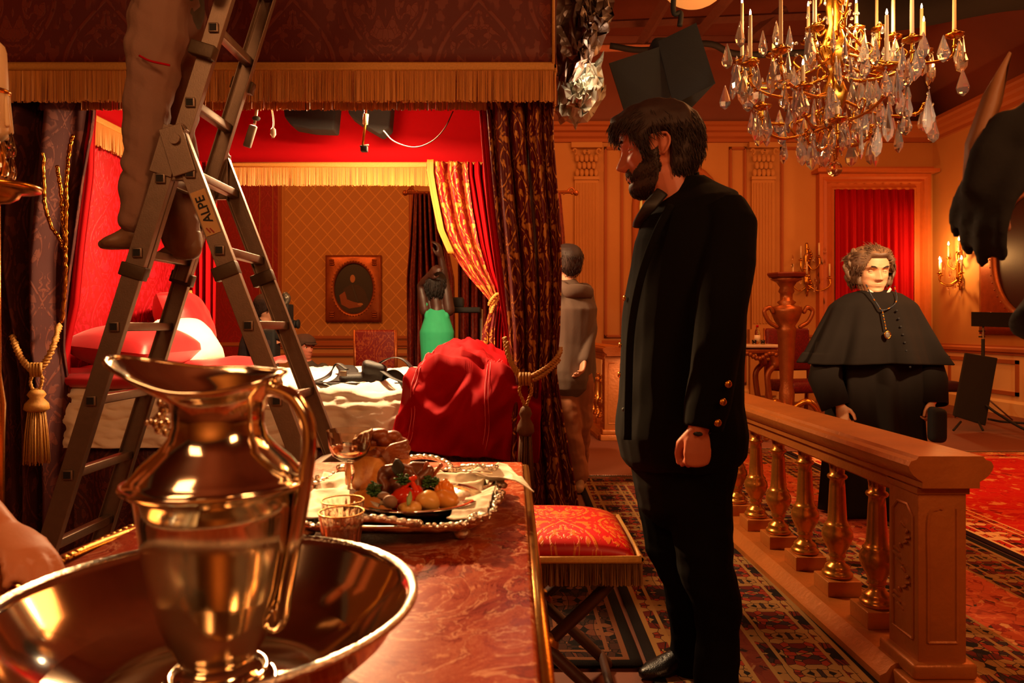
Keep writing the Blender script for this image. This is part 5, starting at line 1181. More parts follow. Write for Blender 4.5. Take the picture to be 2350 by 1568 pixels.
for a0 in (PI / 4, 3 * PI / 4, 5 * PI / 4, 7 * PI / 4, 0, PI):
    q = MB()
    for i in range(14):
        a = a0 + rr.uniform(-.16, .16); q.ball(trp(a, 1.03 + rr.uniform(-.03, .03), .045 + rr.uniform(0, .008)), (rr.uniform(.005, .010),) * 2 + (rr.uniform(.004, .009),), 8, 6)
    q.build('shell_ornament', M['silver2'], tr_)
for s in (-1, 1):
    hpth = crv([Rt @ Vector((x, s * y, z)) for x, y, z in ((-.075, .232, .042), (-.06, .262, .052), (-.02, .275, .062), (.02, .275, .062), (.06, .262, .052), (.075, .232, .042))], 8)
    h = MB(); h.tube(hpth, .0055, 8)
    for i in range(0, len(hpth), 3): h.ball(hpth[i] + Vector((0, 0, .002)), (.008, .007, .006), 8, 6)
    h.build('handle', M['silver2'], tr_)
for x in (-.14, .14):
    for y in (-.17, .17): MB().ball(Rt @ Vector((x, y, .010)), (.016, .016, .0105), 10, 8).build('foot', M['silver2'], tr_)
SZ = TZ + .0225
def cloth(name, poly_fn, m, label, cat, nu=50, nv=50, thick=.0025): return MB().grid(poly_fn, nu, nv).build(name, m, None, label=label, cat=cat, thick=thick)
def quad(c4, h, sc=14, seed=0, lift=None):
    def f(u, v):
        a = Vector(c4[0]).lerp(Vector(c4[1]), u); b = Vector(c4[3]).lerp(Vector(c4[2]), u); p = a.lerp(b, v)
        w = (1 - abs(noise.noise(Vector((p.x * sc + seed, p.y * sc, seed)))) * 2.2) * h + noise.noise(Vector((p.x * sc * 3, p.y * sc * 3, seed))) * h * .3
        return Vector((p.x, p.y, p.z + max(.001, w + h * .4) + (lift(u, v) if lift else 0)))
    return f
cloth('napkin', quad([(-.39, 1.265, SZ), (-.26, 1.25, SZ), (-.24, 1.60, SZ), (-.43, 1.62, SZ + .01)], .012, 13, 3), M['white'], 'white linen napkin crumpled under the bread on the left of the tray', 'napkin')
cloth('napkin', quad([(-.26, 1.50, SZ), (-.07, 1.42, SZ), (-.04, 1.64, SZ + .01), (-.25, 1.66, SZ)], .018, 12, 8), M['white'], 'white linen napkin bunched behind the meat at the back of the tray', 'napkin')
cloth('napkin', quad([(-.115, 1.24, SZ + .012), (-.045, 1.25, SZ + .02), (-.035, 1.44, SZ + .022), (-.08, 1.43, SZ + .014)], .008, 18, 5), M['white'], 'narrow white napkin fold along the right front of the plate', 'napkin')
cloth('napkin', quad([(-.10, 1.50, SZ + .03), (.0, 1.44, SZ + .026), (.045, 1.44, SZ + .012), (-.02, 1.62, SZ + .03)], .014, 12, 9), M['white'], 'white napkin hanging over the tray rim towards the stool', 'napkin')
# plate
pc = Vector((P(958, 0, 1.40).x, 1.385, TZ + .0245)); PR = .128
pl = MB().lathe([(.001, .012), (.07, .012), (.085, .015), (.10, .021), (PR, .025), (PR + .002, .024), (.10, .016), (.08, .008), (.001, .006)], pc, 72).build('plate', M['silver'], None, label='round silver plate of meat and vegetables on the tray', cat='plate')
def fm0(name, a, b): n = NT(name, .4); n.set('Base Color', n.mix(n.noi(n.obj(), 26, 5, .6), a, b)); n.bump(n.noi(n.obj(), 70, 4), .5, .004); return n.m
M['bread'] = None
n = NT('glazed_bread', .38); o = n.obj(); f = n.noi(o, 22, 5, .6); s_ = n.sep(n.obj()); n.set('Base Color', n.ramp(f, [(.3, 'a04a14'), (.5, 'd08030'), (.72, 'e8a858')])); n.bump(n.noi(o, 60, 4), .5, .004); n.set('Coat Weight', .3); M['bread'] = n.m
bc = Vector((P(868, 0, 1.55).x, 1.55, SZ + .004)); br = thing('raised_pie', 'tall golden pastry loaf topped with plaited dough and a bird shape', 'bread', tuple(bc))
q = MB(); q.lathe([(.062, .0), (.068, .003), (.070, .03), (.072, .062), (.070, .074), (.056, .086), (.03, .094), (.005, .096)], bc, 28); skin_obj('crust', q.noise(.006, 20), M['bread'], .004, br)
q = MB()
for i in range(9):
    a = 2 * PI * i / 9; c = bc + Vector((.052 * math.cos(a), .052 * math.sin(a), .080)); d = Vector((-math.sin(a), math.cos(a), .15)) * .024
    q.tube([c - d, c + Vector((.006 * math.cos(a), .006 * math.sin(a), .006)), c + d], [.007, .014, .007], 10, round_=True)
for X, Y, r in ((845, 996, .019), (868, 990, .022), (900, 996, .020), (826, 1008, .016), (886, 1006, .022), (920, 1008, .017), (850, 1012, .02)): q.ball(P(X, Y + 6, 1.54), (r * 1.1, r, r * .62), 14, 10)
for k in range(5): q.tube(crv([P(880 + k * 3, 1040 + k * 6, 1.482), P(902, 1022 + k * 7, 1.476), P(934, 1014 + k * 9, 1.49)], 5), [(.008, .0035)], 8, ref=(0, 1, 0), round_=True)
skin_obj('plaited_top', q.noise(.003, 45), fm0('baked_dough', '5c2208', 'a8541c'), .0026, br, 1)

# champagne coupe
gc = Vector((P(803, 0, 1.47).x, 1.47, SZ + .006))
GZ = Matrix.Diagonal((1.04, 1.04, 1.24, 1))
cg = thing('champagne_coupe', 'shallow glass coupe of pink wine standing before the bread', 'glass', tuple(gc))
MB().lathe([(.001, .001), (.033, .002), (.034, .0035), (.012, .006), (.005, .010), (.0045, .022), (.009, .032), (.010, .040), (.006, .050), (.007, .055), (.020, .060), (.034, .068), (.041, .082), (.046, .110), (.0445, .110), (.0395, .083), (.033, .0705), (.018, .063), (.001, .060)], gc, 48, GZ).build('glass_bowl', M['crystal'], cg, auto=40)
MB().lathe([(.001, .0617), (.0175, .0648), (.0315, .0725), (.0365, .083), (.001, .0832)], gc, 36, GZ).build('wine', glass('rose_wine', 'ffcf9a', 0, 1.34), cg)
# two fluted tumblers
def tumbler(c, label):
    t = thing('glass_tumbler', label, 'glass', tuple(c), 0, None); mb = MB(); R = []; N_ = 72
    for r, z, fl in ((.001, .0, 0), (.022, .0, 0), (.024, .004, 1), (.030, .04, 1), (.034, .070, 1), (.0355, .074, .3), (.0360, .082, 0), (.0345, .082, 0), (.032, .066, 0), (.026, .02, 0), (.022, .012, 0), (.001, .011, 0)):
        R.append([Vector(c) + Vector(((r + .0011 * fl * math.cos(20 * 2 * PI * k / N_)) * math.cos(2 * PI * k / N_), (r + .0011 * fl * math.cos(20 * 2 * PI * k / N_)) * math.sin(2 * PI * k / N_), z)) for k in range(N_)])
    mb.rings(R).build('fluted_glass', M['crystal'], t, auto=50)
    MB().tube([Vector(c) + Vector((.0357 * math.cos(a * PI / 24), .0357 * math.sin(a * PI / 24), .082)) for a in range(49)], .0013, 6).build('metal_rim', M['brass'], t)
tumbler((P(782, 0, 1.13).x, 1.135, TZ), 'fluted glass tumbler in front of the tray, the nearer of two'); tumbler((P(792, 0, 1.22).x - .002, 1.212, TZ), 'fluted glass tumbler half hidden behind the nearer tumbler')
# food
def food(name, c, r, m, label, cat, rot=(0, 0, 0), amp=.004, group=None):
    q = MB(); q.ball((0, 0, 0), r, 24, 18); q.noise(amp, 40, c[0] * 99); q.xf(Matrix.Translation(Vector(c)) @ Euler(rot).to_matrix().to_4x4()); return q.build(name, m, None, label=label, cat=cat, group=group)
def fm(name, a, b, rough=.35, sc=30): n = NT(name, rough); f = n.noi(n.obj(), sc, 4); n.set('Base Color', n.mix(f, a, b)); n.set('Subsurface Weight', .1); n.set('Subsurface Radius', (.01, .005, .002)); n.bump(f, .3, .003); return n.m
pot, tom, ora, mea = fm('potato_flesh', 'e0a040', 'f0c068'), fm('tomato_skin', 'b81c08', 'd83c10', .15), fm('glazed_orange', 'd86a10', 'f09a30', .2), fm('roast_meat', '3a1608', '8a4a20', .35, 50)
par, mus = fm('parsley_green', '1c3a10', '3a6a1c', .6), fm('mushroom_skin', '6a4a38', 'a88060', .6); PZ = pc.z
food('potato', P(983, 1150, 1.33), (.026, .023, .019), pot, 'yellow boiled potato at the front of the plate, nearer the middle', 'potato', (0, .2, .3))
food('potato', P(942, 1166, 1.30), (.024, .020, .013), pot, 'low yellow potato slice beside the mushroom on the plate', 'potato')
food('potato', P(1024, 1147, 1.34), (.026, .022, .017), fm('potato_amber', 'd88428', 'e8a040'), 'amber potato half under the orange slice on the plate', 'potato', (0, .3, 0))
q = thing('glazed_fruit', 'glazed orange fruit wedge standing on the amber potato', 'fruit', tuple(P(1015, 1125, 1.36)))
w = MB(); 
for i in range(5): w.ball(P(1006 + i * 7, 1116 + abs(i - 2) * 6, 1.36), (.008, .012, .016), 12, 8)
w.noise(.003, 60).build('wedge', ora, q)
food('tomato', P(928, 1140, 1.335), (.024, .021, .021), tom, 'halved red tomato in the middle of the plate', 'tomato', (.2, .1, 0))
for i, (X, Y, Dp) in enumerate(((905, 1150, 1.33), (955, 1132, 1.34))): food('tomato', P(X, Y, Dp), (.014, .013, .016), tom, ('small red tomato piece between mushroom and halved tomato', 'small red tomato piece behind the yellow potato')[i], 'tomato')
for i, (X, Y, dx, lab) in enumerate(((938, 1108, .012, 'red pepper strip leaning left on the halved tomato'), (948, 1112, -.006, 'red pepper strip leaning right on the halved tomato'))):
    a = P(X, Y, 1.33); MB().tube(crv([a + Vector((-dx, 0, -.012)), a, a + Vector((dx, 0, .010))]), (.005, .0035), 8, round_=True).build('pepper_strip', fm('red_pepper%d' % i, 'e03010', 'f05020', .2), None, label=lab, cat='pepper strip')
def mushroom(c, tilt, label):
    t = thing('mushroom', label, 'mushroom', tuple(c)); Mx = Matrix.Translation(Vector(c)) @ Euler(tilt).to_matrix().to_4x4()
    MB().lathe([(.001, .010), (.007, .009), (.012, .004), (.0135, -.001), (.011, -.004), (.004, -.002), (.001, -.002)], (0, 0, 0), 18, Mx).build('cap', mus, t); MB().lathe([(.0045, -.014), (.0055, -.008), (.005, -.001)], (0, 0, 0), 12, Mx).build('stem', M['wax'], t)
    MB().lathe([(.003, -.0045), (.009, -.0048), (.010, -.0035)], (0, 0, 0), 14, Mx).build('gills', M['wood'], t)
mushroom(P(882, 1142, 1.30), (-.2, .3, 0), 'brown mushroom lying at the left front of the plate'); mushroom(P(895, 1152, 1.275), (1.9, .0, 0), 'brown mushroom turned gills to the front beside its neighbour')
# roast meat: bent shank, chop with bone, dark leaf
q = MB(); q.tube(crv([P(885, 1125, 1.36), P(878, 1100, 1.37), P(893, 1082, 1.38), P(925, 1080, 1.38), P(950, 1098, 1.37), P(960, 1125, 1.36)], 6), [.012] * 8 + [.014] * 14 + [.010] * 9, 12, round_=True)
q.ball(P(905, 1120, 1.38), (.022, .02, .022)); q.ball(P(940, 1118, 1.39), (.02, .02, .02)); skin_obj('roast_shank', q.noise(.003, 60), mea, .0028, None, label='curved dark roast joint at the back of the plate', cat='meat')
t = thing('meat_chop', 'roast chop with bones sticking up right of the curved joint', 'meat', tuple(P(965, 1100, 1.39)))
q = MB(); q.tube([P(928, 1088, 1.40), P(950, 1080, 1.40), P(975, 1078, 1.40)], [(.010, .012), (.016, .018), (.012, .016)], 12, round_=True); q.tube([P(955, 1112, 1.39), P(975, 1100, 1.39), P(985, 1080, 1.39)], [.018, .018, .010], 12, round_=True); skin_obj('meat', q.noise(.004, 50), mea, .003, t)
for pts in ([P(970, 1085, 1.39), P(975, 1072, 1.39), P(980, 1064, 1.39)], [P(988, 1105, 1.39), P(1000, 1084, 1.39), P(1012, 1068, 1.39)]): MB().tube(pts, [.004, .0035, .0045], 8, round_=True).build('bone', fm('browned_bone%d' % len(pts), '8a3a18', 'a8542a', .4), t)
def leaf(base, tip, w, m, label=None, parent=None, name='herb_leaf', cat=None):
    b, tpp = Vector(base), Vector(tip); d = tpp - b; s = d.cross(Vector((0, 1, .2))).normalized()
    def f(u, v): x = (u - .5) * 2; return b + d * v + s * (x * w * math.sin(PI * min(1, .08 + v * .92)) ** .8) + Vector((0, -.004 * (1 - x * x), 0)) + Vector((0, 0, .002 * math.sin(v * 9 + u * 4)))
    return MB().grid(f, 8, 10).build(name, m, parent, label=label, cat=cat, thick=.0008)
leaf(P(918, 1090, 1.345), P(908, 1054, 1.345), .013, fm('dark_leaf', '1a1a12', '2c2418', .5), 'dark basil leaf standing up on the roast joint', None, 'basil_leaf', 'leaf')
def herbs(cx, cy, D, n_, w, h, label, seed):
    r = random.Random(seed); t = thing('parsley_sprig', label, 'parsley', tuple(P(cx, cy, D)))
    st_ = MB(); fl = MB()
    for k in range(n_):
        a = P(cx + r.uniform(-w, w) * .4, cy + h * .6, D); b = P(cx + r.uniform(-w, w), cy + r.uniform(-h, h * .6), D) + Vector((0, r.uniform(-.012, .012), 0)); st_.tube([a, b], .0008, 4)
        for j in range(5): c = b + Vector((r.uniform(-.005, .005), r.uniform(-.005, .005), r.uniform(-.004, .004))); fl.ball(c, (.0035, .003, .0022), 6, 4)
    st_.build('stem', par, t); fl.build('leaves', par, t)
herbs(860, 1128, 1.34, 26, 14, 16, 'parsley sprig at the left edge of the plate', 1); herbs(990, 1108, 1.37, 22, 12, 10, 'parsley sprig between the chop and the glazed fruit', 2); herbs(925, 1105, 1.33, 14, 14, 12, 'parsley sprig laid over the halved tomato', 4)
leaf(P(938, 1160, 1.28), P(941, 1128, 1.30), .005, fm('sage_green', '8aa860', 'a8c078', .5), 'pale green sage leaf hanging over the tomato front', None, 'sage_leaf', 'leaf')
# cutlery on the napkin
t = thing('table_knife', 'silver knife with a chased handle lying on the back right napkin', 'knife', tuple(P(1100, 1075, 1.55)))
q = MB(); A, B = P(1062, 1078, 1.56) + Vector((0, 0, .006)), P(1138, 1083, 1.54) + Vector((0, 0, .008))
for i in range(26): p = A.lerp(B, i / 25); q.ball(p + Vector((0, random.uniform(-.003, .003), random.uniform(-.002, .004))), (.0065, .007, .006), 8, 6)
q.build('handle', M['silver2'], t); MB().tube([A, P(1010, 1084, 1.54) + Vector((0, 0, .006))], [(.006, .0015), (.003, .001)], 8).build('blade', M['silver'], t)
t = thing('serving_fork', 'silver fork with long handle beside the chased knife', 'fork', tuple(P(1060, 1092, 1.5)))
MB().tube([P(1130, 1094, 1.5) + Vector((0, 0, .008)), P(1050, 1088, 1.5) + Vector((0, 0, .008))], [(.004, .002), (.0025, .0015)], 8).build('handle', M['silver'], t)
for k in range(3): MB().tube([P(1050, 1086 + k * 2, 1.5) + Vector((0, 0, .008)), P(1028, 1085 + k * 3, 1.5) + Vector((0, 0, .007))], .0009, 5).build('tine', M['silver'], t)

# ================================================================= stool
sx, sy = .10, 2.20
M['stoolcl'] = damask('stool_damask', 'b40606', 'd06a24', .20, .28, .4, .35, .15, .9)
so = thing('folding_stool', 'red damask cushioned stool with crossed wooden legs right of the table', 'stool', (sx, sy, 0), .03)
def cu(u, v):
    x, y = u * 2 - 1, v * 2 - 1; h = (max(0, 1 - abs(x) ** 3.2) * max(0, 1 - abs(y) ** 3.2)) ** .42
    return Vector((sx + x * .255 * (1 - .02 * abs(y) ** 4), sy + y * .215, .492 + .072 * h))
q = MB(); q.grid(cu, 40, 40, (.5, .42)); q.build('cushion', M['stoolcl'], so, thick=.004)
MB().rbox((sx, sy, .478), (.52, .44, .04), .01).build('seat_rail', M['wood'], so)
cs = [(sx - .262, sy - .222), (sx + .262, sy - .222), (sx + .262, sy + .222), (sx - .262, sy + .222)]
for a, b in zip(cs, cs[1:] + cs[:1]):
    m_, brd = fringe_strip(a, b, .503, .422, .004, .004, .012); o_ = m_.build('fringe', flat('dull_gold_fringe_%d' % int(a[0] * 99), '7a5228', .7), so, smooth=False, fix=False); brd.build('braid', M['cord'], o_)
for y in (sy - .17, sy + .17):
    for s in (-1, 1):
        MB().tube(crv([(sx + s * .20, y, .465), (sx + s * .17, y + .001 * s, .40), (sx + s * .03, y + .012 * s, .26), (sx - s * .14, y + .012 * s, .10), (sx - s * .22, y, .02)], 6), (.026, .017), 10, ref=(0, 1, 0), round_=True).build('leg', M['wood'], so)
    MB().ball((sx + .03 * 0, y, .235), (.035, .026, .035), 14, 10).build('rosette', M['gold'], so)
MB().tube([(sx, sy - .17, .235), (sx, sy + .17, .235)], .016, 12).build('stretcher', M['wood'], so)
MB().tube([(sx + .2, sy - .17, .05), (sx + .2, sy + .17, .05)], .014, 12).build('stretcher', M['wood'], so)

# ================================================================= candlestick at the left edge
cd = thing('candelabrum', 'crystal hung gilt candelabrum at the left edge holding one thick candle', 'candelabrum', (-1.10, 1.5, 0))
cxl = P(-15, 0, 1.5).x
MB().lathe([(.001, .43 - .0), (.03, .435), (.045, .445), (.050, .455), (.07, .46), (.086, .462), (.088, .470), (.080, .474), (.04, .468), (.012, .470), (.010, .50), (.016, .52), (.010, .55), (.02, .60), (.012, .62), (.012, .66), (.030, .665), (.032, .672), (.014, .68), (.013, .70)], (cxl, 1.5, 1.445 - .465), 28).build('stem', M['brass'], cd)
MB().lathe([(.15, 0), (.16, .02), (.06, .05), (.025, .12), (.018, .5), (.02, .9), (.022, .985), (.014, 1.05), (.012, 1.42)], (cxl, 1.5, 0), 20).build('shaft', M['brass'], cd)
zc = P(0, 265, 1.5).z
MB().tube([(cxl, 1.5, zc - .03), (cxl, 1.5, zc + .08), (cxl - .001, 1.5, P(0, 118, 1.5).z)], [.028, .026, .0245], 20, round_=True).build('candle', M['wax'], cd)
q = MB()
for k in range(9): a = k * .7; q.tube([(cxl + .026 * math.cos(a), 1.5 + .026 * math.sin(a), zc + .05), (cxl + .030 * math.cos(a), 1.5 + .030 * math.sin(a), zc - .02 - .01 * (k % 3))], [.003, .006], 6, round_=True)
q.build('wax_drip', M['wax'], cd)
def drop(L=.05, w=.016, n=8, t=.45):
    """cut-glass pear drop hanging from z=0"""
    q = MB(); R = []
    for r, z in ((.06, 0), (.25, -.12), (.62, -.38), (1.0, -.68), (.82, -.86), (.10, -1.0)):
        R.append([Vector((r * w * math.cos(2 * PI * k / n), r * w * t * math.sin(2 * PI * k / n), z * L)) for k in range(n)])
    return q.rings(R)
for k in range(8):
    a = k * PI / 4 + .2; q = drop(.075 if k % 2 else .055, .017); q.xf(Matrix.Translation((cxl + .034 * math.cos(a), 1.5 + .034 * math.sin(a), zc - .035 - .03 * (k % 2))) @ Matrix.Rotation(a + PI / 2, 4, 'Z')); q.build('crystal_drop', M['crystal'], cd, smooth=False)
# ================================================================= the gilded balustrade
M['rail'] = flat('worn_gilding', 'b4682a', .42, .35, .25, 7, .35, .006); M['bal'] = flat('balustrade_gilding', 'c47c30', .27, .75, .18, 12, .15)
def newel(parent, x, y, w, l, h=.755):
    q = MB(); q.rbox((x, y, .03), (w + .09, l + .07, .06), .008); q.rbox((x, y, .085), (w + .05, l + .04, .05), .012); q.rbox((x, y, (h - .09 + .1) / 2 + .02), (w, l, h - .15), .004)
    q.box((x, y, h - .115), (w + .012, l + .012, .018))
    for sy in (-1, 1):
        zz0, zz1 = .17, h - .17; ww = w * .30
        q.tube(crv([(x - ww, y + sy * l / 2, zz0), (x - ww, y + sy * l / 2, (zz0 + zz1) / 2), (x - ww, y + sy * l / 2, zz1 - .03), (x - ww + .03, y + sy * l / 2, zz1), (x, y + sy * l / 2, zz1)], 6), .006, 6)
        q.tube(crv([(x + ww, y + sy * l / 2, zz0), (x + ww, y + sy * l / 2, zz1)], 6), .006, 6); q.tube([(x - ww, y + sy * l / 2, zz0), (x + ww, y + sy * l / 2, zz0)], .006, 6)
    for sx_ in (-1, 1):
        xx = x + sx_ * w / 2; zz0, zz1 = .17, h - .17; ll = l * .34
        q.tube([(xx, y - ll, zz0), (xx, y - ll, zz1 - .03), (xx, y - ll + .03, zz1), (xx, y + ll - .03, zz1), (xx, y + ll, zz1 - .03), (xx, y + ll, zz0), (xx, y - ll, zz0)], .006, 6)
        for i in range(16): a = i * .8; q.tube([(xx, y + .02 * math.sin(a), .24 + i * .018), (xx + sx_ * .006, y + .045 * math.sin(a + .5), .25 + i * .018)], .005, 5, round_=True)
    return q.build('newel', M['rail'], parent, auto=35)
capp = [(-.5, .0), (-.5, .020), (-.58, .028), (-.66, .040), (-.72, .055), (-.74, .068), (-.70, .082), (-.60, .088), (-.56, .098), (.56, .098), (.60, .088), (.70, .082), (.74, .068), (.72, .055), (.66, .040), (.58, .028), (.5, .020), (.5, .0)]
def balustrade(name, x0, y0, x1, y1, label, nb, yb, sp, wn=.15, H=.755, end=False):
    t = thing(name, label, 'balustrade', (x0, y0, 0)); sl = (x1 - x0) / (y1 - y0); X = lambda y: x0 + (y - y0) * sl; w = .175
    newel(t, x0, y0, wn, .17, H)
    if end: newel(t, x1, y1, wn, .17, H)
    hb = H - .098
    MB().rings([[Vector((X(y) + a * w, y, hb + b)) for a, b in capp] for y in [y0 - .125 + (y1 - y0 + .2) * k / 12 for k in range(13)]]).build('handrail', M['rail'], t, auto=30)
    q = MB(); q.rings([[Vector((X(y) + a, y, b)) for a, b in ((-.07, 0), (-.07, -.045), (-.055, -.055), (.055, -.055), (.07, -.045), (.07, 0))] for y in (y0 + .05, y1)])
    q.v = [v + Vector((0, 0, hb)) for v in q.v]; q.build('under_rail', M['rail'], t, smooth=False)
    MB().rings([[Vector((X(y) + a, y, b)) for a, b in ((-.16, 0), (-.16, .035), (-.14, .045), (-.125, .065), (-.11, .075), (.11, .075), (.125, .065), (.14, .045), (.16, .035), (.16, 0))] for y in (y0 - .02, y1)]).build('plinth_course', M['rail'], t, auto=30)
    prof = [(.052, .135), (.058, .142), (.060, .15), (.055, .158), (.046, .163), (.049, .172), (.044, .182), (.030, .192), (.026, .205), (.029, .215), (.034, .22), (.030, .226), (.036, .245), (.052, .275), (.060, .30), (.058, .322), (.048, .338), (.050, .345), (.043, .352), (.037, .365), (.034, .42), (.030, .50), (.028, .53), (.036, .535), (.039, .542), (.036, .549), (.028, .553), (.029, .58), (.034, .60), (.036, .612)]
    b0 = None
    for k in range(nb):
        y = yb + sp * k; x = X(y); b = MB().lathe(prof, (x, y, 0), 28).build('baluster', M['bal'], t)
        MB().rbox((x, y, .105), (.135, .135, .062), .004).build('plinth', M['rail'], b)
    return t
balustrade('balustrade', 1.335, 2.275, 1.27, 5.3, 'long gilded balustrade with turned balusters and a square end post, front right', 9, 2.57, .30)
balustrade('balustrade', 1.035, 7.22, .92, 9.6, 'far gilded balustrade section beyond the opening, seen left of the man in black', 6, 7.55, .32, .20, .95, False)

# ================================================================= chandelier
HC = P(1915, 0, 4.2); HX, HY = HC.x, 4.2
ch = thing('chandelier', 'gilt chandelier with lit candles and crystal drops hanging over the room', 'chandelier', (HX, HY, P(0, 405, 4.2).z))
zb = lambda y: P(0, y, HY).z
q = MB(); q.lathe([(.005, zb(345)), (.02, zb(340)), (.05, zb(318)), (.03, zb(300)), (.025, zb(270)), (.06, zb(240)), (.075, zb(215)), (.05, zb(190)), (.03, zb(170)), (.05, zb(150)), (.09, zb(120)), (.06, zb(90)), (.035, zb(60)), (.05, zb(20)), (.03, zb(-40)), (.03, zb(-200)), (.06, zb(-260)), (.02, zb(-300)), (.012, 5.25)], (HX, HY, 0), 20, fa=.08, flute=6); q.build('stem', M['brass'], ch)
MB().tube([(HX, HY, zb(-300)), (HX, HY, 5.26)], .012, 8).build('chain', M['brass'], ch)
rnd = random.Random(11)
for k in range(26):
    sc_ = MB()
    a = rnd.uniform(0, 2 * PI); z0 = zb(rnd.uniform(-30, 320)); r0 = .05; s = rnd.choice((-1, 1))
    pts = [Vector((HX + (r0 + .035 * t * (1 - t / 4.2)) * math.cos(a + .1 * math.sin(t * 2)), HY + (r0 + .035 * t) * math.sin(a + .1 * math.sin(t * 2)), z0 + s * .035 * math.sin(t * 1.5))) for t in [x * .5 for x in range(8)]]
    sc_.tube(pts, [.009, .009, .008, .008, .007, .006, .005, .004], 6, round_=True)
    sc_.build('acanthus_scroll', M['brass'], ch)
dropP = {}
def drop_at(p, L, w, rot, parent, name='crystal_drop'):
    key = round(L, 3), round(w, 3)
    if key not in dropP:
        q = drop(L, w); q.v = [v + Vector((0, 0, -.02)) for v in q.v]; q.ball((0, 0, -.012), .007, 6, 5); me = q.mesh('drop'); me.materials.append(M['cryst2']); dropP[key] = me
    o = bpy.data.objects.new(name, dropP[key]); COL.objects.link(o); o.parent = parent; o.location = Vector(p) - Vector(parent.location); o.rotation_euler = (rnd.uniform(-.06, .06), rnd.uniform(-.06, .06), rot); return o
flames = []
def arm(parent, a, r, zc, z0, zt, lit=True, cr=.011, light=True, H=.15):
    """S-shaped arm from the stem out to a candle cup; zt: top of the candle"""
    d = Vector((math.cos(a), math.sin(a), 0)); o = Vector((HX, HY, 0)); s = Vector((-d.y, d.x, 0))
    pts = crv([o + d * .04 + Vector((0, 0, z0)), o + d * r * .35 + Vector((0, 0, z0 - .05)), o + d * r * .72 + Vector((0, 0, zc - .16)), o + d * r * .97 + Vector((0, 0, zc - .12)), o + d * r + Vector((0, 0, zc - .03)), o + d * r + Vector((0, 0, zc))], 6)
    m = MB(); m.tube(pts, [.010 - .0001 * i for i in range(len(pts))], 8)
    for k in (6, 11, 17, 22): m.ball(pts[k], (.015, .015, .012), 8, 6)
    cl = crv([pts[9], pts[9] + d * .05 + Vector((0, 0, .06)), pts[9] + d * .01 + Vector((0, 0, .09)), pts[9] - d * .02 + Vector((0, 0, .06))], 4); m.tube(cl, [.007 - .0003 * i for i in range(len(cl))], 6)
    A_ = m.build('arm', M['brass'], parent); c = o + d * r + Vector((0, 0, zc))
    MB().lathe([(.006, -.01), (.02, -.008), (.045, .004), (.052, .014), (.049, .016), (.02, .004), (.012, .01), (.010, .02), (.015, .035), (.014, .04)], c, 16, flute=8, fa=.05).build('candle_cup', M['brass'], A_)
    cn = MB().tube([c + Vector((0, 0, .03)), c + Vector((0, 0, .05)), Vector((c.x, c.y, zt))], [cr * 1.2, cr, cr * .82], 12).build('candle', M['wax'], parent)
    if lit:
        MB().lathe([(.001, -.004), (.0045, .0), (.0062, .008), (.0045, .018), (.0012, .030)], (c.x, c.y, zt + .004), 10).build('flame', M['flame'], cn)
        flames.append(Vector((c.x, c.y, zt + .02)))
    return c
cups = []
# outer ring of eight big arms, inner ring of six, lower ring of five
for (px_, py_, ptop, dy) in ((1703, 145, 8, .05), (1722, 150, 35, -.18), (1792, 120, -60, -.42), (1855, 100, 15, .45), (2012, 170, -15, .5), (2035, 160, 35, -.55), (2093, 95, -60, -.30), (2115, 125, 20, .35), (2190, 85, -50, .02), (1965, 70, 8, .25), (1720, 143, 66, .30), (2120, 122, 50, .1)):
    p = P(px_, py_, HY + dy); a = math.atan2(dy, p.x - HX); r = math.hypot(dy, p.x - HX)
    cups.append((arm(ch, a, r, p.z, p.z - .10, P(px_, ptop, HY + dy).z), r))
for (px_, py_, ptop, dy) in ((1775, 130, 100, .35), (1870, 70, -20, -.2), (2018, 70, 62, .3), (1843, 205, 150, -.45), (1750, 250, 215, -.15), (1922, 280, 245, -.42), (2050, 90, -60, .15)):
    p = P(px_, py_, HY + dy); a = math.atan2(dy, p.x - HX); r = math.hypot(dy, p.x - HX)
    cups.append((arm(ch, a, r, p.z, p.z - .06, P(px_, ptop, HY + dy).z, ptop not in (215, 245)), r))
for (px_, py_, dy) in ((1742, 260, .1), (2120, 240, .05), (1850, 300, -.3), (2000, 290, -.28), (1960, 260, .3)):
    p = P(px_, py_, HY + dy); a = math.atan2(dy, p.x - HX); r = math.hypot(dy, p.x - HX); d = Vector((math.cos(a), math.sin(a), 0)); o = Vector((HX, HY, 0))
    pts = crv([o + d * .03 + Vector((0, 0, p.z + .02)), o + d * r * .5 + Vector((0, 0, p.z - .07)), o + d * r * .9 + Vector((0, 0, p.z - .06)), o + d * r + Vector((0, 0, p.z))], 6); m = MB(); m.tube(pts, .009, 8)
    for k in range(0, len(pts), 3): m.ball(pts[k], .013, 8, 6)
    m.build('lower_arm', M['brass'], ch); cups.append((Vector((pts[-1].x, pts[-1].y, p.z)), r))
nd_ = 0
for c, r in cups:
    d = Vector((c.x - HX, c.y - HY, 0)).normalized()
    for k in range(3):
        a = rnd.uniform(0, 6.28); L, w = rnd.choice(((.17, .036), (.20, .042), (.14, .030))); drop_at(c + Vector((.047 * math.cos(a), .047 * math.sin(a), .008)), L, w, a + PI / 2, ch); nd_ += 1
while nd_ < 99:
    a = rnd.uniform(0, 2 * PI); t = rnd.random(); r = .10 + .52 * t * rnd.uniform(.5, 1); z = zb(rnd.uniform(150, 330) - 60 * t); L, w = rnd.choice(((.16, .038), (.21, .046), (.13, .032), (.18, .040)))
    if z - L < zb(385): z = zb(385) + L
    drop_at((HX + r * math.cos(a), HY + r * math.sin(a), z), L, w, a + PI / 2, ch); nd_ += 1
q = MB()
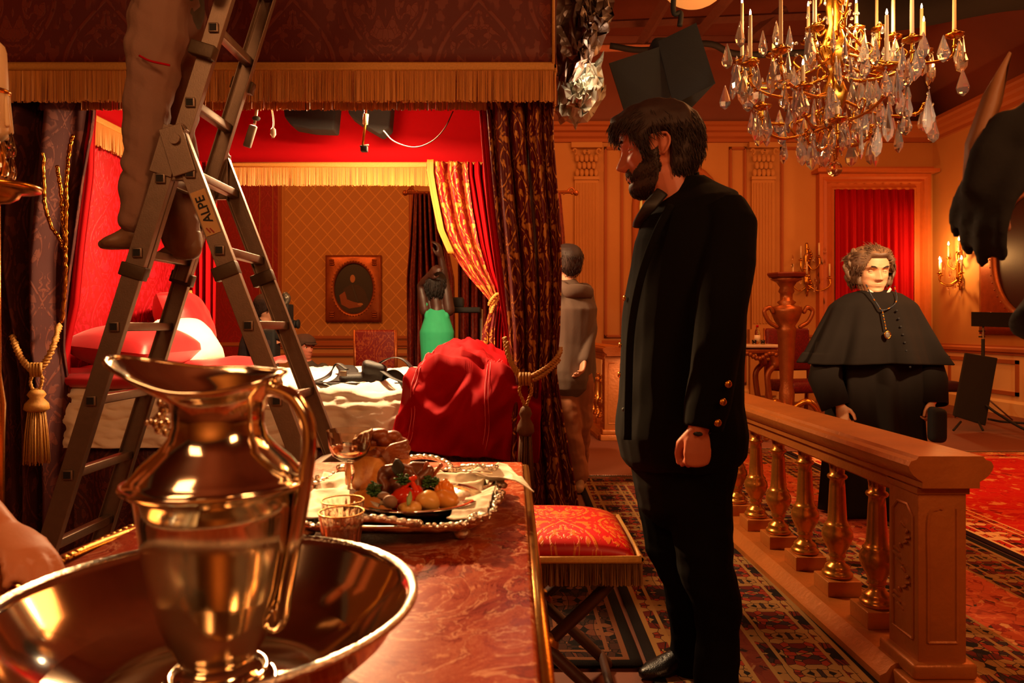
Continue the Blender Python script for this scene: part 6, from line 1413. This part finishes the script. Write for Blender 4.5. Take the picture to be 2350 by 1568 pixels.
for k in range(230):
    a = rnd.uniform(0, 2 * PI); r = rnd.uniform(.05, .28); z = zb(rnd.uniform(-40, 330)); r *= 1 if z > zb(200) else .8
    if k > 140: r = rnd.uniform(.15, .66); z = zb(rnd.uniform(120, 320) - 70 * r)
    g_ = drop(.15, .034, 8) if k > 140 else drop(.05, .014, 6) if k % 2 else MB().ball((0, 0, 0), .011, 6, 5)
    q.merge(g_, Matrix.Translation((HX + r * math.cos(a), HY + r * math.sin(a), z)) @ Matrix.Rotation(a, 4, 'Z'))
q.build('crystal_bead', M['cryst2'], ch, smooth=False, kind='stuff')
MB().ball((HX, HY, zb(388)), .044, 16, 12).build('crystal_ball', M['crystal'], ch, smooth=False)
MB().tube([(HX, HY, zb(345)), (HX, HY, zb(370))], .006, 8).build('ball_hook', M['brass'], ch)
for v in ((-.3, .0), (.3, .1), (0, -.25)):
    l = lamp('POINT', (HX + v[0], HY + v[1], zb(20)), None, 14, (1, .55, .2), .06); l.name = 'candle_glow'

# ================================================================= wall sconces
def sconce(label, c, face, s=1.0, lit=True, pw=6):
    """face: unit vector out of the wall"""
    t = thing('wall_sconce', label, 'wall lamp', tuple(c)); f = Vector(face); sd = Vector((0, 0, 1)).cross(f); c = Vector(c); w = lambda a, b, z: c + sd * a * s + f * b * s + Vector((0, 0, z * s))
    q = MB(); q.tube(crv([w(0, .02, .36), w(0, .04, .2), w(0, .03, 0), w(0, .04, -.2), w(0, .02, -.34)]), [(.02, .015)] * 8 + [(.05, .02)] * 16 + [(.02, .015)] * 9, 10)
    for i in range(18): a = i * .55; q.ball(w(.05 * math.sin(a), .05, -.28 + i * .033), (.018 * s,) * 3, 8, 6)
    q.build('back_plate', M['brass'], t)
    for k, (x, y, z) in enumerate(((-.24, .16, -.12), (.24, .16, -.12), (-.10, .26, -.10), (.12, .12, .16), (-.12, .12, .12))):
        q = MB(); q.tube(crv([w(0, .04, z - .08), w(x * .5, y * .6, z - .16), w(x, y, z - .1), w(x, y, z)]), .009 * s, 6); A_ = q.build('arm', M['brass'], t)
        q = MB().lathe([(.01, -.01), (.035, 0), (.04, .01), (.012, .015), (.012, .03)], w(x, y, z), 12); q.build('candle_cup', M['brass'], A_)
        cn = MB().tube([w(x, y, z + .03), w(x, y, z + .19)], .011 * s, 8).build('candle', M['wax'], t)
        if lit: MB().lathe([(.003, 0), (.012, .014), (.010, .03), (.001, .055)], w(x, y, z + .195), 8).build('flame', emis('bulb_flame_%d' % k, 'ffe0a0', 45), cn)
    for i in range(26):
        a = rnd.uniform(-1, 1); z = rnd.uniform(-.42, .30); L = rnd.choice((.08, .10)); g_ = drop(L, .02); g_.xf(Matrix.Translation(w(a * .26, .08 + .1 * rnd.random(), z)) @ Matrix.Rotation(rnd.uniform(0, 3), 4, 'Z')); g_.build('crystal_drop', M['crystal'], t, smooth=False)
    if lit: l = lamp('POINT', w(0, .34, .15), None, pw, (1, .45, .12), .07); l.name = 'sconce_glow'
sconce('lit five-candle crystal sconce on the right wall beside the doorway', (RW, 10.15, 2.02), (-1, 0, 0), 1.0, True, 34)
sconce('unlit crystal sconce on the back wall between candle stand and doorway', (bx(1850), BW, 2.02), (0, -1, 0), 1.15, False)
# ================================================================= tall gilt candle stand
D = 7.2; gx = P(1805, 0, D).x; z_ = lambda y: CH - (y - HZ) / F * D
gd_ = thing('candle_stand', 'tall carved gilt torchere with dished top left of the cleric', 'pedestal', (gx, D, 0))
M['oldgold'] = flat('aged_gilt_carving', '9a5424', .38, .6, .35, 14, .4)
MB().lathe([(.10, z_(643)), (.185, z_(636)), (.20, z_(630)), (.195, z_(627)), (.02, z_(630))], (gx, D, 0), 8).build('dished_top', flat('red_brown_top', '7a3018', .4, .2), gd_, smooth=False)
MB().lathe([(.001, .06), (.07, .08), (.075, z_(900)), (.06, z_(885)), (.065, z_(870)), (.09, z_(762)), (.10, z_(755)), (.085, z_(748)), (.12, z_(735)), (.155, z_(715)), (.15, z_(705)), (.07, z_(700)), (.095, z_(694)), (.06, z_(688)), (.06, z_(675)), (.08, z_(670)), (.065, z_(660)), (.10, z_(648)), (.16, z_(641))], (gx, D, 0), 16, flute=8, fa=.06).build('shaft', M['oldgold'], gd_)
for s in (-1, 1):
    MB().tube(crv([Vector((gx + s * .12, D - .05, z_(750))), Vector((gx + s * .20, D - .05, z_(738))), Vector((gx + s * .245, D - .05, z_(715))), Vector((gx + s * .19, D - .05, z_(706))), Vector((gx + s * .16, D - .05, z_(716)))]), .022, 8, round_=True).build('scroll_handle', M['oldgold'], gd_)
    MB().tube(crv([Vector((gx + s * .04, D - .06, .32)), Vector((gx + s * .16, D - .12, .40)), Vector((gx + s * .26, D - .14, .30)), Vector((gx + s * .20, D - .14, .20)), Vector((gx + s * .26, D - .16, .04))]), .03, 8, round_=True).build('foot', M['brass'], gd_)
MB().tube(crv([Vector((gx, D + .05, .32)), Vector((gx, D + .22, .25)), Vector((gx, D + .25, .04))]), .03, 8, round_=True).build('foot', M['brass'], gd_)
# console table with a bottle
D = 8.2; t = thing('console_table', 'gilt rococo side table with white marble top behind the man in black', 'table', (P(1690, 0, D).x, D, 0)); z_ = lambda y: CH - (y - HZ) / F * D; X_ = lambda x: P(x, 0, D).x
MB().rbox(((X_(1600) + X_(1787)) / 2, D + .1, z_(794)), (X_(1787) - X_(1600), .5, .035), .01).build('marble_top', flat('pale_marble', 'e0d0b8', .2), t)
q = MB(); q.rbox(((X_(1602) + X_(1778)) / 2, D + .1, z_(806)), (X_(1778) - X_(1602), .44, .06), .02)
for i in range(24): q.ball((X_(1605 + i * 7.2), D - .13, z_(816 + 6 * math.sin(i * .8))), (.03, .03, .03), 8, 6)
q.build('carved_apron', M['oldgold'], t)
for x, s in ((1766, 1), (1612, -1)):
    for dy in (-.1, .3): MB().tube(crv([(X_(x), D + dy, z_(812)), (X_(x) + s * .03, D + dy, z_(835)), (X_(x) - s * .06, D + dy, z_(865)), (X_(x) + s * .0, D + dy, .15), (X_(x) + s * .05, D + dy, .02)]), [(.05, .045)] * 10 + [(.035, .03)] * 23, 10, round_=True).build('leg', M['oldgold'], t)
t2 = thing('water_bottle', 'clear plastic bottle with a red cap on the white marble side table', 'bottle', (X_(1738), D, z_(790)))
MB().lathe([(.030, .0), (.032, .01), (.032, .13), (.025, .16), (.013, .19), (.013, .205)], (X_(1738), D, z_(791)), 16).build('bottle_body', glass('bottle_plastic', 'f0e0d0', .05, 1.4), t2)
MB().lathe([(.015, .2), (.015, .225), (.001, .226)], (X_(1738), D, z_(791)), 12).build('bottle_cap', M['redcloth'], t2)
MB().lathe([(.0328, .04), (.0328, .11)], (X_(1738), D, z_(791)), 16).build('bottle_label', M['white'], t2)
for i, (x, lab) in enumerate(((1728, 'small drinking glass left of the capped bottle'), (1748, 'small drinking glass right of the capped bottle'))):
    MB().lathe([(.001, .0), (.022, .0), (.026, .055), (.024, .055), (.020, .006), (.001, .006)], (X_(x), D - .04, z_(791)), 14).build('drinking_glass', M['crystal'], None, label=lab, cat='glass')
# ================================================================= chairs
def chair(label, c, rz, seatz, w, backz, M_, arms=True, d=.55):
    t = thing('upholstered_chair', label, 'chair', c, rz); q = lambda: MB()
    B = lambda mb, nm, m: mb.build(nm, m, t, world=False)
    B(q().rbox((0, 0, seatz - .05), (w, d, .14), .05), 'seat', M_); B(q().rbox((0, d / 2 - .03, (seatz + .12 + backz) / 2), (w, .08, backz - seatz - .12), .03, Matrix.Rotation(-.06, 3, 'X')), 'backrest', M_)
    for s in (-1, 1):
        B(q().tube(crv([(s * w * .46, -d * .45, seatz - .1), (s * w * .50, -d * .5, .22), (s * w * .45, -d * .45, .03)]), .026, 8, round_=True), 'leg', M['oldgold']); B(q().tube([(s * w * .46, d * .45, seatz - .1), (s * w * .46, d * .5, .03)], .025, 8), 'leg', M['oldgold'])
        B(q().tube([(s * w * .49, d * .45, seatz), (s * w * .49, d * .5, backz)], .02, 8), 'stile', M['oldgold'])
        if arms: B(q().tube(crv([(s * w * .5, d * .45, seatz + .26), (s * w * .54, 0, seatz + .27), (s * w * .52, -d * .42, seatz + .2), (s * w * .5, -d * .35, seatz)]), .022, 8, round_=True), 'armrest', M['brass'])
    return t
M['chairred'] = damask('chair_velvet', '5c0610', '74101a', .2, .3)
chair('high-backed dark red chair standing behind the gilt candle stand', (P(1845, 0, 8.0).x + .2, 8.6, 0), .25, .48, .62, P(0, 760, 8.1).z + .03, M['chairred'])
chair('chair with red and gold damask back beyond the bed, under the oval portrait', (P(878, 0, 7.6).x, 7.6, 0), PI - .1, .46, .44, P(0, 757, 7.6).z, damask('old_red_damask', '74140e', '9a4420', .3, .42), False)
chair('low dark chair against the back wall right of the cleric', (P(2128, 0, 9.4).x, 9.4, 0), 0, .42, .6, P(0, 862, 9.4).z, flat('dark_plum_velvet', '3a0c10', .9), False)
chair('brocade covered armchair beside the window curtain beyond the bed', (P(1090, 0, 7.8).x, 7.9, 0), PI + .3, .48, .6, 1.0, M['brocade2'])
# ================================================================= leaning black panel, flag on stand
D = 7.7; t = thing('fabric_screen', 'tall black fabric panel leaning before the right hand dado', 'panel', tuple(P(2235, 980, D).xy) + (0,)); t.location.z = 0
def skewslab(name, c4, th, m, parent): 
    q = MB(); f = [Vector(p) for p in c4]; b = [p + Vector((.03, th, 0)) for p in f]; q.add(f + b, [(0, 1, 2, 3), (7, 6, 5, 4)] + [(i, (i + 1) % 4, (i + 1) % 4 + 4, i + 4) for i in range(4)]); return q.build(name, m, parent, smooth=False, bev=.01)
ROOT[t.name] = Matrix.Translation(t.location)
skewslab('panel_face', [P(2188, 955, D), P(2262, 978, D), P(2290, 822, D + .25), P(2216, 810, D + .25)], .07, M['felt'], t)
for s in (-1, 1): MB().tube([P(2225 + s * 20, 968, D), P(2222 + s * 34, 988, D - .12)], .012, 6).build('foot', M['black'], t)
D = 8.6; t = thing('flag_stand', 'thin stand holding a small black flag near the right wall', 'stand', (P(2256, 0, D).x, D, 0)); X_ = P(2256, 0, D).x; zt = P(0, 722, D).z
MB().tube([(X_, D, .1), (X_, D, zt)], .014, 8).build('pole', M['steel'], t); MB().tube([(X_, D, .3), (X_, D, 1.0)], .020, 8).build('pole', M['black'], t)
for a in (0, 2.1, 4.2): MB().tube([(X_, D, .32), (X_ + .36 * math.cos(a), D + .3 * math.sin(a), .012)], .010, 6).build('leg', M['steel'], t)
for y in (760, 773): MB().tube([(X_ - .05, D, P(0, y, D).z), (X_ + .02, D, P(0, y, D).z)], .010, 6).build('knob', M['black'], t)
slab('flag', [(2231, 716), (2231, 749), (2330, 752), (2330, 718)], D - .03, .02, M['felt'], None, None, None, t, .003)
for i, (pts, lab) in enumerate((([P(2262, 930, 7.75), P(2290, 950, 7.6), P(2350, 985, 7.2), P(2420, 1010, 7.0)], 'thick cable running along the floor to the right from the flag stand'), ([P(2268, 962, 7.7), P(2300, 968, 7.7), P(2360, 972, 7.6)], 'thin dark cable on the brown floor under the thick cable'))):
    pts = [Vector((p.x, p.y, max(.015, p.z))) for p in pts]; MB().tube(crv(pts), .014, 6).build('floor_cable', M['black'], None, label=lab, cat='cable')
# oval portrait on the right wall
def portrait(name, label, M4, w, h, ov, canvas, fig):
    t = thing(name, label, 'picture', tuple(M4.to_translation())); q = MB(); n_ = 48
    def T(x, y, z): return M4 @ Vector((x, y, z))
    if ov:
        e = [(math.cos(2 * PI * k / n_), math.sin(2 * PI * k / n_)) for k in range(n_)]
        outer_ = []
        for c, s in e: k_ = 1 / max(abs(c) , abs(s)); outer_.append((c * k_, s * k_))
        R = [[T(x * w / 2, y * h / 2, z) for x, y in outer_] for z in (0, .05)] + [[T(x * w * .46, y * h * .46, .07) for x, y in outer_], [T(c * w * .40, s * h * .42, .05) for c, s in e], [T(c * w * .37, s * h * .40, .06) for c, s in e], [T(c * w * .345, s * h * .375, .03) for c, s in e], [T(c * w * .345, s * h * .375, .005) for c, s in e]]
        q.rings(R, False)
        for k in range(n_): c, s = e[k]; q.ball(T(c * w * .385, s * h * .41, .055), (.012, .012, .012), 6, 5)
        for sx_ in (-1, 1):
            for sy_ in (-1, 1):
                for i in range(9): q.ball(T(sx_ * w * (.36 + .012 * (i % 3) * 2), sy_ * h * (.36 + .02 * (i // 3) * 1.6), .06), (.022, .022, .02), 6, 5)
    q.build('carved_frame', M['oldgold'], t)
    c = MB(); c.add([T(math.cos(2 * PI * k / 32) * w * .35, math.sin(2 * PI * k / 32) * h * .38, .012) for k in range(32)], [tuple(range(32))]); cv = c.build('canvas', canvas, t, smooth=False)
    for ix, (nm, m, pts) in enumerate(fig):
        f = MB(); pp = [T(x * w, y * h, .0155 + .002 * ix) for x, y in pts]; f.add(pp, [tuple(range(len(pp)))]); f.build(nm, m, cv, smooth=False)
    return t
def ell(cx, cy, rx, ry, n_=20): return [(cx + rx * math.cos(2 * PI * k / n_), cy + ry * math.sin(2 * PI * k / n_)) for k in range(n_)]
dk = flat('dark_canvas', '17100c', .5, 0, .3, 6); fl_ = flat('painted_face', 'b07848', .6); cl_ = flat('painted_robe', '8a4a24', .6); sh = flat('painted_sash', '3a3430', .6)
Mp = Matrix.Translation((bx(813), BW - .02, CH - (663 - HZ) / F * BW)) @ Matrix.Rotation(PI / 2, 4, 'X')
portrait('oval_portrait', 'oval portrait of a seated figure in a square carved frame beyond the bed', Mp, .85, 1.02, True, dk, [('painted_body', flat('painted_coat', '38261a', .6), [(-.27, -.25), (-.16, -.36), (.15, -.36), (.28, -.22), (.20, -.02), (.08, .06), (-.06, .06), (-.18, 0)]), ('painted_head', fl_, ell(-.02, .15, .045, .06)), ('painted_arm', cl_, [(-.26, -.1), (-.16, -.04), (-.12, -.16), (.0, -.20), (.12, -.22), (.14, -.27), (-.08, -.30), (-.22, -.24)]), ('painted_hand', fl_, ell(.12, -.235, .05, .02)), ('painted_ribbon', sh, [(-.04, .06), (-.01, .06), (.09, -.2), (.06, -.2)])])
Mp = Matrix.Translation((RW, 8.75, 2.05)) @ Matrix.Rotation(-PI / 2, 4, 'Z') @ Matrix.Rotation(PI / 2, 4, 'X')
portrait('oval_portrait', 'large dark oval portrait in a reddish frame on the right wall', Mp, 1.9, 2.0, True, flat('very_dark_canvas', '22100a', .4), [('painted_head', cl_, ell(0, .12, .05, .07))])
# ================================================================= window curtain on a rod
D = 8.6; t = thing('curtain_rod', 'gilt curtain rod with scrolled finials behind the bed corner', 'curtain rod', tuple(P(1130, 442, D)))
MB().tube([P(935, 443, D), P(1318, 441, D)], .02, 10).build('rod', M['oldgold'], t)
for x, s in ((930, -1), (1322, 1)):
    f = MB(); f.ball(P(x, 443, D), .035); f.tube(crv([P(x, 443, D), P(x + s * -10, 432, D), P(x - s * 22, 440, D), P(x - s * 30, 446, D)]), .012, 6)
    for k in range(4): f.ball(P(x - s * 9 * k, 441 + 3 * math.sin(k * 2), D), .018, 8, 6)
    f.build('finial', M['oldgold'], t)
def tab2(*pts): return tab(D, *pts)
c = thing('window_curtain', 'dark red damask window curtain hanging behind the woman in green', 'curtain', (P(990, 0, D).x, D, 0))
drape(tab2((948, 445), (940, 560), (932, 640), (932, 930)), tab2((1010, 445), (1025, 560), (1040, 640), (1045, 930)), D, .02, P(0, 445, D).z, 6, .05, 140, 40).build('damask_drape', damask('dull_red_damask', '581210', '7c2c18', .3, .5), c, thick=.01)
c = thing('window_curtain', 'dark red damask window curtain half hidden by the far bed curtain', 'curtain', (P(1110, 0, D).x, D, 0))
drape(tab2((1050, 445), (1050, 930)), tab2((1180, 445), (1180, 930)), D, .02, P(0, 445, D).z, 6, .05, 140, 40).build('damask_drape', bpy.data.materials['dull_red_damask'], c, thick=.01)
c = thing('window_curtain', 'narrow dark red window curtain right of the brocade bed curtain', 'curtain', (P(1270, 0, D).x, D, 0))
drape(tab2((1225, 445), (1225, 930)), tab2((1286, 445), (1293, 520), (1299, 600), (1302, 930)), D, .02, P(0, 445, D).z, 4, .04, 80, 40).build('damask_drape', bpy.data.materials['dull_red_damask'], c, thick=.01)
# ================================================================= film camera on a tripod
D = 6.2; g = lambda x, y, d=D: P(x, y, d); t = thing('film_camera', 'black film camera with grey viewfinder on a tripod beyond the bed', 'camera', (g(640, 0).x, D, 0)); grey = flat('grey_metal', '6a6458', .35, .6)
MB().rbox(g(655, 718), (.10, .16, .15), .012).build('camera_body', M['black'], t); MB().rbox(g(645, 702), (.16, .14, .03), .008).build('top_plate', grey, t)
MB().tube(crv([g(640, 697), g(655, 695), g(660, 684), g(655, 677)]), [(.028, .028)], 12, round_=True).build('viewfinder', grey, t); MB().lathe([(.03, -.02), (.035, 0), (.03, .02)], g(657, 684), 14, Matrix.Rotation(1.3, 4, 'Y')).build('eyepiece', grey, t)
MB().tube([g(655, 743), g(673, 743)], [.02, .018], 12).build('focus_rod', grey, t)
for x, r in ((671, .045), (677, .036), (684, .042)): MB().lathe([(r * .9, -.01), (r, 0), (r * .9, .01)], g(x, 744), 18, Matrix.Rotation(PI / 2, 4, 'Y')).build('focus_wheel', M['black'], t)
MB().rbox(g(618, 790), (.16, .16, .26), .03).build('battery_case', M['black'], t); MB().rbox(g(640, 770), (.12, .14, .08), .02).build('tripod_head', M['black'], t)
for x in (600, 628, 655): MB().tube([g(628, 805), Vector((g(x, 0).x + (x - 628) * .006, D + (.25 if x == 628 else -.15), .01))], .014, 8).build('tripod_leg', M['steel'], t)
# equipment behind the woman in green
D = 6.6; t = thing('equipment_trolley', 'dark equipment trolley with small gear right of the woman in green', 'trolley', (P(1060, 0, D).x, D, 0)); g = lambda x, y: P(x, y, D)
MB().rbox(g(1062, 712), (.34, .3, .05), .01).build('shelf', M['black'], t); MB().rbox(g(1050, 695), (.12, .12, .1), .02).build('gear_case', M['black'], t); MB().rbox(g(1075, 800), (.36, .32, .05), .01).build('shelf', M['black'], t)
for x in (1022, 1105): MB().tube([Vector((g(x, 0).x, D, .03)), g(x, 710)], .015, 8).build('post', M['steel'], t)
# ================================================================= film lamps above the right side
def foil(amp, sc): 
    n = NT('crumpled_foil_%d' % int(amp * 1000), .28, .9); o = n.obj(); f = n.vor(o, sc, 'DISTANCE_TO_EDGE'); n.set('Base Color', n.mix(n.noi(o, 5, 3), 'a08a6c', 'd8c8a8')); n.bump(n.vor(o, sc * .7), 1.0, .05); return n
t = thing('foil_wrapped_lamp', 'film lamp wrapped in crumpled black and silver foil beside the canopy corner', 'lamp', tuple(P(1325, 150, 4.4)))
def foilpatch(poly, D, m, name, seed, amp=.05):
    c = sum((P(x, y, D) for x, y in poly), Vector()) / len(poly); pts = [P(x, y, D) for x, y in poly]; N_ = 40; q = MB()
    def edge(t):
        k = t * len(pts) % len(pts); i = int(k); return pts[i].lerp(pts[(i + 1) % len(pts)], k - i)
    def f(u, v):
        p = c.lerp(edge(u), v); a = noise.noise_vector(p * 7 + Vector((seed, 0, 0))) * amp + noise.noise_vector(p * 17) * amp * .5
        cell = noise.cell_vector(p * 9) * amp * .35
        return p + Vector((0, -.12 * (1 - v * v), 0)) + (a + cell) * (1 if v < .97 else .5)
    q.grid(f, 34, 9); rj = random.Random(seed)
    jit = {}
    q.v = [v + Vector((rj.uniform(-.02, .02), rj.uniform(-.05, .05), rj.uniform(-.02, .02))) for v in q.v]
    for j in range(10): q.v[j * 35 + 34] = q.v[j * 35].copy()
    q.v[:35] = [q.v[0]] * 35
    return q.build(name, m, t, smooth=False, thick=.004)
bf = NT('black_foil', .42, .35); bf.set('Base Color', lin('5c4232')); bf.bump(bf.vor(bf.obj(), 14), 1, .04)
foilpatch([(1278, -60), (1370, -60), (1400, 0), (1405, 40), (1385, 90), (1350, 140), (1320, 180), (1295, 190), (1276, 180)], 4.3, bf.m, 'black_foil', 3, .06)
sf = NT('silver_foil', .4, .3); sf.set('Base Color', lin('b0a68e')); sf.bump(sf.vor(sf.obj(), 12), 1, .03)
foilpatch([(1274, 180), (1290, 185), (1340, 160), (1372, 125), (1392, 180), (1380, 230), (1350, 280), (1320, 290), (1292, 275), (1274, 245)], 4.5, sf.m, 'silver_foil', 9, .05)
MB().ball(P(1345, 170, 4.6), .07, 12, 8).build('bulb', emis('lamp_bulb', 'ffd8a0', 6), t); MB().tube([P(1330, 60, 4.5), P(1330, -400, 4.5)], .02, 8).build('pole', M['black'], t)
lo = lamp('POINT', P(1352, 165, 4.22), None, 5, (1, .8, .55), .03)
lamp('SPOT', (.9, 3.2, 3.6), P(1325, 120, 4.4), 30, (1, .6, .3), .1, 40)
t = thing('barn_door_lamp', 'film lamp with large black barn door flaps above the bearded man', 'lamp', tuple(P(1540, 150, 5.0)))
def flap(nm, px4, D, dd): q = MB(); f = [P(x, y, D + k) for (x, y), k in zip(px4, dd)]; b = [p + Vector((0, .02, .004)) for p in f]; q.add(f + b, [(0, 1, 2, 3), (7, 6, 5, 4)] + [(i, (i + 1) % 4, (i + 1) % 4 + 4, i + 4) for i in range(4)]); q.build(nm, M['felt'], t, smooth=False)
flap('flap', [(1398, 145), (1435, 262), (1545, 262), (1520, 105)], 5.0, (0, .1, .1, 0)); flap('flap', [(1510, 95), (1598, 52), (1642, 192), (1545, 240)], 5.0, (0, -.15, -.15, 0)); flap('flap', [(1512, 100), (1530, 205), (1585, 250), (1642, 190)], 5.1, (0, 0, 0, 0))
MB().rbox(P(1535, 150, 5.25), (.3, .3, .32), .04).build('lamp_body', M['felt'], t); MB().tube(crv([P(1560, 60, 5.2), P(1562, 30, 5.2), P(1545, 18, 5.2), P(1560, -150, 5.2)]), .02, 8).build('yoke', M['black'], t)
t = thing('paper_lantern', 'round pale diffuser lamp cropped by the top of the picture', 'lamp', tuple(P(1592, -30, 5.2)))
MB().ball(P(1592, -50, 6.2), (.30, .22, .26), 28, 16).build('lamp_shade', emis('glowing_shade', 'c8803c', .9), t); MB().lathe([(.31, -.01), (.32, 0), (.31, .01)], P(1592, -42, 6.2), 32).build('hoop', M['black'], t)
MB().tube([P(1592, -100, 6.2), P(1592, -340, 6.2)], .01, 6).build('cord', M['black'], t)
MB().tube(crv([P(1400, 105, 7.6), P(1480, 115, 7.6), P(1620, 100, 7.4), P(1700, 125, 7.4), P(1900, 118, 7.2)]), .035, 8).build('ceiling_cable', M['black'], None, label='thick black cable looped below the ceiling timbers', cat='cable')
# dark cloth masking the ceiling corner
def dk_(u, v): return Vector((3.2 + u * 3.2, 6.6 + .25 * math.sin(u * 9) , 3.95 + v * 1.25 + .10 * math.sin(u * 5)))
MB().grid(dk_, 40, 6).build('blackout_cloth', M['felt'], None, label='black cloth hung below the ceiling at the upper right', cat='cloth', thick=.01)
